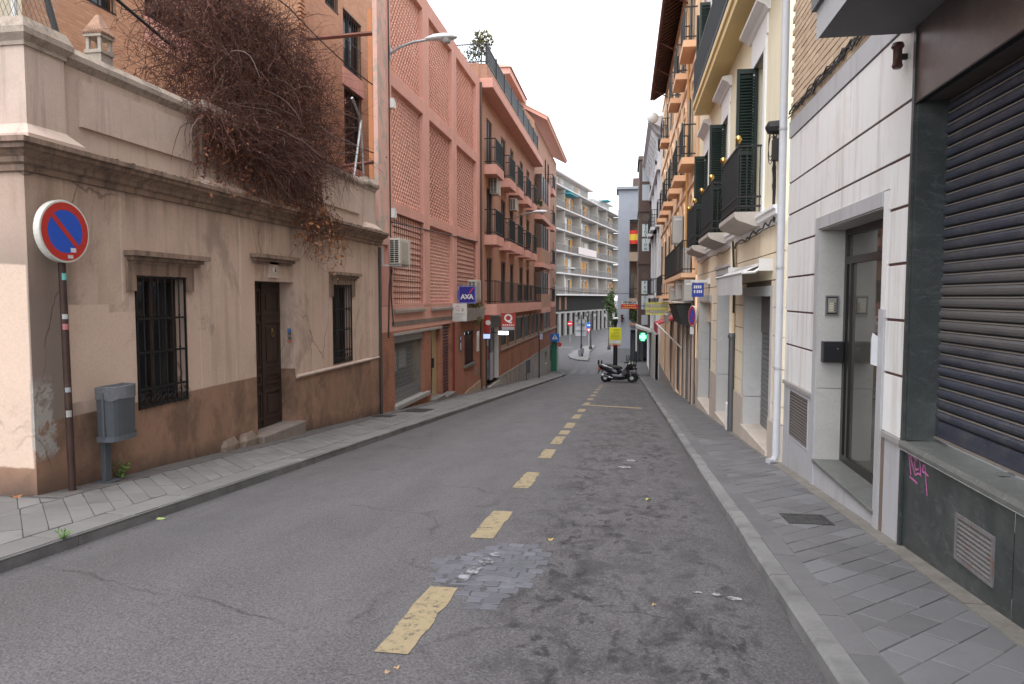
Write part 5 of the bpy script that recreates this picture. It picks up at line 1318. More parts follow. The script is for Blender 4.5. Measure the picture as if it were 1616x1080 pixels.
mb = MB(); mb.pbox(DD, 6.7, 8.56, -.2, 1.98, .0, .012); mb.pbox(DD, 6.7, 8.56, 2.06, 2.3, .0, .012); mb.build('pane', GLASSG, gd, kind='stuff')
mb = MB(); mb.pbox(DD, 7.0, 7.03, .75, 1.25, -.08, -.05); mb.build('handle', ALU, gd)
ic = MB(); ic.pbox(PY(8.645), 2.27, 2.41, 1.395, 1.625, -.022, 0); icp = ic.build('intercom', STEEL, wh)
mb = MB(); mb.pbox(PY(8.645), 2.283, 2.397, 1.41, 1.61, -.026, -.022); mb.build('intercom_recess', DARKV, icp)
mb = MB(); mb.pbox(PY(8.645), 2.293, 2.387, 1.43, 1.595, -.03, -.026); mb.build('intercom_face', surf('intercom_alu', (.34, .33, .31), .1, 9, 50, .4, .05, metal=.5), icp)
mb = MB()
for k in range(4): mb.pbox(PY(8.645), 2.31, 2.355, 1.445 + k * .026, 1.463 + k * .026, -.033, -.03)
mb.build('name_tags', plain('name_tag', (.50, .45, .32), .5), icp, kind='stuff')
mb = MB()
for k in range(4): mb.pbox(PY(8.645), 2.365, 2.378, 1.447 + k * .026, 1.461 + k * .026, -.034, -.03)
mb.build('push_buttons', DARKV, icp, kind='stuff')
lbx = thing('letter_box', 'black letter box fixed to the stone jamb of the glass door', 'letter box', (2.35, 8.6, .86))
mb = MB(); mb.pbox(PY(8.643), 2.235, 2.46, .86, 1.1, -.11, 0); bb = mb.build('body', plain('letterbox_black', (.012, .012, .014), .35), lbx, bevel=.008)
mb = MB(); mb.pbox(PY(8.643), 2.26, 2.43, 1.045, 1.06, -.114, -.11); mb.build('slot', DARKV, bb); mb = MB(); mb.lathe([(.009, -.006), (.009, 0)], (2.39, 8.533, 1.02), 8, 'y'); mb.build('lock', STEEL, bb)
for a, b in ((WY0, 6.435), (8.8, WY1)):
    hs = [(9.0, 9.95, -.24, .36, .1)] if b > 9 else []
    mb = MB(); mb.wall(RG, a, b, -1.3, .415, hs); mb.build('base_panel', GMARB, wh)
    mb = MB(); mb.pbox(RG, a, b, .417, .462, -.025, .04); mb.build('base_ledge', surf('ledge_stone', (.30, .28, .27), .15, 3, 40, .7, .2) if b < 9 else bpy.data.materials['ledge_stone'], wh)
mb = MB(); mb.pbox(RG, 8.95, 10.0, -.29, .41, .08, .09); vb = mb.build('vent', DARKV, wh)
mb = MB(); mb.pprism(lambda u, v, d: (d, u, v), [(.0, 0), (-.028, -.022), (-.028, -.03), (.0, -.008)], 9.0, 9.95); vs = mb.mesh('vent_slat', surf('vent_brown_metal', (.13, .115, .108), .2, 6, 40, .6, .2), (0, 0, 0))
for i in range(15): inst('vent_slat', vs, (XR + .024, 0, -.2 + i * .04), vb)
mb = MB()
for a, b, c, d in ((8.98, 9.0, -.26, .38), (9.95, 9.97, -.26, .38), (9.0, 9.95, -.26, -.24), (9.0, 9.95, .36, .38)): mb.pbox(RG, a, b, c, d, -.008, .03)
mb.build('vent_frame', GMARB, vb)
BEIGEB = surf('beige_brick', (0.5612, 0.4209, 0.2989), .14, 3, 45, .85, .3, .004, rnd=.1, dirt=((0.4026, 0.2928, 0.2074), .5))
mb = MB(); mb.wall(lambda u, v, d: (XR + .03 + d, u, v), WY0, WY1, 4.0, 6.02); brk = mb.build('brick_wall', surf('dark_mortar', (.15, .095, .07), .25, 5, 40, .9, .4), wh)
mb = MB(); mb.wall(RG, WY0, WY1, 6.02, 13); mb.build('upper_wall', bpy.data.materials['beige_brick_wall'], wh)
bm_ = MB(); bm_.box(0, .03, .006, .244, 0, .066); bmesh_ = bm_.mesh('brick', BEIGEB, (0, 0, 0)); random.seed(9)
rest = MB()
for r_ in range(25):
    z = 4.005 + r_ * .0805; y = WY1 - .25 - (r_ % 2) * .125
    while y > 6.3:
        if y > 7.3 or z < 4.6:
            if y > 7.25: inst('brick', bmesh_, (XR + random.uniform(-.002, .003), y, z), brk)
        else: rest.box(XR, XR + .03, y + .006, y + .244, z, z + .066)
        if y <= 7.25 and z < 4.6: rest.box(XR, XR + .03, y + .006, y + .244, z, z + .066)
        y -= .25
rest.build('brick_field', BEIGEB, brk, kind='stuff')
CAB = plain('black_cable', (.014, .013, .013), .6)
def squiggle(a, b, n, amp, seed):
    rr = random.Random(seed); return [Vector(a).lerp(Vector(b), i / n) + Vector((rr.uniform(-amp * .4, 0), 0, rr.uniform(-amp, amp))) for i in range(n + 1)]
mb = MB()
for k in range(6): mb.tube(squiggle((XR - .02, 6.6, 4.06 + k * .012), (XR - .02, 10.3, 4.05 + k * .014), 26, .035, k), .008, 5)
tag(mb.build('wall_cables', CAB, org=(XR, 8, 4.05)), 'tangle of black cables running along the beige brick above the marble', 'cable')
wl = thing('wall_lantern', 'small brown metal lantern under the balcony slab above the marble wall', 'lamp', (XR, 6.22, 3.45))
mb = MB(); mb.lathe([(.03, 0), (.042, .02), (.034, .05), (.034, .15), (.05, .17), (.04, .2)], (XR - .07, 6.22, 3.43), 12); mb.build('body', plain('lantern_brown', (.07, .022, .018), .4), wl, smooth=True)
mb = MB(); mb.box(XR - .06, XR, 6.2, 6.24, 3.5, 3.54); mb.build('arm', RAIL, wl)
dp = thing('downpipe', 'tall white downpipe between the marble house and the cream building', 'downpipe', (2.1, 10.42, -.72))
mb = MB(); mb.tube([(2.12, 10.38, 14), (2.12, 10.38, -.62), (2.08, 10.34, -.70), (2.0, 10.3, -.70)], .052, 10); mb.build('pipe', plain('pipe_white', (.42, .42, .44), .7, spec=.2), dp, smooth=True)
mb = MB()
for z in (.6, 2.0, 3.9, 6.0): mb.lathe([(.058, 0), (.058, .03)], (2.12, 10.38, z), 12)
mb.build('pipe_collar', plain('pipe_grey', (.36, .36, .37), .4), dp, kind='stuff')

# --- cream building with green louvred shutters
XC = 2.15; CF = PX(XC, -1)
CREAM = surf('cream_paint', (.78, .665, .50), .06, 1.0, 25, .85, .12, .003, stain=((.53, .43, .31), .6), sthr=(.54, .74), dirt=((.58, .47, .33), .4))
CREAMU = surf('pale_cream_paint', (.86, .78, .59), .05, 1.0, 25, .85, .12, .003, stain=((.60, .53, .38), .5))
YELL = surf('yellow_soffit', (.74, .57, .29), .07, 1.0, 25, .8, .1, .003)
WTRIM = surf('white_moulding', (.84, .83, .83), .04, 2, 30, .7, .1)
GSTONE = surf('grey_portal_stone', (.52, .51, .495), .14, 2.0, 40, .65, .2, .004, dirt=((.40, .385, .37), .7), dscale=2)
BSTONE = surf('beige_base_stone', (0.5290, 0.4600, 0.3967), .12, 3.0, 45, .65, .2, .004, stain=((0.3795, 0.3220, 0.2702), .7), dirt=((0.3795, 0.3220, 0.2760), .6))
DGREEN = plain('dark_green_paint', (.010, .022, .016), .45)
cb = thing('cream_building', 'cream building with dark green louvred shutters and small stone balconies', 'building', (XC, 16, -1.2))
CY0, CY1 = 10.47, 22.2
ch = [(11.1, 13.4, -.72, 1.62, .32), (15.05, 17.2, -1.1, 2.08, .3), (18.5, 21.4, -1.35, 1.5, .3)]
mb = MB(); mb.wall(lambda u, v, d: (XC + .02 + d, u, v), CY0, CY1, -2.6, 2.7, ch); mb.build('joint_backing', plain('dark_groove', (.16, .115, .08), .9), cb)
js = [-.21, .05, .58, 1.04, 1.46, 1.86, 2.26, 2.68]
for z0, z1 in zip(js, js[1:]):
    ys = [CY0]
    for h in ch:
        if h[3] > z0 + .05: ys += [h[0] - (.0), h[1] + (.0)]
    ys += [CY1]
    for a, b in zip(ys[::2], ys[1::2]):
        if b - a > .05:
            mb = MB(); mb.pbox(CF, a, b, z0 + .008, z1 - .008, 0, .1); mb.build('render_course', CREAM, cb)
mb = MB()
for a, b in ((CY0, 11.1), (13.4, 15.05), (17.2, 18.5), (21.4, CY1)): mb.pbox(CF, a, b, -2.6, -.215, -.02, .1)
mb.build('stone_base', BSTONE, cb, kind='stuff')
mb = MB(); mb.pprism(CF, [(0, 2.66), (-.03, 2.68), (-.04, 2.74), (-.09, 2.78), (-.09, 2.84), (-.12, 2.86), (-.12, 2.9), (.0, 2.92)], CY0, CY1); mb.build('cornice', WTRIM, cb)
ud = [(11.98, 12.9, 2.95, 5.5, .3), (15.95, 16.87, 2.95, 5.5, .3), (19.6, 20.5, 2.95, 5.5, .3)]
ud2 = [(a, b, 6.8, 9.3, .3) for a, b, *_ in ud]
mb = MB(); mb.wall(CF, CY0, CY1, 2.7, 13, ud + ud2); mb.wall(PY(CY1), XC, 9, -3, 13); mb.build('upper_wall', CREAMU, cb)
louv = None
for i, h in enumerate(ud + ud2):
    u0, u1, v0, v1, d_ = h; w = simple_window(CF, h, cb, DKWOOD, DGL, mull=1)
    if i > 2: pass
    mb = MB(); t = .16
    mb.pbox(CF, u0 - t, u0, v0, v1, -.03, .02); mb.pbox(CF, u1, u1 + t, v0, v1, -.03, .02); mb.pbox(CF, u0 - t, u1 + t, v1, v1 + .2, -.035, .02); mb.build('door_surround', WTRIM, cb)
    mb = MB(); mb.pprism(CF, [(0, v1 + .52), (-.04, v1 + .52), (-.08, v1 + .58), (-.16, v1 + .62), (-.2, v1 + .64), (-.2, v1 + .7), (0, v1 + .73)], u0 - .35, u1 + .45)
    mb.pbox(CF, u0 - .22, u1 + .22, v1 + .2, v1 + .52, -.025, .02); mb.build('hood', WTRIM, cb)
    for s_, yy in ((1, u1 - .04), (-1, u0)):
        if s_ < 0 and i < 3: continue
        mb = MB(); xo0, xo1 = XC - .30, XC + .05
        for a, b, c, e in ((xo0, xo0 + .05, v0 + .02, v1), (xo1 - .05, xo1, v0 + .02, v1), (xo0 + .05, xo1 - .05, v0 + .02, v0 + .12), (xo0 + .05, xo1 - .05, v1 - .08, v1), (xo0 + .05, xo1 - .05, v0 + 1.1, v0 + 1.17)): mb.box(a, b, yy, yy + .045, c, e)
        sh_ = mb.build('shutter', DGREEN, cb)
        mb = MB(); n = 46
        for k in range(n):
            z = v0 + .13 + (v1 - v0 - .24) * k / n; mb.box8([(xo0 + .05, yy + .004, z), (xo1 - .05, yy + .004, z), (xo1 - .05, yy + .012, z), (xo0 + .05, yy + .012, z), (xo0 + .05, yy + .03, z + .04), (xo1 - .05, yy + .03, z + .04), (xo1 - .05, yy + .038, z + .04), (xo0 + .05, yy + .038, z + .04)])
        mb.build('louvres', DGREEN, sh_, kind='stuff')
        mb = MB(); mb.box(xo0 + .05, xo1 - .05, yy + .046, yy + .05, v0 + .1, v1 - .06); mb.build('louvre_back', DGREEN, sh_)
GOLD = plain('brass_ball', (.62, .40, .12), .22, 1.0)
for k, (y0, y1) in enumerate(((11.9, 13.8), (15.55, 17.55), (19.2, 21.0))):
    mb = MB(); P = .42
    mb.pprism(CF, [(-.12, 2.74), (-P + .14, 2.80), (-P + .03, 2.84), (-P, 2.87), (-P - .02, 2.90), (-P - .02, 2.97), (.02, 2.97), (.02, 2.74)], y0, y1)
    b = mb.build('balcony', surf('balcony_stone', (.46, .41, .37), .12, 3, 30, .8, .25, dirt=((.30, .27, .24), .6)) if k == 0 else bpy.data.materials['balcony_stone'], cb)
    mb = MB(); r = RAIL
    for z in (3.05, 3.2, 4.0):
        mb.pbox(CF, y0 + .03, y1 - .03, z, z + .03, -P + .02, -P + .045)
        for u in (y0 + .03, y1 - .055): mb.pbox(CF, u, u + .025, z, z + .03, -P + .045, .0)
    mb.build('handrail', RAIL, b, kind='stuff')
    mb = MB(); n = 15
    for i in range(n + 1): u = y0 + .035 + (y1 - y0 - .09) * i / n; mb.pbox(CF, u, u + .016, 2.97, 4.0, -P + .025, -P + .041)
    for u in (y0 + .035, y1 - .05):
        for i in range(4): d = -P + .06 + i * .1; mb.pbox(CF, u, u + .016, 2.97, 4.0, d, d + .016)
    for i in range(26): u = y0 + .05 + (y1 - y0 - .12) * i / 26; mb.pbox(CF, u, u + .03, 3.06, 3.2, -P + .03, -P + .036)
    mb.build('balusters', RAIL, b, kind='stuff')
    if k:
        mb = MB(); mb.pbox(CF, y0 + .05, y1 - .06, 3.02, 3.98, -P + .05, -P + .056); mb.build('green_screen', DGREEN, b)
    for u in (y0 + .045, y1 - .05):
        mb = MB(); mb.lathe([(.012, 0), (.014, .03), (.04, .045), (.058, .095), (.04, .145), (.004, .16)], (XC - P + .035, u, 4.03), 12); mb.build('brass_ball', GOLD, b, smooth='full')
mb = MB(); mb.pprism(CF, [(.02, 6.42), (-.4, 6.42), (-.4, 6.55), (-.44, 6.58), (-.44, 6.7), (.02, 6.7)], CY0 + .1, 19.7); ub = mb.build('long_balcony', YELL, cb)
mb = MB()
for z in (6.74, 6.86, 7.72): mb.pbox(CF, CY0 + .15, 19.65, z, z + .035, -.42, -.39)
for k in range(95): u = CY0 + .17 + k * .097; mb.pbox(CF, u, u + .02, 6.7, 7.72, -.415, -.395)
mb.pbox(CF, 19.63, 19.65, 6.7, 7.74, -.4, 0)
mb.build('balusters', RAIL, ub, kind='stuff')
mb = MB(); mb.pbox(CF, CY0 + .2, 19.5, 6.88, 7.6, -.385, -.38); mb.build('rail_screen', plain('rail_screen_grey', (.05, .05, .055), .6), ub)
mb = MB(); mb.cyl((2.09, 14.55, .85), (2.09, 14.55, 2.7), .055, n=10); mb.build('rain_pipe', CREAM, cb, smooth=True)
mb = MB(); mb.cyl((2.09, 14.55, -1.1), (2.09, 14.55, .85), .06, n=10); mb.lathe([(.075, 0), (.085, .04), (.06, .1)], (2.09, 14.55, .8), 10); mb.build('iron_shoe', plain('cast_pipe', (.13, .13, .135), .5, .4), cb, smooth=True)
for h in ch:                                                   # stone portals with shutters and steps
    u0, u1, v0, v1, d_ = h
    mb = MB(); mb.pbox(PY(u1 - .012), XC - .01, XC + .34, v0, -.2, 0, .01); mb.pbox(PY(u1 - .012), XC - .01, XC + .34, -.19, v1, 0, .01); mb.build('portal_jamb', GSTONE, cb, kind='stuff')
    mb = MB(); mb.pbox(CF, u0 - .16, u0, v0, v1 + .16, -.012, .3); mb.pbox(CF, u1 + .0, u1 + .16, v0, v1 + .16, -.012, .3); mb.pbox(CF, u0, u1, v1, v1 + .16, -.014, .3); mb.build('portal', GSTONE, cb, kind='stuff')
    mb = MB(); mb.pbox(CF, u0 - .05, u1 + .02, v0 - .6, v0 + .012, -.05, .4); mb.build('door_step', BSTONE, cb, bevel=.012)
RS = lambda u, v, d: (XC + .31 + d, u, v)
mb = MB(); mb.pbox(RS, 11.1, 13.4, .98, 1.62, -.03, .05); mb.build('shop_fascia', PGRAN, cb)
mb = MB(); mb.pprism(lambda u, v, d: (d, u, v), [(0, 0), (-.014, .012), (-.014, .075), (0, .088)], 11.1, 13.4); sm = mb.mesh('shutter_slat', STEEL, (0, 0, 0))
mb = MB(); mb.pbox(RS, 11.1, 13.4, -.72, .98, .0, .02); s2 = mb.build('grey_shutter', DARKV, cb)
for i in range(18): inst('shutter_slat', sm, (XC + .31, 0, -.70 + i * .093), s2)
mb = MB(); mb.pbox(RS, 15.05, 17.2, -1.1, 2.08, -.02, .05); mb.build('house_door', DKWOOD, cb)
mb = MB(); mb.pbox(RS, 18.5, 21.4, -1.35, .9, -.02, .05); mb.build('shop_shutter', plain('dark_shutter', (.05, .048, .045), .5), cb); mb = MB(); mb.pbox(RS, 18.5, 21.4, .9, 1.5, -.1, .05); mb.build('shop_box', CREAM, cb)
mb = MB(); mb.pbox(CF, 15.0, 17.25, 2.1, 2.24, -.06, .02); mb.pbox(CF, 14.95, 17.3, 2.24, 2.3, -.09, .02); mb.build('portal_hood', GSTONE, cb)
mb = MB(); mb.pbox(CF, 14.75, 15.05, -1.2, -.55, -.09, .02); mb.build('white_skirting', WTRIM, cb)
an = thing('awning', 'white retracted fabric awning over the grey shop shutter', 'awning', (XC, 12.6, 1.8))
mb = MB(); n = 8
for i in range(n):
    t0, t1 = i / n, (i + 1) / n; f = lambda t: (XC - .04 - .38 * t, 2.12 - .16 * t + .02 * math.sin(t * 3))
    (xa, za), (xb, zb) = f(t0), f(t1); mb.poly([(xa, 11.15, za), (xa, 14.2, za), (xb, 14.2, zb), (xb, 11.15, zb)])
rr = random.Random(4); yy = [11.15 + 3.05 * i / 16 for i in range(17)]; off = [rr.uniform(-.015, .015) for _ in yy]
for i in range(16): mb.poly([(XC - .42, yy[i], 1.97), (XC - .42, yy[i + 1], 1.97), (XC - .40 + off[i + 1], yy[i + 1], 1.64), (XC - .40 + off[i], yy[i], 1.64)])
mb.build('cloth', surf('awning_cloth', (.56, .55, .54), .08, 3, 60, .85, .1), an)
mb = MB(); mb.cyl((XC - .42, 11.12, 1.975), (XC - .42, 14.22, 1.975), .018, n=8); mb.cyl((XC - .08, 11.05, 2.1), (XC - .08, 14.25, 2.1), .045, n=10)
for y in (11.05, 14.22): mb.box(XC - .2, XC, y - .03, y + .02, 2.0, 2.18); mb.tube([(XC - .08, y, 2.1), (XC - .26, y, 1.98), (XC - .42, y, 1.97)], .022, 6)
mb.build('roller', WHITEP, an)
bs = thing('shop_sign', 'blue box sign with white lettering under a white arm on the cream building', 'sign', (2.0, 20, 1.7))
mb = MB(); mb.box(1.72, 2.0, 18.95, 19.2, 1.62, 1.98); mb.build('panel', plain('royal_blue', (.02, .05, .33), .4), bs)
mb = MB()
for k, (a, z) in enumerate(((1.75, 1.84), (1.80, 1.84), (1.85, 1.84), (1.9, 1.84), (1.75, 1.72), (1.82, 1.72), (1.87, 1.72), (1.92, 1.72))): mb.box(a, a + .035, 18.94, 18.95, z, z + .075)
mb.build('white_lettering', WHITEP, bs, kind='stuff')
mb = MB(); mb.box(1.68, 2.15, 19.0, 19.1, 2.0, 2.06); mb.box(2.08, 2.15, 18.9, 19.2, 1.95, 2.1); mb.build('arm', WHITEP, bs)
cab = thing('cable_box', 'black cable junction with looped wires high on the cream wall by the downpipe', 'cable box', (XC, 10.8, 4.0))
mb = MB(); mb.lathe([(.02, -.12), (.09, -.08), (.1, .06), (.05, .13)], (XC - .08, 10.75, 4.02), 10, 'x'); mb.box(XC - .1, XC, 10.66, 10.8, 3.55, 3.85); mb.build('housing', CAB, cab)
mb = MB(); rr = random.Random(6)
for k in range(6):
    mb.tube([(XC - .06 + rr.uniform(-.03, .02), 10.75 + rr.uniform(-.05, .05), 3.9 - .24 * j + rr.uniform(-.03, .03)) for j in range(6)], .009, 5)
for k in range(3):
    c_ = (XC - .07, 11.0, 3.85 - .05 * k); mb.tube([(c_[0], c_[1] + .2 * math.sin(w * .6), c_[2] + .2 * math.cos(w * .6)) for w in range(11)], .006, 4)
mb.tube(squiggle((XC - .05, 10.7, 2.72), (XC - .04, 14.5, 2.6), 18, .05, 3), .012, 5); mb.tube(squiggle((XC - .05, 10.7, 2.62), (XC - .04, 21, 2.58), 22, .03, 5), .008, 5)
mb.tube([(XC - .1, 14.4, 2.7), (XC - .06, 14.36, 1.9), (XC - .06, 14.4, 1.3)], .022, 6)
mb.build('wires', CAB, cab)
# ------------------------------------------------------------------ orange building, then the white one with the timber bay, then the tower
XO = 2.1; OF = PX(XO, -1)
ORAN = surf('orange_render', (.87, .63, .43), .07, 1.0, 25, .88, .12, .003, stain=((.66, .43, .27), .5), dirt=((.72, .48, .31), .4))
ORAND = surf('orange_trim', (.80, .50, .31), .08, 1.5, 25, .85, .1)
EAVE = surf('brown_timber_eave', (.085, .042, .032), .2, 4, 30, .8, .3)
ob = thing('orange_building', 'tall orange building with stacked balconies and deep brown timber eaves on the right', 'building', (XO, 33, -2.6))
OY0, OY1 = 22.24, 44.0
bx = [(22.9, 24.6), (26.2, 27.9), (29.3, 30.9), (33.2, 34.9), (36.6, 38.2), (40.0, 41.6)]
oh = []
for z0, zt in ((2.36, 4.6), (5.95, 8.2), (9.5, 11.6)):
    oh += [(a + .4, b - .35, z0, zt, .25) for a, b in bx]
og = [(22.7, 23.6, -1.85, .9, .06), (24.2, 25.6, -1.95, .95, .06), (26.3, 27.6, -2.1, .8, .06), (28.2, 30.2, -2.2, .7, .06), (33, 34.5, -2.4, .6, .06), (38, 39.5, -2.9, .3, .06)]
mb = MB(); mb.wall(OF, OY0, OY1, -4.2, 13.2, oh + og); mb.wall(PY(OY1), XO, 9, -4, 13.2); mb.build('wall', ORAN, ob)
for h in oh:
    simple_window(OF, h, ob, DKWOOD)
    u0, u1, v0, v1, _ = h
    mb = MB(); mb.pbox(OF, u0 - .15, u0, v0, v1, -.03, .02); mb.pbox(OF, u1, u1 + .15, v0, v1, -.03, .02); n = 8
    for k in range(n):
        a, b = math.pi * k / n, math.pi * (k + 1) / n; m, r = (u0 + u1) / 2, (u1 - u0) / 2
        mb.prism2([OFp for OFp in (OF(m - r * math.cos(a), v1 + .32 * math.sin(a), -.05), OF(m - r * math.cos(b), v1 + .32 * math.sin(b), -.05), OF(m - (r + .15) * math.cos(b), v1 + .5 * math.sin(b), -.05), OF(m - (r + .15) * math.cos(a), v1 + .5 * math.sin(a), -.05))],
                  [OFp for OFp in (OF(m - r * math.cos(a), v1 + .32 * math.sin(a), .02), OF(m - r * math.cos(b), v1 + .32 * math.sin(b), .02), OF(m - (r + .15) * math.cos(b), v1 + .5 * math.sin(b), .02), OF(m - (r + .15) * math.cos(a), v1 + .5 * math.sin(a), .02))])
    mb.build('window_surround', ORAN, ob, kind='stuff')
    mb = MB(); mb.pbox(OF, u1 - .02, u1 + .42, v0, v1 - .1, -.09, -.05); mb.build('shutter', DGREEN, ob)
for h in og:
    mb = MB(); mb.pbox(OF, h[0], h[1], h[2], h[3], .04, .07); mb.build('shop_front', plain('shop_front_dark', (.10, .085, .07), .5) if h is og[0] else bpy.data.materials['shop_front_dark'], ob)
for z0 in (5.95, 9.5):
    for a, b in bx[:3] + (bx[3:] if z0 < 7 else bx[4:5]):
        balcony(OF, a, b, z0, .42, .2, 1.02, ob, ORAND, RAIL, z0 < 7)
for a, b in ((22.4, 32.0), (35.6, 41.0)): balcony(OF, a, b, 2.36 if a < 30 else 1.7, .42, .14, 1.0, ob, ORAND, RAIL, False)
mb = MB()
for y in (25.4, 28.6, 31.9, 35.7): mb.pbox(OF, y - .1, y + .1, 2.7, 13.0, -.05, .01)
for z in (5.2, 8.9, 12.6): mb.pbox(OF, OY0, OY1, z, z + .14, -.06, .01)
mb.build('pilasters', ORAN, ob, kind='stuff')
mb = MB(); mb.cyl((2.03, 22.34, -1.9), (2.03, 22.34, 1.5), .05, n=8); mb.build('rain_pipe', surf('brown_rain_pipe', (.075, .04, .03), .2), ob, smooth=True); mb = MB(); mb.cyl((2.03, 25.0, 1.5), (2.03, 25.0, 13), .05, n=8); mb.build('rain_pipe', plain('orange_pipe', (.55, .30, .10), .5), ob, smooth=True)
mb = MB(); mb.prism2([(2.4, OY0, 13.15), (1.36, OY0, 12.45), (1.36, OY0, 12.55), (2.4, OY0, 13.5)], [(2.4, 40.6, 13.15), (1.36, 40.6, 12.45), (1.36, 40.6, 12.55), (2.4, 40.6, 13.5)]); ev = mb.build('eaves', EAVE, ob)
mb = MB()
for k in range(46): y = OY0 + .1 + k * .4; mb.prism2([(2.1, y, 12.8), (1.4, y, 12.36), (1.4, y, 12.44), (2.1, y, 12.94)], [(2.1, y + .12, 12.8), (1.4, y + .12, 12.36), (1.4, y + .12, 12.44), (2.1, y + .12, 12.94)])
mb.build('rafters', EAVE, ev, kind='stuff')
mb = MB()
for y in (26.5, 31.5, 35, 38.5): mb.tube([(2.1, y, 12.0), (1.38, y, 12.4)], .03, 6)
mb.cyl((1.3, OY0, 12.5), (1.3, 40.6, 12.5), .07, n=8); mb.build('gutter', surf('gutter_brown', (.16, .075, .06), .2), ev, kind='stuff')
mb = MB()
for k in range(60): y = OY0 + k * .31; mb.tube([(1.3, y, 12.62), (2.5, y, 13.6)], .09, 6)
mb.build('roof_tiles', TEJA, ev, kind='stuff')
mb = MB(); mb.pbox(OF, 31.5, OY1, -4.2, -2.35, -.02, .01); mb.build('stone_base', surf('stone_skirting', (.33, .30, .28), .2, 2, 30, .8, .3), ob)
mb = MB(); mb.pbox(OF, 23.65, 24.15, -2.1, 1.2, -.02, .1); mb.pbox(OF, 25.65, 26.25, -2.3, .9, -.02, .1); mb.pbox(OF, 27.65, 28.15, -2.4, .8, -.02, .1); mb.pbox(OF, 30.3, 31.4, -2.7, .7, -.02, .1); mb.build('beige_pier', BSTONE, ob, kind='stuff')
mb = MB(); mb.pprism(lambda u, v, d: (XO + .025 + d, u, v), [(0, 0), (-.012, .01), (-.012, .09), (0, .1)], 24.2, 25.6); sm = mb.mesh('shutter_slat', STEEL, (0, 0, 0)); 
for k in range(26): inst('shutter_slat', sm, (0, 0, -1.93 + k * .105), ob)
sd = thing('satellite_dish', 'white satellite dish at the end of the brown eaves', 'satellite dish', (1.6, 39, 10.9))
mb = MB(); mb.lathe([(.02, 0), (.15, .025), (.25, .07), (.31, .13)], (1.35, 39.2, 11.2), 18, 'y'); mb.v = [(x, 39.2 + (39.2 - y) * -1, z) for x, y, z in mb.v]; mb.build('dish', WHITEP, sd, smooth='full')
mb = MB(); mb.tube([(1.25, 39.3, 11.0), (1.7, 39.6, 10.7), (2.1, 39.6, 10.7)], .03, 6); mb.tube([(1.25, 39.2, 10.5), (1.2, 38.7, 10.9)], .015, 5); mb.build('arm', ZINC, sd)
def ac_r(lab, y0, y1, z0, z1, p=.34, grp='air conditioners on the facades'):
    t = thing('air_conditioner', lab, 'air conditioner', (XO - p / 2, y0, z0), grp)
    mb = MB(); mb.box(XO - p, XO - .04, y0, y1, z0, z1); c = mb.build('casing', plain('ac_grey', (.40, .40, .385), .5) if 'ac_grey' not in bpy.data.materials else bpy.data.materials['ac_grey'], t, bevel=.015)
    mb = MB(); mb.box(XO - p - .008, XO - p, y0 + .06, y1 - .2, z0 + .06, z1 - .06); mb.build('fan_cover', bpy.data.materials['ac_grille'], c)
    mb = MB(); mb.box(XO - p + .05, XO - .08, y0 - .006, y0, z1 - .16, z1 - .1); mb.build('label_strip', WHITEP, c)
    mb = MB(); mb.box(XO - p, XO, y0 + .1, y0 + .14, z0 - .05, z0); mb.build('bracket', ZINC, t)
ac_r('grey air conditioner beside the blue shop sign over the black shopfront', 22.4, 23.3, 1.5, 2.15, .32)
ac_r('pale green air conditioner hung under the long orange balcony', 25.2, 26.0, 1.55, 2.2, .36)
ac_r('grey air conditioner farthest along under the long orange balcony', 28.6, 29.4, 1.5, 2.05, .36)
ac_r('air conditioner on the orange wall above the long balcony', 26.9, 27.7, 3.6, 4.6, .4)
ac_r('white air conditioner standing on the long orange balcony', 23.6, 24.4, 2.4, 3.2, .3)
sf = thing('shop_canopy', 'black shop canopy with a sloped front under the air conditioners', 'canopy', (1.9, 25, 1.1))
mb = MB(); mb.prism2([(2.1, 22.7, 1.42), (1.55, 22.7, 1.38), (1.75, 22.7, .75), (2.1, 22.7, .7)], [(2.1, 26.4, 1.42), (1.55, 26.4, 1.38), (1.75, 26.4, .75), (2.1, 26.4, .7)]); mb.build('hood', plain('canopy_black', (.015, .015, .016), .6), sf)
mb = MB(); mb.box(1.5, 2.1, 22.65, 29.5, 1.43, 1.47); mb.build('ledge', BSTONE, sf)
am = thing('awning', 'grey brown folded awning beside the yellow hairdresser sign', 'awning', (1.8, 28, 1.0))
mb = MB(); mb.prism2([(2.1, 27.0, 1.2), (1.55, 27.0, .95), (1.55, 27.0, .62), (1.6, 27.0, .62), (1.6, 27.0, .92), (2.1, 27.0, 1.14)], [(2.1, 29.6, 1.2), (1.55, 29.6, .95), (1.55, 29.6, .62), (1.6, 29.6, .62), (1.6, 29.6, .92), (2.1, 29.6, 1.14)]); mb.build('cloth', surf('awning_taupe', (.33, .27, .22), .1, 3, 50, .9, .1), am)
mb = MB(); mb.cyl((1.57, 27.0, .94), (1.57, 29.6, .94), .025, n=6); mb.build('bar', WHITEP, am)
ra = thing('awning', 'red awning with a white slanting arm on the orange building', 'awning', (1.6, 33, .5))
mb = MB(); mb.prism2([(2.1, 31.5, .75), (1.35, 31.5, .45), (1.35, 31.5, .05), (1.4, 31.5, .05), (1.4, 31.5, .4), (2.1, 31.5, .65)], [(2.1, 34.4, .75), (1.35, 34.4, .45), (1.35, 34.4, .05), (1.4, 34.4, .05), (1.4, 34.4, .4), (2.1, 34.4, .65)]); mb.build('cloth', plain('awning_red', (.36, .035, .05), .7), ra)
mb = MB(); mb.tube([(1.36, 31.45, .46), (2.05, 26.6, -.25)], .03, 6); mb.build('arm', WHITEP, ra)
pq = thing('hanging_sign', 'yellow grid sign reading PELUQUERIA PROGRESO projecting from the orange building', 'sign', (1.5, 36, 1))
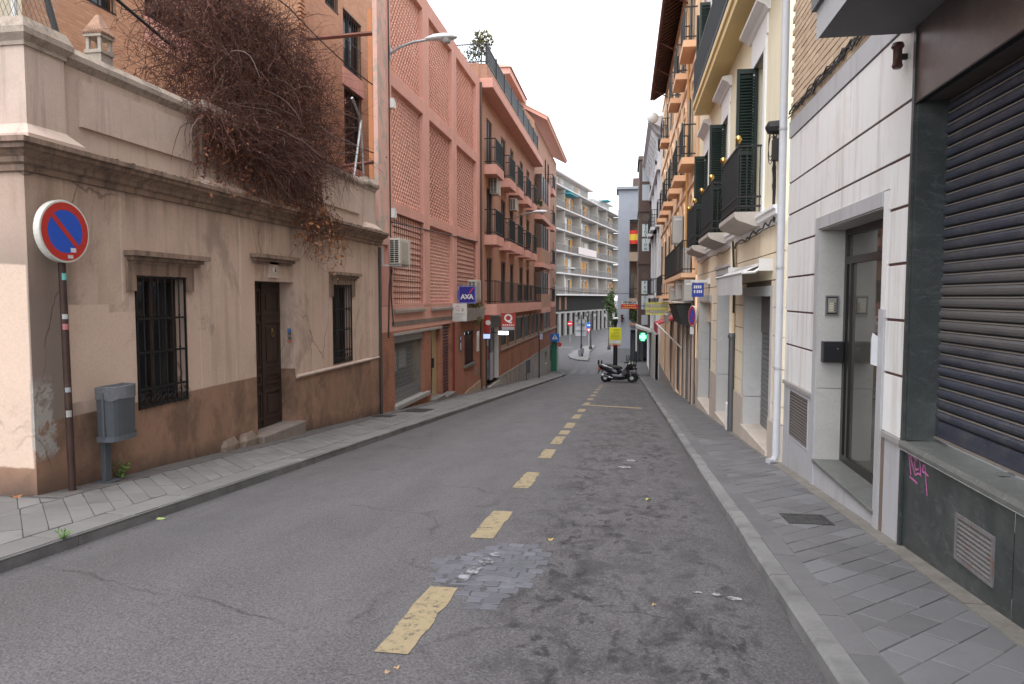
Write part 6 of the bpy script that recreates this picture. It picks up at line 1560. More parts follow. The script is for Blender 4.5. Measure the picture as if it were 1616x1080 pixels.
YEL = plain('sign_yellow', (.68, .66, .05), .5)
mb = MB()
mb.box(1.0, 2.1, 35.98, 36.06, .76, 1.36); b_ = mb.build('panel', plain('pale_yellow_face', (.62, .62, .34), .5), pq)
mb = MB()
for z in (.76, 1.03, 1.33): mb.box(1.0, 2.1, 35.94, 35.975, z, z + .03)
for k in range(13): mb.box(1.0 + k * .09, 1.02 + k * .09, 35.945, 35.975, .79, 1.33)
mb.build('yellow_grid', YEL, pq, kind='stuff')
GREYL = plain('letter_grey', (.30, .30, .33), .6)
text_part('lettering', 'PELUQUERIA', .2, GREYL, pq, (1.56, 35.935, 1.19), (1, 0, 0), (0, 0, 1), .003, bold=.008, scale_x=.92)
text_part('lettering', 'PROGRESO', .2, GREYL, pq, (1.56, 35.935, .91), (1, 0, 0), (0, 0, 1), .003, bold=.008, scale_x=1.02)
def no_parking(loc, face, lab, R_=.3, post=None, thick=.08):
    """round sign facing direction face (unit vector in XY)"""
    t = thing('no_parking_sign', lab, 'road sign', (loc[0], loc[1], gz(loc[1]) + PC))
    f = Vector((face[0], face[1], 0)).normalized(); x = Vector((-f.y, f.x, 0)); c = Vector(loc)
    def disc(r0, r1, d, m, name, par, n=40):
        mb = MB()
        for i in range(n):
            a, b = 2 * math.pi * i / n, 2 * math.pi * (i + 1) / n
            P = lambda r, w: c + x * (r * math.cos(w)) + Vector((0, 0, r * math.sin(w))) + f * d
            mb.poly([P(r0, a), P(r1, a), P(r1, b), P(r0, b)] if r0 > 0 else [c + f * d, P(r1, a), P(r1, b)])
        return mb.build(name, m, par)
    mb = MB(); n = 40; ring = []
    for r, d in ((R_ * 1.0, -thick), (R_ * 1.04, -thick + .01), (R_ * 1.05, -.01), (R_ * 1.03, .0), (R_ * .985, .0)):
        ring.append([c + x * (r * math.cos(2 * math.pi * i / n)) + Vector((0, 0, r * math.sin(2 * math.pi * i / n))) + f * d for i in range(n)])
    for a, b in zip(ring, ring[1:]):
        for i in range(n): mb.poly([a[i], a[(i + 1) % n], b[(i + 1) % n], b[i]])
    mb.poly(ring[0]); mb.poly(ring[-1]); d0 = mb.build('disc', surf('sign_cream_white', (.62, .60, .54), .08, 5, 40, .5, .05, dirt=((.45, .42, .36), .6)) if 'sign_cream_white' not in bpy.data.materials else bpy.data.materials['sign_cream_white'], t, smooth=True)
    RED = bpy.data.materials.get('sign_red_face') or plain('sign_red_face', (.45, .022, .016), .35)
    BLUE = bpy.data.materials.get('sign_blue_face') or plain('sign_blue_face', (.010, .075, .46), .35)
    disc(R_ * .72, R_ * .97, .003, RED, 'red_ring', d0); disc(0, R_ * .72, .002, BLUE, 'blue_field', d0)
    mb = MB(); a = R(135); ux = x * math.cos(a) + Vector((0, 0, math.sin(a))); px_ = x * -math.sin(a) + Vector((0, 0, math.cos(a)))
    if (x.cross(Vector((0, 0, 1)))).dot(f) < 0: pass
    q = [c + ux * (s1 * R_ * .74) + px_ * (s2 * R_ * .085) + f * .0045 for s1, s2 in ((-1, -1), (1, -1), (1, 1), (-1, 1))]
    mb.poly(q); mb.build('slash', RED, d0)
    return t, d0, c, f, x
# the near no-parking sign on its brown pole
t, d0, c, f, x = no_parking((-5.67, 6.51, 2.275), (1, -.04), 'round blue and red no-parking sign with stickers on a rusty brown pole', .305)
POLE = surf('brown_pole_paint', (.052, .028, .022), .3, 6, 40, .6, .2, dirt=((.10, .07, .055), .6))
mb = MB(); mb.cyl((-5.72, 6.53, gz(6.53) + PC), (-5.73, 6.51, 2.5), .036, n=12); po = mb.build('pole', POLE, t, smooth=True)
STK = [('white_sticker', (.07, .045), (.09, -.185), (.62, .64, .68)), ('white_sticker', (.07, .035), (.05, -.255), (.55, .5, .5))]
for nm, (w, h), (a, b), col in STK:
    mb = MB(); p0 = c + x * a + Vector((0, 0, b)) + f * .006; mb.poly([p0 - x * w / 2 - Vector((0, 0, h / 2)), p0 + x * w / 2 - Vector((0, 0, h / 2)), p0 + x * w / 2 + Vector((0, 0, h / 2)), p0 - x * w / 2 + Vector((0, 0, h / 2))])
    mb.build(nm, plain('sticker_' + str(int(a * 100)), col, .5), d0)
for z, hh, col, nm in ((1.78, .07, (.10, .36, .33), 'green_sticker'), (1.27, .06, (.36, .12, .12), 'red_sticker'), (.62, .05, (.27, .28, .3), 'white_sticker'), (.36, .07, (.3, .29, .28), 'white_sticker'), (1.38, .05, (.35, .35, .35), 'grey_sticker')):
    mb = MB()
    for k in range(5):
        a0, a1 = R(-88 + k * 17), R(-88 + (k + 1) * 17); r = .038; g_ = lambda a: (-5.722 + r * math.cos(a), 6.52 + r * math.sin(a))
        mb.poly([(*g_(a0), z), (*g_(a1), z), (*g_(a1), z + hh), (*g_(a0), z + hh)])
    mb.build(nm, plain('pole_' + nm + str(int(z * 100)), col, .5), po)
# the small one seen edge-on by the orange building
t, d0, c, f, x = no_parking((1.98, 21.9, 1.05), (-1, -.28), 'small no-parking sign seen almost edge-on by the brown drainpipe', .3, thick=.06)
mb = MB(); mb.cyl((2.02, 22.0, gz(22) + PC), (2.02, 22.0, .95), .03, n=8); mb.build('pole', surf('pale_pole', (.40, .37, .33), .15), t, smooth=True)
mb = MB(); mb.box(1.93, 2.04, 21.9, 21.95, .5, .72); mb.build('plate', WHITEP, t)

# --- white classical building with the timber bay window
XW = 2.0; WF = PX(XW, -1)
WST = surf('white_stone_wall', (.66, .66, .67), .07, 1.0, 20, .85, .1, stain=((.5, .5, .51), .5))
WOODB = plain('brown_bay_timber', (.085, .052, .04), .6, var=.2)
wb_ = thing('white_building', 'white classical building with a bracketed cornice and a brown timber bay', 'building', (XW, 54, -4.2))
mb = MB(); mb.box(XW, 9, 44.1, 66, -5, 11.6); mb.build('wall', WST, wb_)
mb = MB(); mb.pprism(WF, [(0, 11.3), (-.25, 11.5), (-.55, 11.9), (-.75, 12.1), (-.75, 12.35), (.1, 12.5)], 44.1, 66); mb.prism2([(2.0, 44.05, 11.5), (8, 44.05, 11.5), (8, 44.05, 12.4), (1.3, 44.05, 12.4), (1.3, 44.05, 12.1)], [(2.0, 43.7, 11.7), (8, 43.7, 11.7), (8, 43.7, 12.4), (1.3, 43.7, 12.4), (1.3, 43.7, 12.1)]); cn = mb.build('cornice', surf('grey_cornice', (.42, .42, .44), .1), wb_, kind='stuff')
mb = MB()
for k in range(14): y = 45 + k * 1.5; mb.pprism(WF, [(0, 10.5), (-.12, 10.6), (-.22, 11.1), (-.55, 11.6), (-.55, 11.85), (0, 11.9)], y, y + .35)
mb.build('brackets', WST, cn, kind='stuff')
mb = MB()
for z in (5.9, 9.3, 1.6): mb.pbox(WF, 44.1, 66, z, z + .3, -.22, .0)
for y in (45, 49.5, 54.5): mb.pbox(WF, y, y + .5, -5, 11.3, -.12, 0)
mb.build('mouldings', WST, wb_, kind='stuff')
mb = MB()
for z0 in (1.9, 6.2): mb.pbox(WF, 47, 48.6, z0, z0 + 2.6, -.02, .0); mb.pbox(WF, 51.5, 53.1, z0, z0 + 2.6, -.02, .0)
mb.build('window', GLASS, wb_, kind='stuff')
for z0 in (1.75, 6.1):
    balcony(WF, 46.4, 49.2, z0, .45, .2, 1.1, wb_, WST, RAIL, True); balcony(WF, 51, 53.7, z0, .45, .2, 1.1, wb_, WST, RAIL, True)
mb = MB()
for k in range(7):
    y = 45.0 + k * 1.55; mb.pbox(WF, y, y + .45, -5, -.7, -.18, .0)
mb.build('shop_pilasters', surf('grey_pilaster', (.40, .385, .37), .12), wb_, kind='stuff')
mb = MB(); mb.pbox(WF, 44.6, 56, -4.6, -1.0, -.03, .0); mb.build('dark_shopfronts', plain('shop_dark', (.05, .048, .046), .5), wb_)
by = MB(); by.box(1.02, XW, 58.6, 64, -1.2, 12.6); bay = by.build('timber_bay', WOODB, wb_)
mb = MB(); mb.box(.9, XW, 58.4, 64.2, 12.6, 12.9); mb.box(.96, XW, 58.5, 64.1, 8.5, 8.75); mb.box(.96, XW, 58.5, 64.1, 4.3, 4.6); mb.build('bay_cornice', WOODB, bay, kind='stuff')
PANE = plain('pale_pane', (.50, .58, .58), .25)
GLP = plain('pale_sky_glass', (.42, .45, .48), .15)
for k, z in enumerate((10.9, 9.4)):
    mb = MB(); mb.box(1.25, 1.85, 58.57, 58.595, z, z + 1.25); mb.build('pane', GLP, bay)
panes = [(1.28, 1.84, 5.35, 6.35), (1.28, 1.84, 6.5, 7.5) , (1.28, 1.84, 1.9, 2.95), (1.28, 1.84, .65, 1.75)]
for (a, b, z0, z1), s_ in zip(panes, ('ION', 'PENS', 'PEN', 'SION')):
    mb = MB(); mb.box(a, b, 58.57, 58.595, z0, z1); p_ = mb.build('pane', PANE, bay)
    for k, chx in enumerate(s_):
        text_part('lettering', chx, .30, DK, p_, (1.56, 58.56, z1 - (z1 - z0) * (k + .5) / len(s_)), (1, 0, 0), (0, 0, 1), .004, bold=.006)
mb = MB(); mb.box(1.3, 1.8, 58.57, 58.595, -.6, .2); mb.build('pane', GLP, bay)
mb = MB(); mb.lathe([(.3, -.02), (.3, 0)], (1.56, 58.59, 8.0), 16, 'y'); mb.lathe([(.3, -.02), (.3, 0)], (1.56, 58.59, 3.35), 16, 'y'); mb.build('round_light', BROWNF, bay, kind='stuff')
# --- blue grey stone tower at the end of the street
tw = thing('grey_tower', 'blue grey stone corner block with a flag balcony and an arched passage at its foot', 'building', (0, 68, -4.6))
TST = surf('blue_grey_stone', (.34, .365, .41), .13, .6, 12, .85, .2, stain=((.26, .28, .31), .5))
PT = PY(68)
mb = MB(); mb.wall(PT, -.74, 6, -1.2, 11.7, [(.33, 1.35, -.55, 8.9, 1.2)]); mb.wall(PT, -.74, 6, -5, -1.2, [(.5, 4, -5, -1.2 - .25, 4)]); mb.poly([(-.74, 68, -5), (-.74, 80, -5), (-.74, 80, 11.7), (-.74, 68, 11.7)]); mb.wall(PY(72), -.7, 6, -5, 11.7); mb.build('wall', TST, tw)
mb = MB(); mb.box(-.95, 6, 67.7, 72, 11.7, 11.95); mb.build('cornice', surf('tower_cap', (.30, .31, .33), .1), tw)
mb = MB(); mb.box(.6, 6, 69, 72, 11.95, 12.9); mb.build('roof_hut', WOODB, tw)
mb = MB(); mb.box(-.8, .5, 67.9, 68.02, -5, -3.2); mb.build('plinth', surf('tower_plinth', (.25, .26, .27), .1), tw)
for z in (5.85, 1.55, 7.3):
    mb = MB(); mb.box(.33, 1.35, 67.6, 69.2, z - .85 if z != 7.3 else z - .2, z); b = mb.build('balcony', surf('balcony_tan', (.40, .30, .225), .1) if z == 5.85 else bpy.data.materials['balcony_tan'], tw)
    mb = MB()
    for k in range(9): mb.box(.35 + k * .12, .375 + k * .12, 67.62, 67.645, z, z + .9)
    mb.box(.33, 1.35, 67.61, 67.65, z + .88, z + .92); mb.build('balusters', RAIL, b, kind='stuff')
mb = MB(); mb.box(.4, 1.35, 69.1, 69.2, -.5, 8.8); mb.build('back_wall', surf('tan_wall', (.40, .27, .19), .1), tw)
mb = MB(); mb.box(.45, .8, 69.0, 69.08, 1.6, 3.9); mb.box(.45, .8, 69.0, 69.08, -.5, 1.0); mb.build('door', GLASS, tw, kind='stuff')
fl = thing('flag', 'red and yellow striped flag hung over the tower balcony', 'flag', (.8, 67.5, 7))
for nm, z0, z1, col in (('red_stripe', 7.5, 7.85, (.62, .045, .03)), ('yellow_stripe', 6.95, 7.5, (.75, .52, .06)), ('red_stripe', 6.6, 6.95, (.62, .045, .03))):
    mb = MB(); n = 8
    for k in range(n): 
        g_ = lambda k_: (.33 + 1.05 * k_ / n, 67.52 + .05 * math.sin(k_ * 1.3))
        mb.poly([(*g_(k), z0), (*g_(k + 1), z0), (*g_(k + 1), z1), (*g_(k), z1)])
    mb.build(nm, plain('flag_' + str(z0), col, .8), fl)
pn = thing('hanging_sign', 'red sign with a white top line reading PENSION on the grey tower corner', 'sign', (.3, 50, 1))
mb = MB(); mb.box(-.3, .88, 50, 50.1, .82, 1.15); mb.build('red_panel', plain('pension_red', (.50, .02, .03), .5), pn); mb = MB(); mb.box(-.24, .84, 50, 50.08, 1.16, 1.36); mb.build('white_panel', plain('pension_white', (.6, .58, .56), .5), pn)
text_part('lettering', 'PENSION', .21, DK, pn, (.3, 49.99, 1.265), (1, 0, 0), (0, 0, 1), .003, bold=.008, scale_x=1.05)
mb = MB()
for k in range(7): mb.box(-.2 + k * .14, -.11 + k * .14, 49.98, 49.995, .87, .92); mb.box(-.12 + k * .12, -.05 + k * .12, 49.98, 49.995, 1.02, 1.07)
mb.build('yellow_print', YEL, pn, kind='stuff'); mb = MB(); mb.box(.88, 2.02, 50.03, 50.07, 1.0, 1.05); mb.build('arm', RAIL, pn)
pc = thing('pharmacy_cross', 'lit green pharmacy cross sign on the right side', 'sign', (1.2, 50, -1.1))
mb = MB()
for a, b, c_, d in ((1.0, 1.44, -1.24, -1.0), (1.1, 1.34, -1.38, -1.24), (1.1, 1.34, -1.0, -.86)): mb.box(a, b, 49.9, 50.0, c_, d)
mb.build('lit_cross', plain('cross_lit', (.2, .8, .4), .4, emit=(.10, .95, .34), estr=1.5), pc); mb = MB(); mb.box(.96, 1.48, 50.0, 50.12, -1.42, -.82); mb.build('housing', plain('cross_housing', (.01, .12, .05), .5), pc); mb = MB(); mb.box(1.48, 2.05, 50.03, 50.08, -.9, -.84); mb.build('arm', RAIL, pc)
cp = thing('shop_canopy', 'pale tilted canopy over the pharmacy sign', 'canopy', (1.3, 51, -.5))
mb = MB(); mb.box8([(.75, 50.4, -.52), (2.0, 50.4, -.92), (2.0, 55, -.92), (.75, 55, -.52), (.75, 50.4, -.36), (2.0, 50.4, -.78), (2.0, 55, -.78), (.75, 55, -.36)]); mb.build('roof', plain('canopy_white', (.52, .50, .49), .6), cp)
gt = thing('passage_gate', 'tall dark iron gates standing in the arched passage', 'gate', (1.0, 69, -4.5))
for k in range(3):
    mb = MB(); x0 = .55 + k * .42; mb.box(x0, x0 + .06, 69, 69.06, -4.7, -1.5); mb.box(x0 + .06, x0 + .36, 69.02, 69.05, -4.5, -1.7); mb.build('leaf', plain('gate_grey', (.09, .095, .10), .5) if k == 0 else bpy.data.materials['gate_grey'], gt)
# ------------------------------------------------------------------ far white apartment building across the junction
A0 = Vector((-10.33, 111.8, 0)); T_ = Vector((.193, .981, 0)); N_ = Vector((.981, -.193, 0))
def AF(u, v, d):
    p = A0 + T_ * u - N_ * d; return (p.x, p.y, v)
fa = thing('white_apartment_building', 'large white apartment building with rows of long balconies over an arcade across the junction', 'building', (-8, 125, -4.6))
FW = surf('far_beige_wall', (.37, .335, .30), .1, .5, 8, .9, .1); FSL = plain('far_white_slab', (.52, .49, .475), .8); ORS = plain('far_ochre_shutter', (.50, .24, .05), .7, var=.2); FRL = plain('far_grey_railing', (.20, .20, .20), .6); FDK = plain('far_shade_paint', (.04, .035, .033), .9, spec=.05)
FWF = plain('far_white_frame', (.66, .65, .63), .6); FGL = glass('far_glass', (.08, .085, .09), .1)
LV = [2.2, 5.63, 9.05, 12.45, 15.85, 19.25]
mb = MB(); mb.pbox(AF, -25, 47, -5, 19.2, 1.5, 14); mb.pbox(AF, -25, 30, 19.2, 22.3, 3.0, 14); mb.build('wall', FW, fa)
for i, z in enumerate(LV):
    mb = MB(); mb.pbox(AF, -25, 46.5, z - .24, z, -.1, 1.5); sl_ = mb.build('balcony_slab', FSL, fa)
    mb = MB(); mb.pbox(AF, -25, 46.5, z + 1.0, z + 1.06, -.06, 0)
    for k in range(230): u = -25 + k * .31; mb.pbox(AF, u, u + .035, z, z + 1.0, -.05, -.02)
    mb.build('balusters', FRL, sl_, kind='stuff')
    rr = random.Random(40 + i)
    if i < 5:
        for u in (-9, 3.0, 13.2, 25.5, 33.8, 46.2): 
            mb = MB(); mb.pbox(AF, u, u + .3, z, z + 3.08, .0, 1.5); mb.build('party_wall', FW, sl_)
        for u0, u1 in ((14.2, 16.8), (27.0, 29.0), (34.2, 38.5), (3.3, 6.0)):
            mb = MB(); mb.pbox(AF, u0, u1, z, z + 3.08, 1.44, 1.5); mb.build('recess_shade_panel', FDK, sl_)  # flat dark panel on the wall, the shade of a loggia painted in
    for u in (-7, -2, 7.0, 10.2, 17.6, 21.5, 30.2, 39.6, 42.6):
        if i == 5 and u > 28: continue
        d = 1.5 if i < 5 else 3.0; w_ = rr.choice((1.7, 2.0, 2.4)); zt = z + 2.45
        mb = MB(); mb.pbox(AF, u, u + .14, z + .05, zt, d - .08, d); mb.pbox(AF, u + w_ - .14, u + w_, z + .05, zt, d - .08, d); mb.pbox(AF, u + w_ / 2 - .07, u + w_ / 2 + .07, z + .05, zt, d - .08, d); mb.pbox(AF, u, u + w_, zt, zt + .16, d - .08, d)
        w = mb.build('window', FWF, fa)
        mb = MB(); mb.pbox(AF, u + .14, u + w_ - .14, z + .05, zt, d - .03, d - .005); mb.build('pane', rr.choice((FGL, FWF, FGL)), w)
        if rr.random() < .8:
            mb = MB(); a = u + rr.choice((-.9, w_ * .25, w_ * .55, w_ + .1)); mb.pbox(AF, a, a + rr.choice((.9, 1.1, 1.8)), z + .3, z + 2.5, d - .2, d - .12); mb.build('shutter', ORS, fa)
mb = MB(); mb.pbox(AF, -25, 30.5, 22.3, 22.6, 2.0, 14); mb.build('roof_slab', FSL, fa)
mb = MB(); mb.pbox(AF, 33, 47, 19.2, 21.4, 2.5, 9); mb.pbox(AF, 38, 47, 21.4, 21.6, 1.5, 9); mb.build('penthouse', FWF, fa, kind='stuff')
mb = MB(); mb.pbox(AF, 3, 8, 18.2, 18.35, -.9, 1.0); mb.build('teal_awning', plain('teal', (.03, .30, .36), .7), fa)
mb = MB(); mb.pbox(AF, 36, 40, 21.4, 21.5, .3, 2.2); mb.build('teal_awning', bpy.data.materials['teal'], fa)
mb = MB(); mb.pbox(AF, 11, 24, 9.1, 10.3, -.25, -.18); mb.build('balcony_screen', plain('pale_pink_screen', (.62, .53, .50), .8), fa)
mb = MB(); mb.pbox(AF, -25, 46, -.75, 1.88, 1.0, 1.49); mb.build('dark_frieze', plain('far_brown_frieze', (.03, .028, .026), .9, spec=.05), fa)
mb = MB()
for k in range(4, 10): mb.pbox(AF, -24 + k * 3.4, -22.9 + k * 3.4, -.4, 1.7, .92, .99)
mb.build('timber_panel', plain('far_timber', (.17, .07, .03), .7), fa, kind='stuff')
mb = MB(); mb.pbox(AF, -25, 46, -.95, -.7, .3, 1.5); mb.build('arcade_beam', surf('far_concrete', (.26, .245, .23), .15, .8, 10, .9, .1), fa)
pm_ = MB(); pm_.pbox(lambda u, v, d: (T_.x * u - N_.x * d, T_.y * u - N_.y * d, v), 0, 1.25, -4.7, -.95, .25, .5); pme = pm_.mesh('arcade_pillar', bpy.data.materials['far_concrete'], (0, 0, 0))
for k in range(20): p = A0 + T_ * (-23 + k * 3.4); inst('arcade_pillar', pme, (p.x, p.y, 0), fa)
mb = MB(); mb.pbox(AF, -25, 46, -5, -.9, 1.40, 1.49); mb.build('arcade_shade', FDK, fa)  # dark sheet behind the pillars, arcade shade put in as colour
def tree(name, lab, x, y, z0, h, r, mat, n, lr, grp=None):
    t = thing(name, lab, 'tree', (x, y, z0), grp)
    mb = MB(); mb.tube([(x, y, z0), (x + .05, y, z0 + h * .35), (x - .05, y + .05, z0 + h * .7)], [.14, .1, .04], 7)
    for k in range(6): a = k * 1.05; mb.tube([(x, y, z0 + h * .4), (x + math.cos(a) * r * .6, y + math.sin(a) * r * .6, z0 + h * (.6 + .05 * k))], [.05, .015], 5)
    mb.build('trunk', TWIG, t)
    c = MB(); rr = random.Random(hash(name) % 99 + int(x * 10))
    cl = [(rr.gauss(0, r * .45), rr.gauss(0, r * .45), rr.gauss(0, h * .14)) for _ in range(9)]
    for i in range(n):
        a = rr.choice(cl); q = Vector((x + a[0] + rr.gauss(0, r * .3), y + a[1] + rr.gauss(0, r * .3), z0 + h * .68 + a[2] + rr.gauss(0, h * .09)))
        u = Vector((rr.gauss(0, 1), rr.gauss(0, 1), rr.gauss(.2, .7))).normalized(); v = u.cross(Vector((rr.gauss(0, 1), rr.gauss(0, 1), rr.gauss(0, 1)))).normalized(); k = lr * rr.uniform(.6, 1.4)
        c.poly([q, q + u * k * .5 + v * k * .3, q + u * k, q + u * k * .5 - v * k * .3])
    c.build('crown', mat, t, kind='stuff')
    return t
tree('street_tree', 'small green tree half hidden behind the grey tower at the end of the street', -1.75, 100, -4.6, 6.0, .9, GREEN, 1600, .3)
rt = thing('roof_shrubs', 'pale shrubs growing on the roof of the white apartment building', 'plant', (-10, 118, 22.5))
p = Vector(AF(6, 22.6, 5)); foliage((p.x, p.y, 23.6), 2.0, 3.5, 1.5, 900, .5, DRYG, rt)
bp_ = thing('balcony_plants', 'green plants on the low balcony of the grey tower above the arch', 'plant', (.8, 67.8, .3)); foliage((.9, 67.7, -.1), .55, .3, .75, 700, .14, GREEN, bp_)
mb = MB(); mb.box(.4, 1.3, 67.55, 67.85, -1.0, -.75); mb.build('box', TEJA, bp_)

# ------------------------------------------------------------------ street furniture far down the street
BLK = plain('cast_iron_black', (.018, .018, .019), .5, .3)
def lamp_post(x, y, lab):
    z = -4.6 + .11; t = thing('lamp_post', lab, 'street lamp', (x, y, z), 'old style lamp posts at the junction')
    mb = MB(); mb.lathe([(.2, 0), (.2, .3), (.12, .4), (.10, 1.2), (.07, 1.3), (.055, 4.0), (.03, 4.3)], (x, y, z), 12)
    for s in (-1, 1): mb.tube([(x, y, z + 3.4), (x + s * .25, y, z + 3.35), (x + s * .46, y, z + 3.5), (x + s * .46, y, z + 3.75)], .03, 6)
    mb.build('post', BLK, t, smooth=True)
    for s in (-1, 1):
        mb = MB(); mb.lathe([(.1, 0), (.17, .4)], (x + s * .46, y, z + 3.75), 6); l = mb.build('lantern', plain('lantern_glass', (.42, .42, .39), .3) if 'lantern_glass' not in bpy.data.materials else bpy.data.materials['lantern_glass'], t)
        mb = MB(); mb.lathe([(.21, .4), (.12, .52), (.03, .6), (.02, .7)], (x + s * .46, y, z + 3.75), 6); mb.lathe([(.05, -.03), (.12, .01)], (x + s * .46, y, z + 3.75), 6); mb.build('lantern_cap', BLK, l)
    return t
l0 = lamp_post(-4.5, 74, 'twin lantern lamp post with grey cabinets at its foot on the traffic island')
copy_tree(l0, (-3.9, 82, -4.35), label='second twin lantern lamp post just behind the one with the notice board')
copy_tree(l0, (-1.8, 82, -4.35), label='twin lantern lamp post nearest the grey tower')
nb_ = thing('notice_board', 'back of a large pale grey notice board fixed to the lamp post on the island', 'board', (-4.5, 74.2, -2.4))
for x0, x1 in ((-5.12, -4.58), (-4.48, -4.0)):
    for k in range(3): mb = MB(); mb.box(x0, x1, 74.15, 74.19, -2.38 + k * .58, -1.82 + k * .58); mb.build('board_panel', plain('board_grey', (.42, .44, .46), .5) if 'board_grey' not in bpy.data.materials else bpy.data.materials['board_grey'], nb_)
mb = MB()
for z in (-1.8, -1.2): mb.box(-5.1, -4.0, 74.08, 74.15, z - .04, z + .02)
mb.build('rails', ZINC, nb_, kind='stuff')
gb = thing('control_cabinets', 'grey control boxes clustered at the foot of the island lamp post', 'cabinet', (-4.5, 73.6, -4.5))
mb = MB(); mb.box(-4.78, -4.45, 73.4, 73.7, -4.35, -3.75); mb.box(-4.42, -4.18, 73.5, 73.8, -4.2, -3.6); mb.box(-4.6, -4.4, 73.45, 73.6, -4.5, -4.35); mb.build('boxes', plain('cabinet_grey', (.17, .18, .20), .5), gb, kind='stuff')
def pole_thing(name, lab, x, y, z0, z1, r=.035, mat=None):
    t = thing(name, lab, 'road sign', (x, y, z0)); mb = MB(); mb.cyl((x, y, z0), (x, y, z1), r, n=8); mb.build('pole', mat or ZINC, t); return t
SBL = plain('traffic_blue', (.01, .14, .55), .4); SRD = plain('traffic_red', (.55, .02, .03), .4); SWH = plain('traffic_white', (.70, .70, .70), .4)
t = pole_thing('direction_sign', 'round blue arrow sign above a give way triangle on the traffic island', -4.38, 87, -4.5, -1.4)
mb = MB(); mb.lathe([(.34, 0), (.34, .02)], (-4.38, 86.9, -1.75), 20, 'y'); d = mb.build('blue_disc', SBL, t)
mb = MB(); mb.box(-4.58, -4.3, 86.88, 86.9, -1.81, -1.69); mb.prism([(-4.3, 86.89, -1.92), (-4.3, 86.89, -1.58), (-4.12, 86.89, -1.75)], (0, -.01, 0)); mb.build('white_arrow', SWH, d, kind='stuff')
mb = MB(); mb.prism([(-4.74, 86.92, -2.12), (-4.02, 86.92, -2.12), (-4.38, 86.92, -2.75)], (0, -.02, 0)); d = mb.build('triangle', SRD, t)
mb = MB(); mb.prism([(-4.58, 86.895, -2.2), (-4.18, 86.895, -2.2), (-4.38, 86.895, -2.55)], (0, -.006, 0)); mb.build('white_centre', SWH, d)
t = pole_thing('no_entry_sign', 'round red no entry sign before the arcade', -7.28, 95, -4.6, -1.5)
mb = MB(); mb.lathe([(.36, 0), (.36, .02)], (-7.28, 94.9, -1.87), 20, 'y'); d = mb.build('red_disc', SRD, t); mb = MB(); mb.box(-7.52, -7.04, 94.885, 94.9, -1.93, -1.81); mb.build('white_bar', SWH, d)
gc = thing('green_column', 'tall green pillar at the left kerb corner by the crossing', 'column', (-5.62, 57, -4.4))
mb = MB(); mb.box(-5.84, -5.4, 56.8, 57.2, -4.5, -1.9); mb.build('body', plain('column_green', (.012, .14, .075), .4), gc, bevel=.03); mb = MB(); mb.box(-5.40, -5.37, 56.82, 57.18, -4.4, -1.95); mb.build('pale_edge', SWH, gc)
t = pole_thing('pedestrian_sign', 'blue square pedestrian crossing sign above the green pillar', -5.3, 56.6, gz(56.6) + .1, -1.3)
mb = MB(); mb.box(-5.88, -5.2, 56.5, 56.53, -1.9, -1.26); d = mb.build('blue_plate', SBL, t)
mb = MB(); mb.prism([(-5.78, 56.49, -1.72), (-5.3, 56.49, -1.72), (-5.54, 56.49, -1.32)], (0, -.006, 0)); d2 = mb.build('white_triangle', SWH, d)
mb = MB(); mb.lathe([(.035, -.005), (.035, 0)], (-5.54, 56.48, -1.44), 8, 'y'); mb.prism([(-5.57, 56.48, -1.48), (-5.51, 56.48, -1.48), (-5.50, 56.48, -1.58), (-5.58, 56.48, -1.58)], (0, -.004, 0)); mb.prism([(-5.58, 56.48, -1.58), (-5.55, 56.48, -1.58), (-5.60, 56.48, -1.7), (-5.63, 56.48, -1.7)], (0, -.004, 0)); mb.prism([(-5.53, 56.48, -1.58), (-5.50, 56.48, -1.58), (-5.45, 56.48, -1.7), (-5.48, 56.48, -1.7)], (0, -.004, 0)); mb.build('walking_figure', BLK, d, kind='stuff')
mb = MB(); mb.lathe([(.19, 0), (.19, .02)], (-5.2, 56.7, -2.15), 14, 'y'); mb.build('small_red_disc', SRD, t)
t = pole_thing('street_sign', 'thin dark sign pole with a small plate in front of the balcony building', -5.2, 43.2, gz(43.2) + .1, -.55, .035, BLK)
mb = MB(); mb.box(-5.18, -4.98, 43.18, 43.2, -.95, -.6); mb.build('plate', plain('lilac_plate', (.36, .36, .46), .5), t)
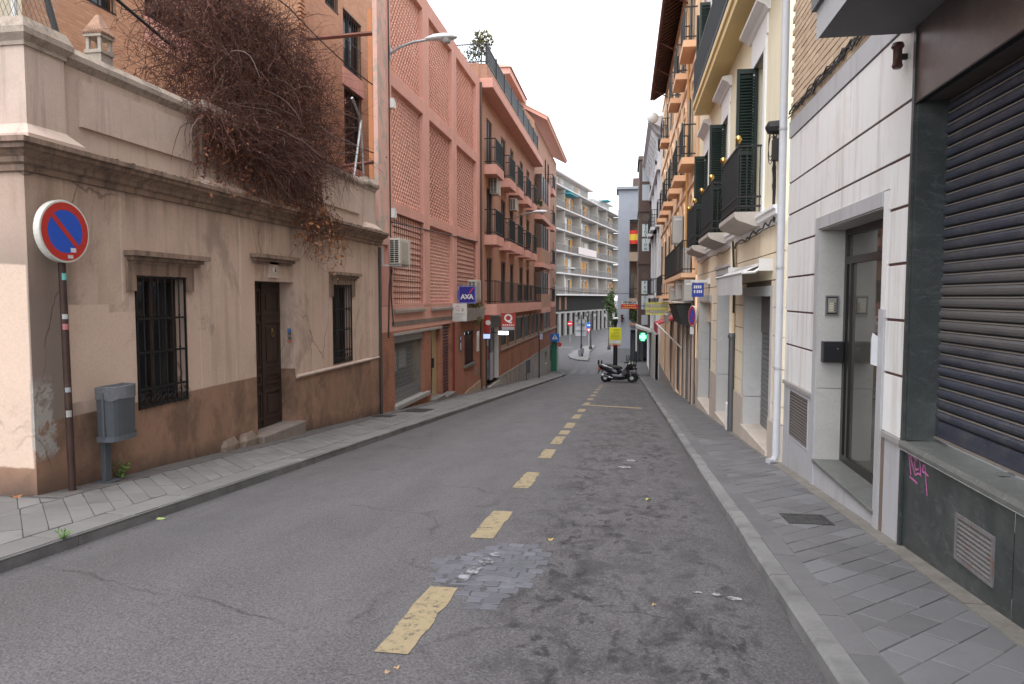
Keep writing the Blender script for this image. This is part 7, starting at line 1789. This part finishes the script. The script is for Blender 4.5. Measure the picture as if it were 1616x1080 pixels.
# litter bins on posts
BIN = plain('bin_grey_plastic', (.070, .078, .088), .5, var=.15)
BAG = NT('clear_bag'); BAG = BAG.fin((.17, .175, .19), .2, BAG.bump(BAG.noise(BAG.mp(BAG.obj(), (3, 3, 9)), 9, 5, .7, 1.5), .9, .03), 0, .6)
def litter_bin(x, y0, y1, zb, zt, gzv, lab, bag=True):
    yc = (y0 + y1) / 2; t = thing('litter_bin', lab, 'litter bin', (x, yc, gzv), 'grey litter bins on posts')
    n = 10; hw = (y1 - y0) / 2
    def ring(k, z, bul=0.0): 
        pts = [(x - .11 * k, yc - hw * k, z)]
        for i in range(n + 1): a = math.pi * (i / n) ; pts.append((x - .02 + (.12) * k * math.sin(a) ** .6, yc - hw * k * math.cos(a), z))
        pts.append((x - .11 * k, yc + hw * k, z)); return pts
    mb = MB(); rs_ = [ring(.93, zb), ring(.94, zb + .02), ring(1.0, zt - .06), ring(1.0, zt)]
    for a, b in zip(rs_, rs_[1:]):
        for i in range(len(a)): j = (i + 1) % len(a); mb.poly([a[i], a[j], b[j], b[i]])
    mb.poly(rs_[0]); b_ = mb.build('body', BIN, t, smooth=True)
    mb = MB(); a, b = ring(1.025, zb - .012), ring(1.025, zb + .05)
    for i in range(len(a)): j = (i + 1) % len(a); mb.poly([a[i], a[j], b[j], b[i]])
    mb.poly(a); mb.build('bottom_rim', plain('bin_rim', (.095, .105, .118), .45) if 'bin_rim' not in bpy.data.materials else bpy.data.materials['bin_rim'], b_)
    mb = MB()
    for i in (1, 6): 
        for q in (ring(1.02, 0)[i if i == 1 else -2],): mb.box(q[0] - .012, q[0] + .012, q[1] - .012, q[1] + .012, zb + .04, zt - .04)
    mb.build('corner_rib', bpy.data.materials['bin_rim'], b_, kind='stuff')
    if bag:
        mb = MB(); rr = random.Random(2); a = ring(1.03, zt - .13); b = ring(1.045, zt + .01); c = ring(.97, zt + .02); d_ = ring(.9, zt - .05)
        a = [(p[0], p[1], p[2] + rr.uniform(-.012, .015)) for p in a]; b = [(p[0] + rr.uniform(-.006, .006), p[1], p[2] + rr.uniform(-.004, .01)) for p in b]
        for p, q in ((a, b), (b, c), (c, d_)):
            for i in range(len(p)): j = (i + 1) % len(p); mb.poly([p[i], p[j], q[j], q[i]])
        mb.build('liner_bag', BAG, t)
    mb = MB(); mb.box(x - .13, x - .07, yc - .16, yc - .06, gzv, zt - .1); mb.box(x - .2, x + .0, yc - .22, yc + .0, gzv, gzv + .012); mb.build('post', BIN, t, bevel=.006)
    return t
litter_bin(-5.62, 6.92, 7.36, .02, .60, gz(7.0) + PC, 'grey plastic litter bin with a clear liner bag by the plaster house')
litter_bin(-5.35, 39.2, 39.8, -2.62, -1.95, gz(39.5) + PC, 'small dark litter bin far down by the pale striped base', False)
# black lantern post with the yellow notice
yp = thing('lantern_post', 'thick black post with a white topped lantern behind the scooters', 'street lamp', (-.65, 48.9, gz(49) + PC))
mb = MB(); mb.lathe([(.2, 0), (.2, .25), (.15, .3), (.14, 2.6), (.1, 2.8), (.09, 3.6)], (-.65, 49.2, gz(49.2) + PC), 12); mb.build('post', BLK, yp, smooth=True)
mb = MB(); mb.lathe([(.1, 0), (.16, .25), (.14, .4)], (-.65, 49.2, -.28), 10); mb.build('lantern', BLK, yp); mb = MB(); mb.lathe([(.2, .1), (.24, .16), (.12, .24)], (-.65, 49.2, .02), 12); mb.build('white_cap', SWH, yp)
yn = thing('yellow_notice', 'bright yellow temporary notice board strapped to the black post', 'notice', (-.65, 48.9, -1.6))
mb = MB(); mb.box(-1.08, -.24, 48.92, 48.96, -1.60, -.42); b_ = mb.build('board', plain('notice_pale', (.55, .56, .25), .5), yn)
mb = MB(); mb.box(-1.04, -.28, 48.90, 48.92, -1.27, -.46); mb.build('yellow_sheet', plain('notice_yellow', (.78, .76, .01), .5), b_); mb = MB(); mb.box(-.98, -.3, 48.90, 48.92, -1.52, -1.32); mb.build('white_sheet', SWH, b_)
mb = MB()
for k in range(7): mb.box(-.78 if k < 3 else -.96, -.36, 48.892, 48.899, -.57 - k * .1, -.545 - k * .1)
mb.box(-.92, -.2 - .4, 48.892, 48.899, -1.42, -1.40); mb.build('print_lines', plain('print_olive', (.16, .16, .04), .6), b_, kind='stuff')
mb = MB()
for k in range(6): mb.box(-.98 + k * .12, -.92 + k * .12, 48.9, 49.0, -1.72, -1.61)
mb.build('striped_strap', SRD, yn, kind='stuff')
wl2 = copy_tree(bpy.data.objects['wall_lantern'], (-.1, 67.8, -.6), label='dark lantern with a pale top on the grey tower wall'); wl2.scale = (3, 3, 3.4)
mp_ = thing('barrier_pole', 'slim black pole with a white upper sleeve on the right pavement', 'pole', (.73, 47, gz(47) + PC))
mb = MB(); mb.cyl((.73, 47, gz(47)), (.73, 47, -1.9), .035, n=8); mb.build('pole', BLK, mp_); mb = MB(); mb.cyl((.73, 47, -1.9), (.73, 47, -.45), .055, n=10); mb.build('white_sleeve', SWH, mp_)
bar_thing('roadside_pole', 'dark slim pole at the wall where the orange building ends', 'pole', [(1.95, 43.6, gz(43.6)), (1.95, 43.6, -.6)], .04, BLK)

# ------------------------------------------------------------------ scooters
SBK = NT('scooter_black_paint'); SBK = SBK.fin((.010, .011, .016), .16, None, 0, .6)
SGR = plain('scooter_grey_plastic', (.06, .06, .07), .45); TYRE = plain('tyre_rubber', (.012, .012, .012), .85); ALLOY = plain('alloy', (.50, .50, .51), .3, .8); SEATM = plain('seat_vinyl', (.020, .020, .022), .6)
def loft(mb, rings, n=14, p=.7):
    out = []
    for (x, z, hy, hz) in rings:
        pts = []
        for i in range(n):
            a = 2 * math.pi * i / n; c, s_ = math.cos(a), math.sin(a)
            pts.append((x, hy * math.copysign(abs(c) ** p, c), z + hz * math.copysign(abs(s_) ** p, s_)))
        out.append(pts)
    for a, b in zip(out, out[1:]):
        for i in range(n): mb.poly([a[i], a[(i + 1) % n], b[(i + 1) % n], b[i]])
    mb.poly(out[0][::-1]); mb.poly(out[-1])
def scooter(lab):
    t = thing('scooter', lab, 'scooter', (0, 0, 0), 'scooters parked across the kerb bay')
    def b(mb, n, m, par=t, **k):
        if par is t and 'wheel' not in n: mb.v = [(x, y * 1.15, z if z < .45 else .45 + (z - .45) * 1.32) for x, y, z in mb.v]
        elif n in ('grip', 'mirror'): mb.v = [(x, y * 1.15, z if z < .45 else .45 + (z - .45) * 1.32) for x, y, z in mb.v]
        return mb.build(n, m, par, **k)
    for nm, cx, r in (('front_wheel', .80, .265), ('rear_wheel', -.72, .255)):
        mb = MB(); mb.lathe([(r - .085, -.05), (r - .02, -.055), (r, -.025), (r, .025), (r - .02, .055), (r - .085, .05)], (cx, 0, r), 26, 'y'); w = b(mb, nm, TYRE, smooth=True)
        mb = MB(); mb.lathe([(r - .085, -.045), (r - .11, -.03), (r - .11, .03), (r - .085, .045)], (cx, 0, r), 24, 'y'); mb.lathe([(.05, -.06), (.05, .06)], (cx, 0, r), 12, 'y')
        for k in range(5):
            a = 2 * math.pi * k / 5; mb.tube([(cx + .04 * math.cos(a), 0, r + .04 * math.sin(a)), (cx + (r - .1) * math.cos(a), 0, r + (r - .1) * math.sin(a))], .022, 6)
        b(mb, 'rim', ALLOY, w)
        mb = MB(); mb.lathe([(.105, -.065), (.105, -.058)], (cx, 0, r), 18, 'y'); b(mb, 'brake_disc', ALLOY, w)
    mb = MB(); loft(mb, [(-1.12, .80, .05, .03), (-1.05, .79, .11, .07), (-.85, .76, .15, .12), (-.6, .70, .17, .16), (-.3, .62, .19, .19), (-.05, .54, .19, .18), (.12, .46, .18, .12)]); b(mb, 'tail_fairing', SBK, smooth='full')
    mb = MB(); loft(mb, [(-.62, .40, .12, .12), (-.3, .37, .2, .16), (.1, .35, .21, .15), (.42, .38, .2, .16), (.52, .47, .17, .16)]); b(mb, 'floor_fairing', SBK, smooth='full')
    mb = MB(); loft(mb, [(.34, .42, .21, .17), (.48, .60, .23, .2), (.58, .80, .23, .19), (.72, .86, .2, .17), (.86, .80, .13, .12), (.98, .72, .05, .05)]); b(mb, 'front_fairing', SBK, smooth='full')
    mb = MB(); mb.prism([(.3, -.215, .38), (.55, -.235, .55), (.45, -.235, .78), (.2, -.215, .55)], (0, .43, 0)); b(mb, 'leg_shield', SGR)
    mb = MB(); loft(mb, [(-1.0, .89, .08, .035), (-.75, .88, .14, .05), (-.45, .84, .155, .06), (-.35, .80, .16, .06), (-.05, .76, .15, .06), (.12, .73, .09, .05)]); b(mb, 'seat', SEATM, smooth='full')
    mb = MB(); loft(mb, [(-1.16, .98, .07, .11), (-1.10, .97, .10, .12), (-1.06, .95, .07, .1)]); b(mb, 'backrest', SEATM, smooth='full')
    mb = MB(); mb.tube([(-.6, .19, .84), (-.9, .19, .9), (-1.1, .1, .93), (-1.1, -.1, .93), (-.9, -.19, .9), (-.6, -.19, .84)], .014, 6); b(mb, 'grab_rail', ALLOY)
    mb = MB(); loft(mb, [(-1.15, .70, .06, .05), (-1.12, .70, .12, .06), (-1.02, .71, .13, .05)]); b(mb, 'tail_light', plain('tail_light_orange', (.55, .10, .02), .2), smooth='full')
    mb = MB(); mb.prism([(-1.15, -.09, .45), (-1.12, -.09, .6), (-1.0, -.09, .7), (-.95, -.09, .66)], (0, .18, 0)); b(mb, 'mudguard', SGR)
    mb = MB(); n = 8
    for k in range(n):
        a0, a1 = R(20 + k * 17), R(20 + (k + 1) * 17); r = .3
        mb.box8([(.8 + r * math.cos(a0), -.07, .265 + r * math.sin(a0)), (.8 + r * math.cos(a1), -.07, .265 + r * math.sin(a1)), (.8 + r * math.cos(a1), .07, .265 + r * math.sin(a1)), (.8 + r * math.cos(a0), .07, .265 + r * math.sin(a0)),
                 (.8 + (r + .02) * math.cos(a0), -.07, .265 + (r + .02) * math.sin(a0)), (.8 + (r + .02) * math.cos(a1), -.07, .265 + (r + .02) * math.sin(a1)), (.8 + (r + .02) * math.cos(a1), .07, .265 + (r + .02) * math.sin(a1)), (.8 + (r + .02) * math.cos(a0), .07, .265 + (r + .02) * math.sin(a0))])
    b(mb, 'front_mudguard', plain('mudguard_maroon', (.045, .012, .015), .3))
    mb = MB()
    for y in (-.1, .1): mb.tube([(.8, y, .27), (.66, y, .72)], .022, 8)
    b(mb, 'fork', ALLOY, kind='stuff')
    mb = MB(); mb.cyl((-.28, -.2, .27), (-.42, -.21, .3), .03, n=8); mb.cyl((-.42, -.21, .3), (-.92, -.22, .44), .065, .075, 12); b(mb, 'exhaust', ALLOY, smooth=True)
    mb = MB(); mb.cyl((-.5, -.22, .34), (-.8, -.235, .42), .07, n=10); b(mb, 'exhaust_shield', SGR)
    mb = MB(); loft(mb, [(-.55, .27, .1, .07), (-.3, .24, .16, .1), (.2, .24, .16, .1), (.5, .3, .12, .1)]); b(mb, 'under_cowl', SEATM, smooth='full')
    mb = MB(); mb.tube([(-.1, -.24, .30), (.0, -.24, .06), (-.06, -.26, .02)], .015, 6); mb.box(-.3, .1, -.1, .1, .2, .3); b(mb, 'stand', SGR)
    mb = MB(); mb.tube([(.42, -.36, .98), (.5, -.2, 1.0), (.55, 0, .95), (.5, .2, 1.0), (.42, .36, .98)], .018, 8); hb = b(mb, 'handlebar', SGR, smooth=True)
    for s_ in (-1, 1):
        mb = MB(); mb.cyl((.43, s_ * .24, .98), (.41, s_ * .38, .98), .026, n=8); b(mb, 'grip', TYRE, hb)
        mb = MB(); mb.tube([(.48, s_ * .2, 1.0), (.5, s_ * .3, 1.16)], .01, 5); mb.lathe([(.0, -.012), (.06, -.01), (.065, .01), (.0, .015)], (.49, s_ * .33, 1.2), 12, 'x'); b(mb, 'mirror', SGR, hb)
    mb = MB(); n = 6; g_ = lambda k, z: (.62 + .06 * (1 - abs(k / n * 2 - 1)) - (z - .9) * .42, -.2 + .4 * k / n, z)
    for k in range(n): mb.poly([g_(k, .92), g_(k + 1, .92), g_(k + 1, 1.32), g_(k, 1.32)])
    b(mb, 'windscreen', glass('windscreen_tint', (.05, .055, .06), .08))
    mb = MB(); loft(mb, [(.86, .80, .12, .06), (.94, .765, .09, .045), (.98, .74, .03, .02)]); b(mb, 'headlight', plain('headlight_lens', (.4, .4, .42), .1), smooth='full')
    return t
s1 = scooter('black maxi scooter with orange tail light parked sideways, nearest of the parked scooters')
s1.location = (-.40, 41.5, gz(41.5)); s1.rotation_euler = (-.05, 0, R(-3))
copy_tree(s1, (-.25, 42.6, gz(42.6)), R(2), 'black scooter mostly hidden behind the nearest one, its handlebars showing above')

# ------------------------------------------------------------------ cables, roof poles, small plants
def cable(lab, pts, r, sag=0.0, name='overhead_cable'):
    P = []
    for a, b in zip(pts, pts[1:]):
        a, b = Vector(a), Vector(b)
        for k in range(10): t_ = k / 10; P.append(a.lerp(b, t_) - Vector((0, 0, sag * 4 * t_ * (1 - t_))))
    P.append(Vector(pts[-1])); mb = MB(); mb.tube(P, r, 6); o = mb.build(name, CAB, org=P[0]); return tag(o, lab, 'cable')
cable('thick black overhead cable running into the creeper', [(-6.9, 5.2, 6.6), (-6.2, 9.2, 5.05)], .022, .08)
cable('thin dark cable crossing in front of the brick wall to the pink pilaster', [(-7.6, 8.4, 8.3), (-6.6, 13.5, 7.3), (-5.86, 17.0, 6.6)], .014, .12)
cable('lower thin cable from the roof poles to the pink pilaster', [(-6.6, 14.0, 5.2), (-5.84, 17.05, 5.05)], .012, .04)
cable('thin cable strung across the street before the far apartments', [(-5.8, 44, 2.3), (1.2, 58.5, 2.0)], .018, .22)
mb = MB(); mb.tube([(XL + .03, 17.2, 10.5), (XL + .03, 17.2, 1.6), (XL + .03, 17.35, .9)], .015, 5); mb.tube([(XL + .03, 17.3, 3.5), (XL + .03, 27.9, 3.82)], .018, 5); mb.tube([(XL + .03, 17.28, 2.3), (XL + .05, 17.0, 1.9), (XL + .03, 16.95, .6)], .02, 5)
tag(mb.build('wall_conduit', CAB, org=(XL, 17.2, 2)), 'thin black conduits running down and along the pink lattice wall', 'cable')
rp_ = thing('roof_frame', 'pair of leaning galvanised poles tied together at the end of the parapet', 'pole', (-6.0, 15.5, 4.2))
mb = MB(); mb.tube([(-6.0, 15.25, 4.25), (-6.0, 15.75, 5.65), (-6.0, 15.2, 6.0)], .03, 8); mb.build('pole', ZINC, rp_); mb = MB(); mb.tube([(-6.05, 16.0, 4.25), (-6.02, 15.78, 5.7)], .026, 8); mb.build('pole', ZINC, rp_)
rp2 = thing('roof_frame', 'bent grey pole sticking up out of the creeper', 'pole', (-6.4, 11.0, 4.2))
mb = MB(); mb.tube([(-6.4, 11.3, 4.2), (-6.4, 11.3, 6.25), (-6.4, 10.8, 6.75)], .035, 8); mb.build('pole', ZINC, rp2)
fw = thing('wire_fence', 'leaning dark fence posts with wire mesh on the corner roof', 'fence', (-6.6, 7, 4.2))
DPO = plain('fence_post_grey', (.09, .095, .10), .5, .3)
for p0, p1 in (((-6.5, 6.35, 4.25), (-6.5, 6.35, 6.2)), ((-6.5, 7.6, 4.2), (-6.5, 7.0, 5.9))):
    mb = MB(); mb.tube([p0, p1], .035, 8); mb.build('post', DPO, fw)
mb = MB(); mb.tube([(-6.9, 7.3, 4.25), (-6.9, 7.3, 6.5)], .03, 8); mb.build('white_post', WHITEP, fw)
mb = MB()
for k in range(-20, 26):
    for s_ in (-1, 1):
        y0 = 6.3 + k * .07; pts = [(-6.52, y0 + s_ * z_ * .5, 4.25 + z_) for z_ in (0, .4, .8, 1.2, 1.6)]; pts = [p for p in pts if 6.35 <= p[1] <= 7.55]
        if len(pts) > 1: mb.tube(pts, .003, 3, False)
mb.build('wire_mesh', DPO, fw, kind='stuff')
ch_ = thing('cream_house', 'pale cream house wall glimpsed behind the wire fence at top left', 'building', (-11, 8, 0))
mb = MB(); mb.box(-16, -10.9, 4, 11.7, 0, 16); mb.build('wall', CREAMU, ch_)
def weed(lab, c, n, s, seed):
    random.seed(seed); t = thing('weed', lab, 'plant', c); st_ = MB(); lf_ = MB()
    for i in range(n):
        d = Vector((random.gauss(0, .5), random.gauss(0, .5), 1)).normalized(); p = Vector(c); pts = [p]
        for k in range(4): d = (d + Vector((random.gauss(0, .3), random.gauss(0, .3), -.05))).normalized(); p = p + d * s * random.uniform(.15, .3); pts.append(p)
        st_.tube(pts, .003, 4, False)
        for q in pts[1:]:
            for _ in range(2):
                a = Vector((random.gauss(0, 1), random.gauss(0, 1), random.gauss(.4, .4))).normalized(); b = a.cross(Vector((0, 0, 1))).normalized(); r = s * random.uniform(.12, .24)
                lf_.poly([q, q + a * r * .5 + b * r * .35, q + a * r, q + a * r * .5 - b * r * .35])
    st_.build('stems', bpy.data.materials['weed_green'] if 'weed_green' in bpy.data.materials else plain('weed_green', (.10, .20, .035), .7, var=.3), t, kind='stuff'); lf_.build('leaves', bpy.data.materials['weed_green'], t, kind='stuff')
weed('small bright green weed behind the litter bin post', (-5.82, 7.35, gz(7.35) + PC), 9, .26, 3)
weed('tiny green weed growing in the left kerb joint', (-4.36, 4.86, gz(4.86) + PC - .01), 9, .10, 4)
def leaf_thing(lab, x, y, z, col, r=.05, rot=0.0):
    mb = MB(); n = 8; pts = []
    for i in range(n): w = 2 * math.pi * i / n; k = r * (1 + .3 * math.cos(3 * w)); pts.append((x + k * math.cos(w + rot), y + .6 * k * math.sin(w + rot), z + .006 + .012 * math.cos(2 * w)))
    mb.poly(pts); o = mb.build('fallen_leaf', plain('leaf_' + str(int(abs(x) * 100)), col, .7, var=.3), org=(x, y, z)); tag(o, lab, 'leaf')
leaf_thing('pale green fallen leaf in the left gutter', -4.28, 5.95, gz(5.95), (.24, .30, .10), .05)
leaf_thing('orange dead leaf at the foot of the corner wall', -6.0, 6.12, gz(6.12) + PC, (.30, .12, .04), .06, 1)
leaf_thing('small yellow leaf on the asphalt right of the dashes', .27, 7.85, gz(7.85), (.38, .34, .12), .035, 2)
leaf_thing('second small yellow leaf on the asphalt near the cobbles', -.62, 5.95, gz(5.95), (.40, .30, .10), .03, .5)
for k, (x, y) in enumerate(((-1.15, 3.28), (-1.12, 3.33), (.2, 4.5))): leaf_thing(['tiny tan leaf scrap before the nearest dash', 'tiny tan leaf scrap beside the nearest dash end', 'tiny tan leaf scrap among the oil marks'][k], x, y, gz(y), (.36, .24, .14), .016, k)

fp = thing('paper_bundle', 'white paper bundle stuck at the near edge of the glass doorway', 'paper', (2.19, 6.64, 1.0))
mb = MB(); mb.prism2([(2.125, 6.60, 1.02), (2.178, 6.60, 1.0), (2.178, 6.60, 1.26), (2.14, 6.60, 1.29), (2.13, 6.60, 1.23)], [(2.14, 6.66, 1.02), (2.178, 6.66, 1.0), (2.178, 6.66, 1.26), (2.15, 6.66, 1.29), (2.14, 6.66, 1.23)]); mb.build('sheets', plain('paper_white', (.62, .62, .64), .7), fp)
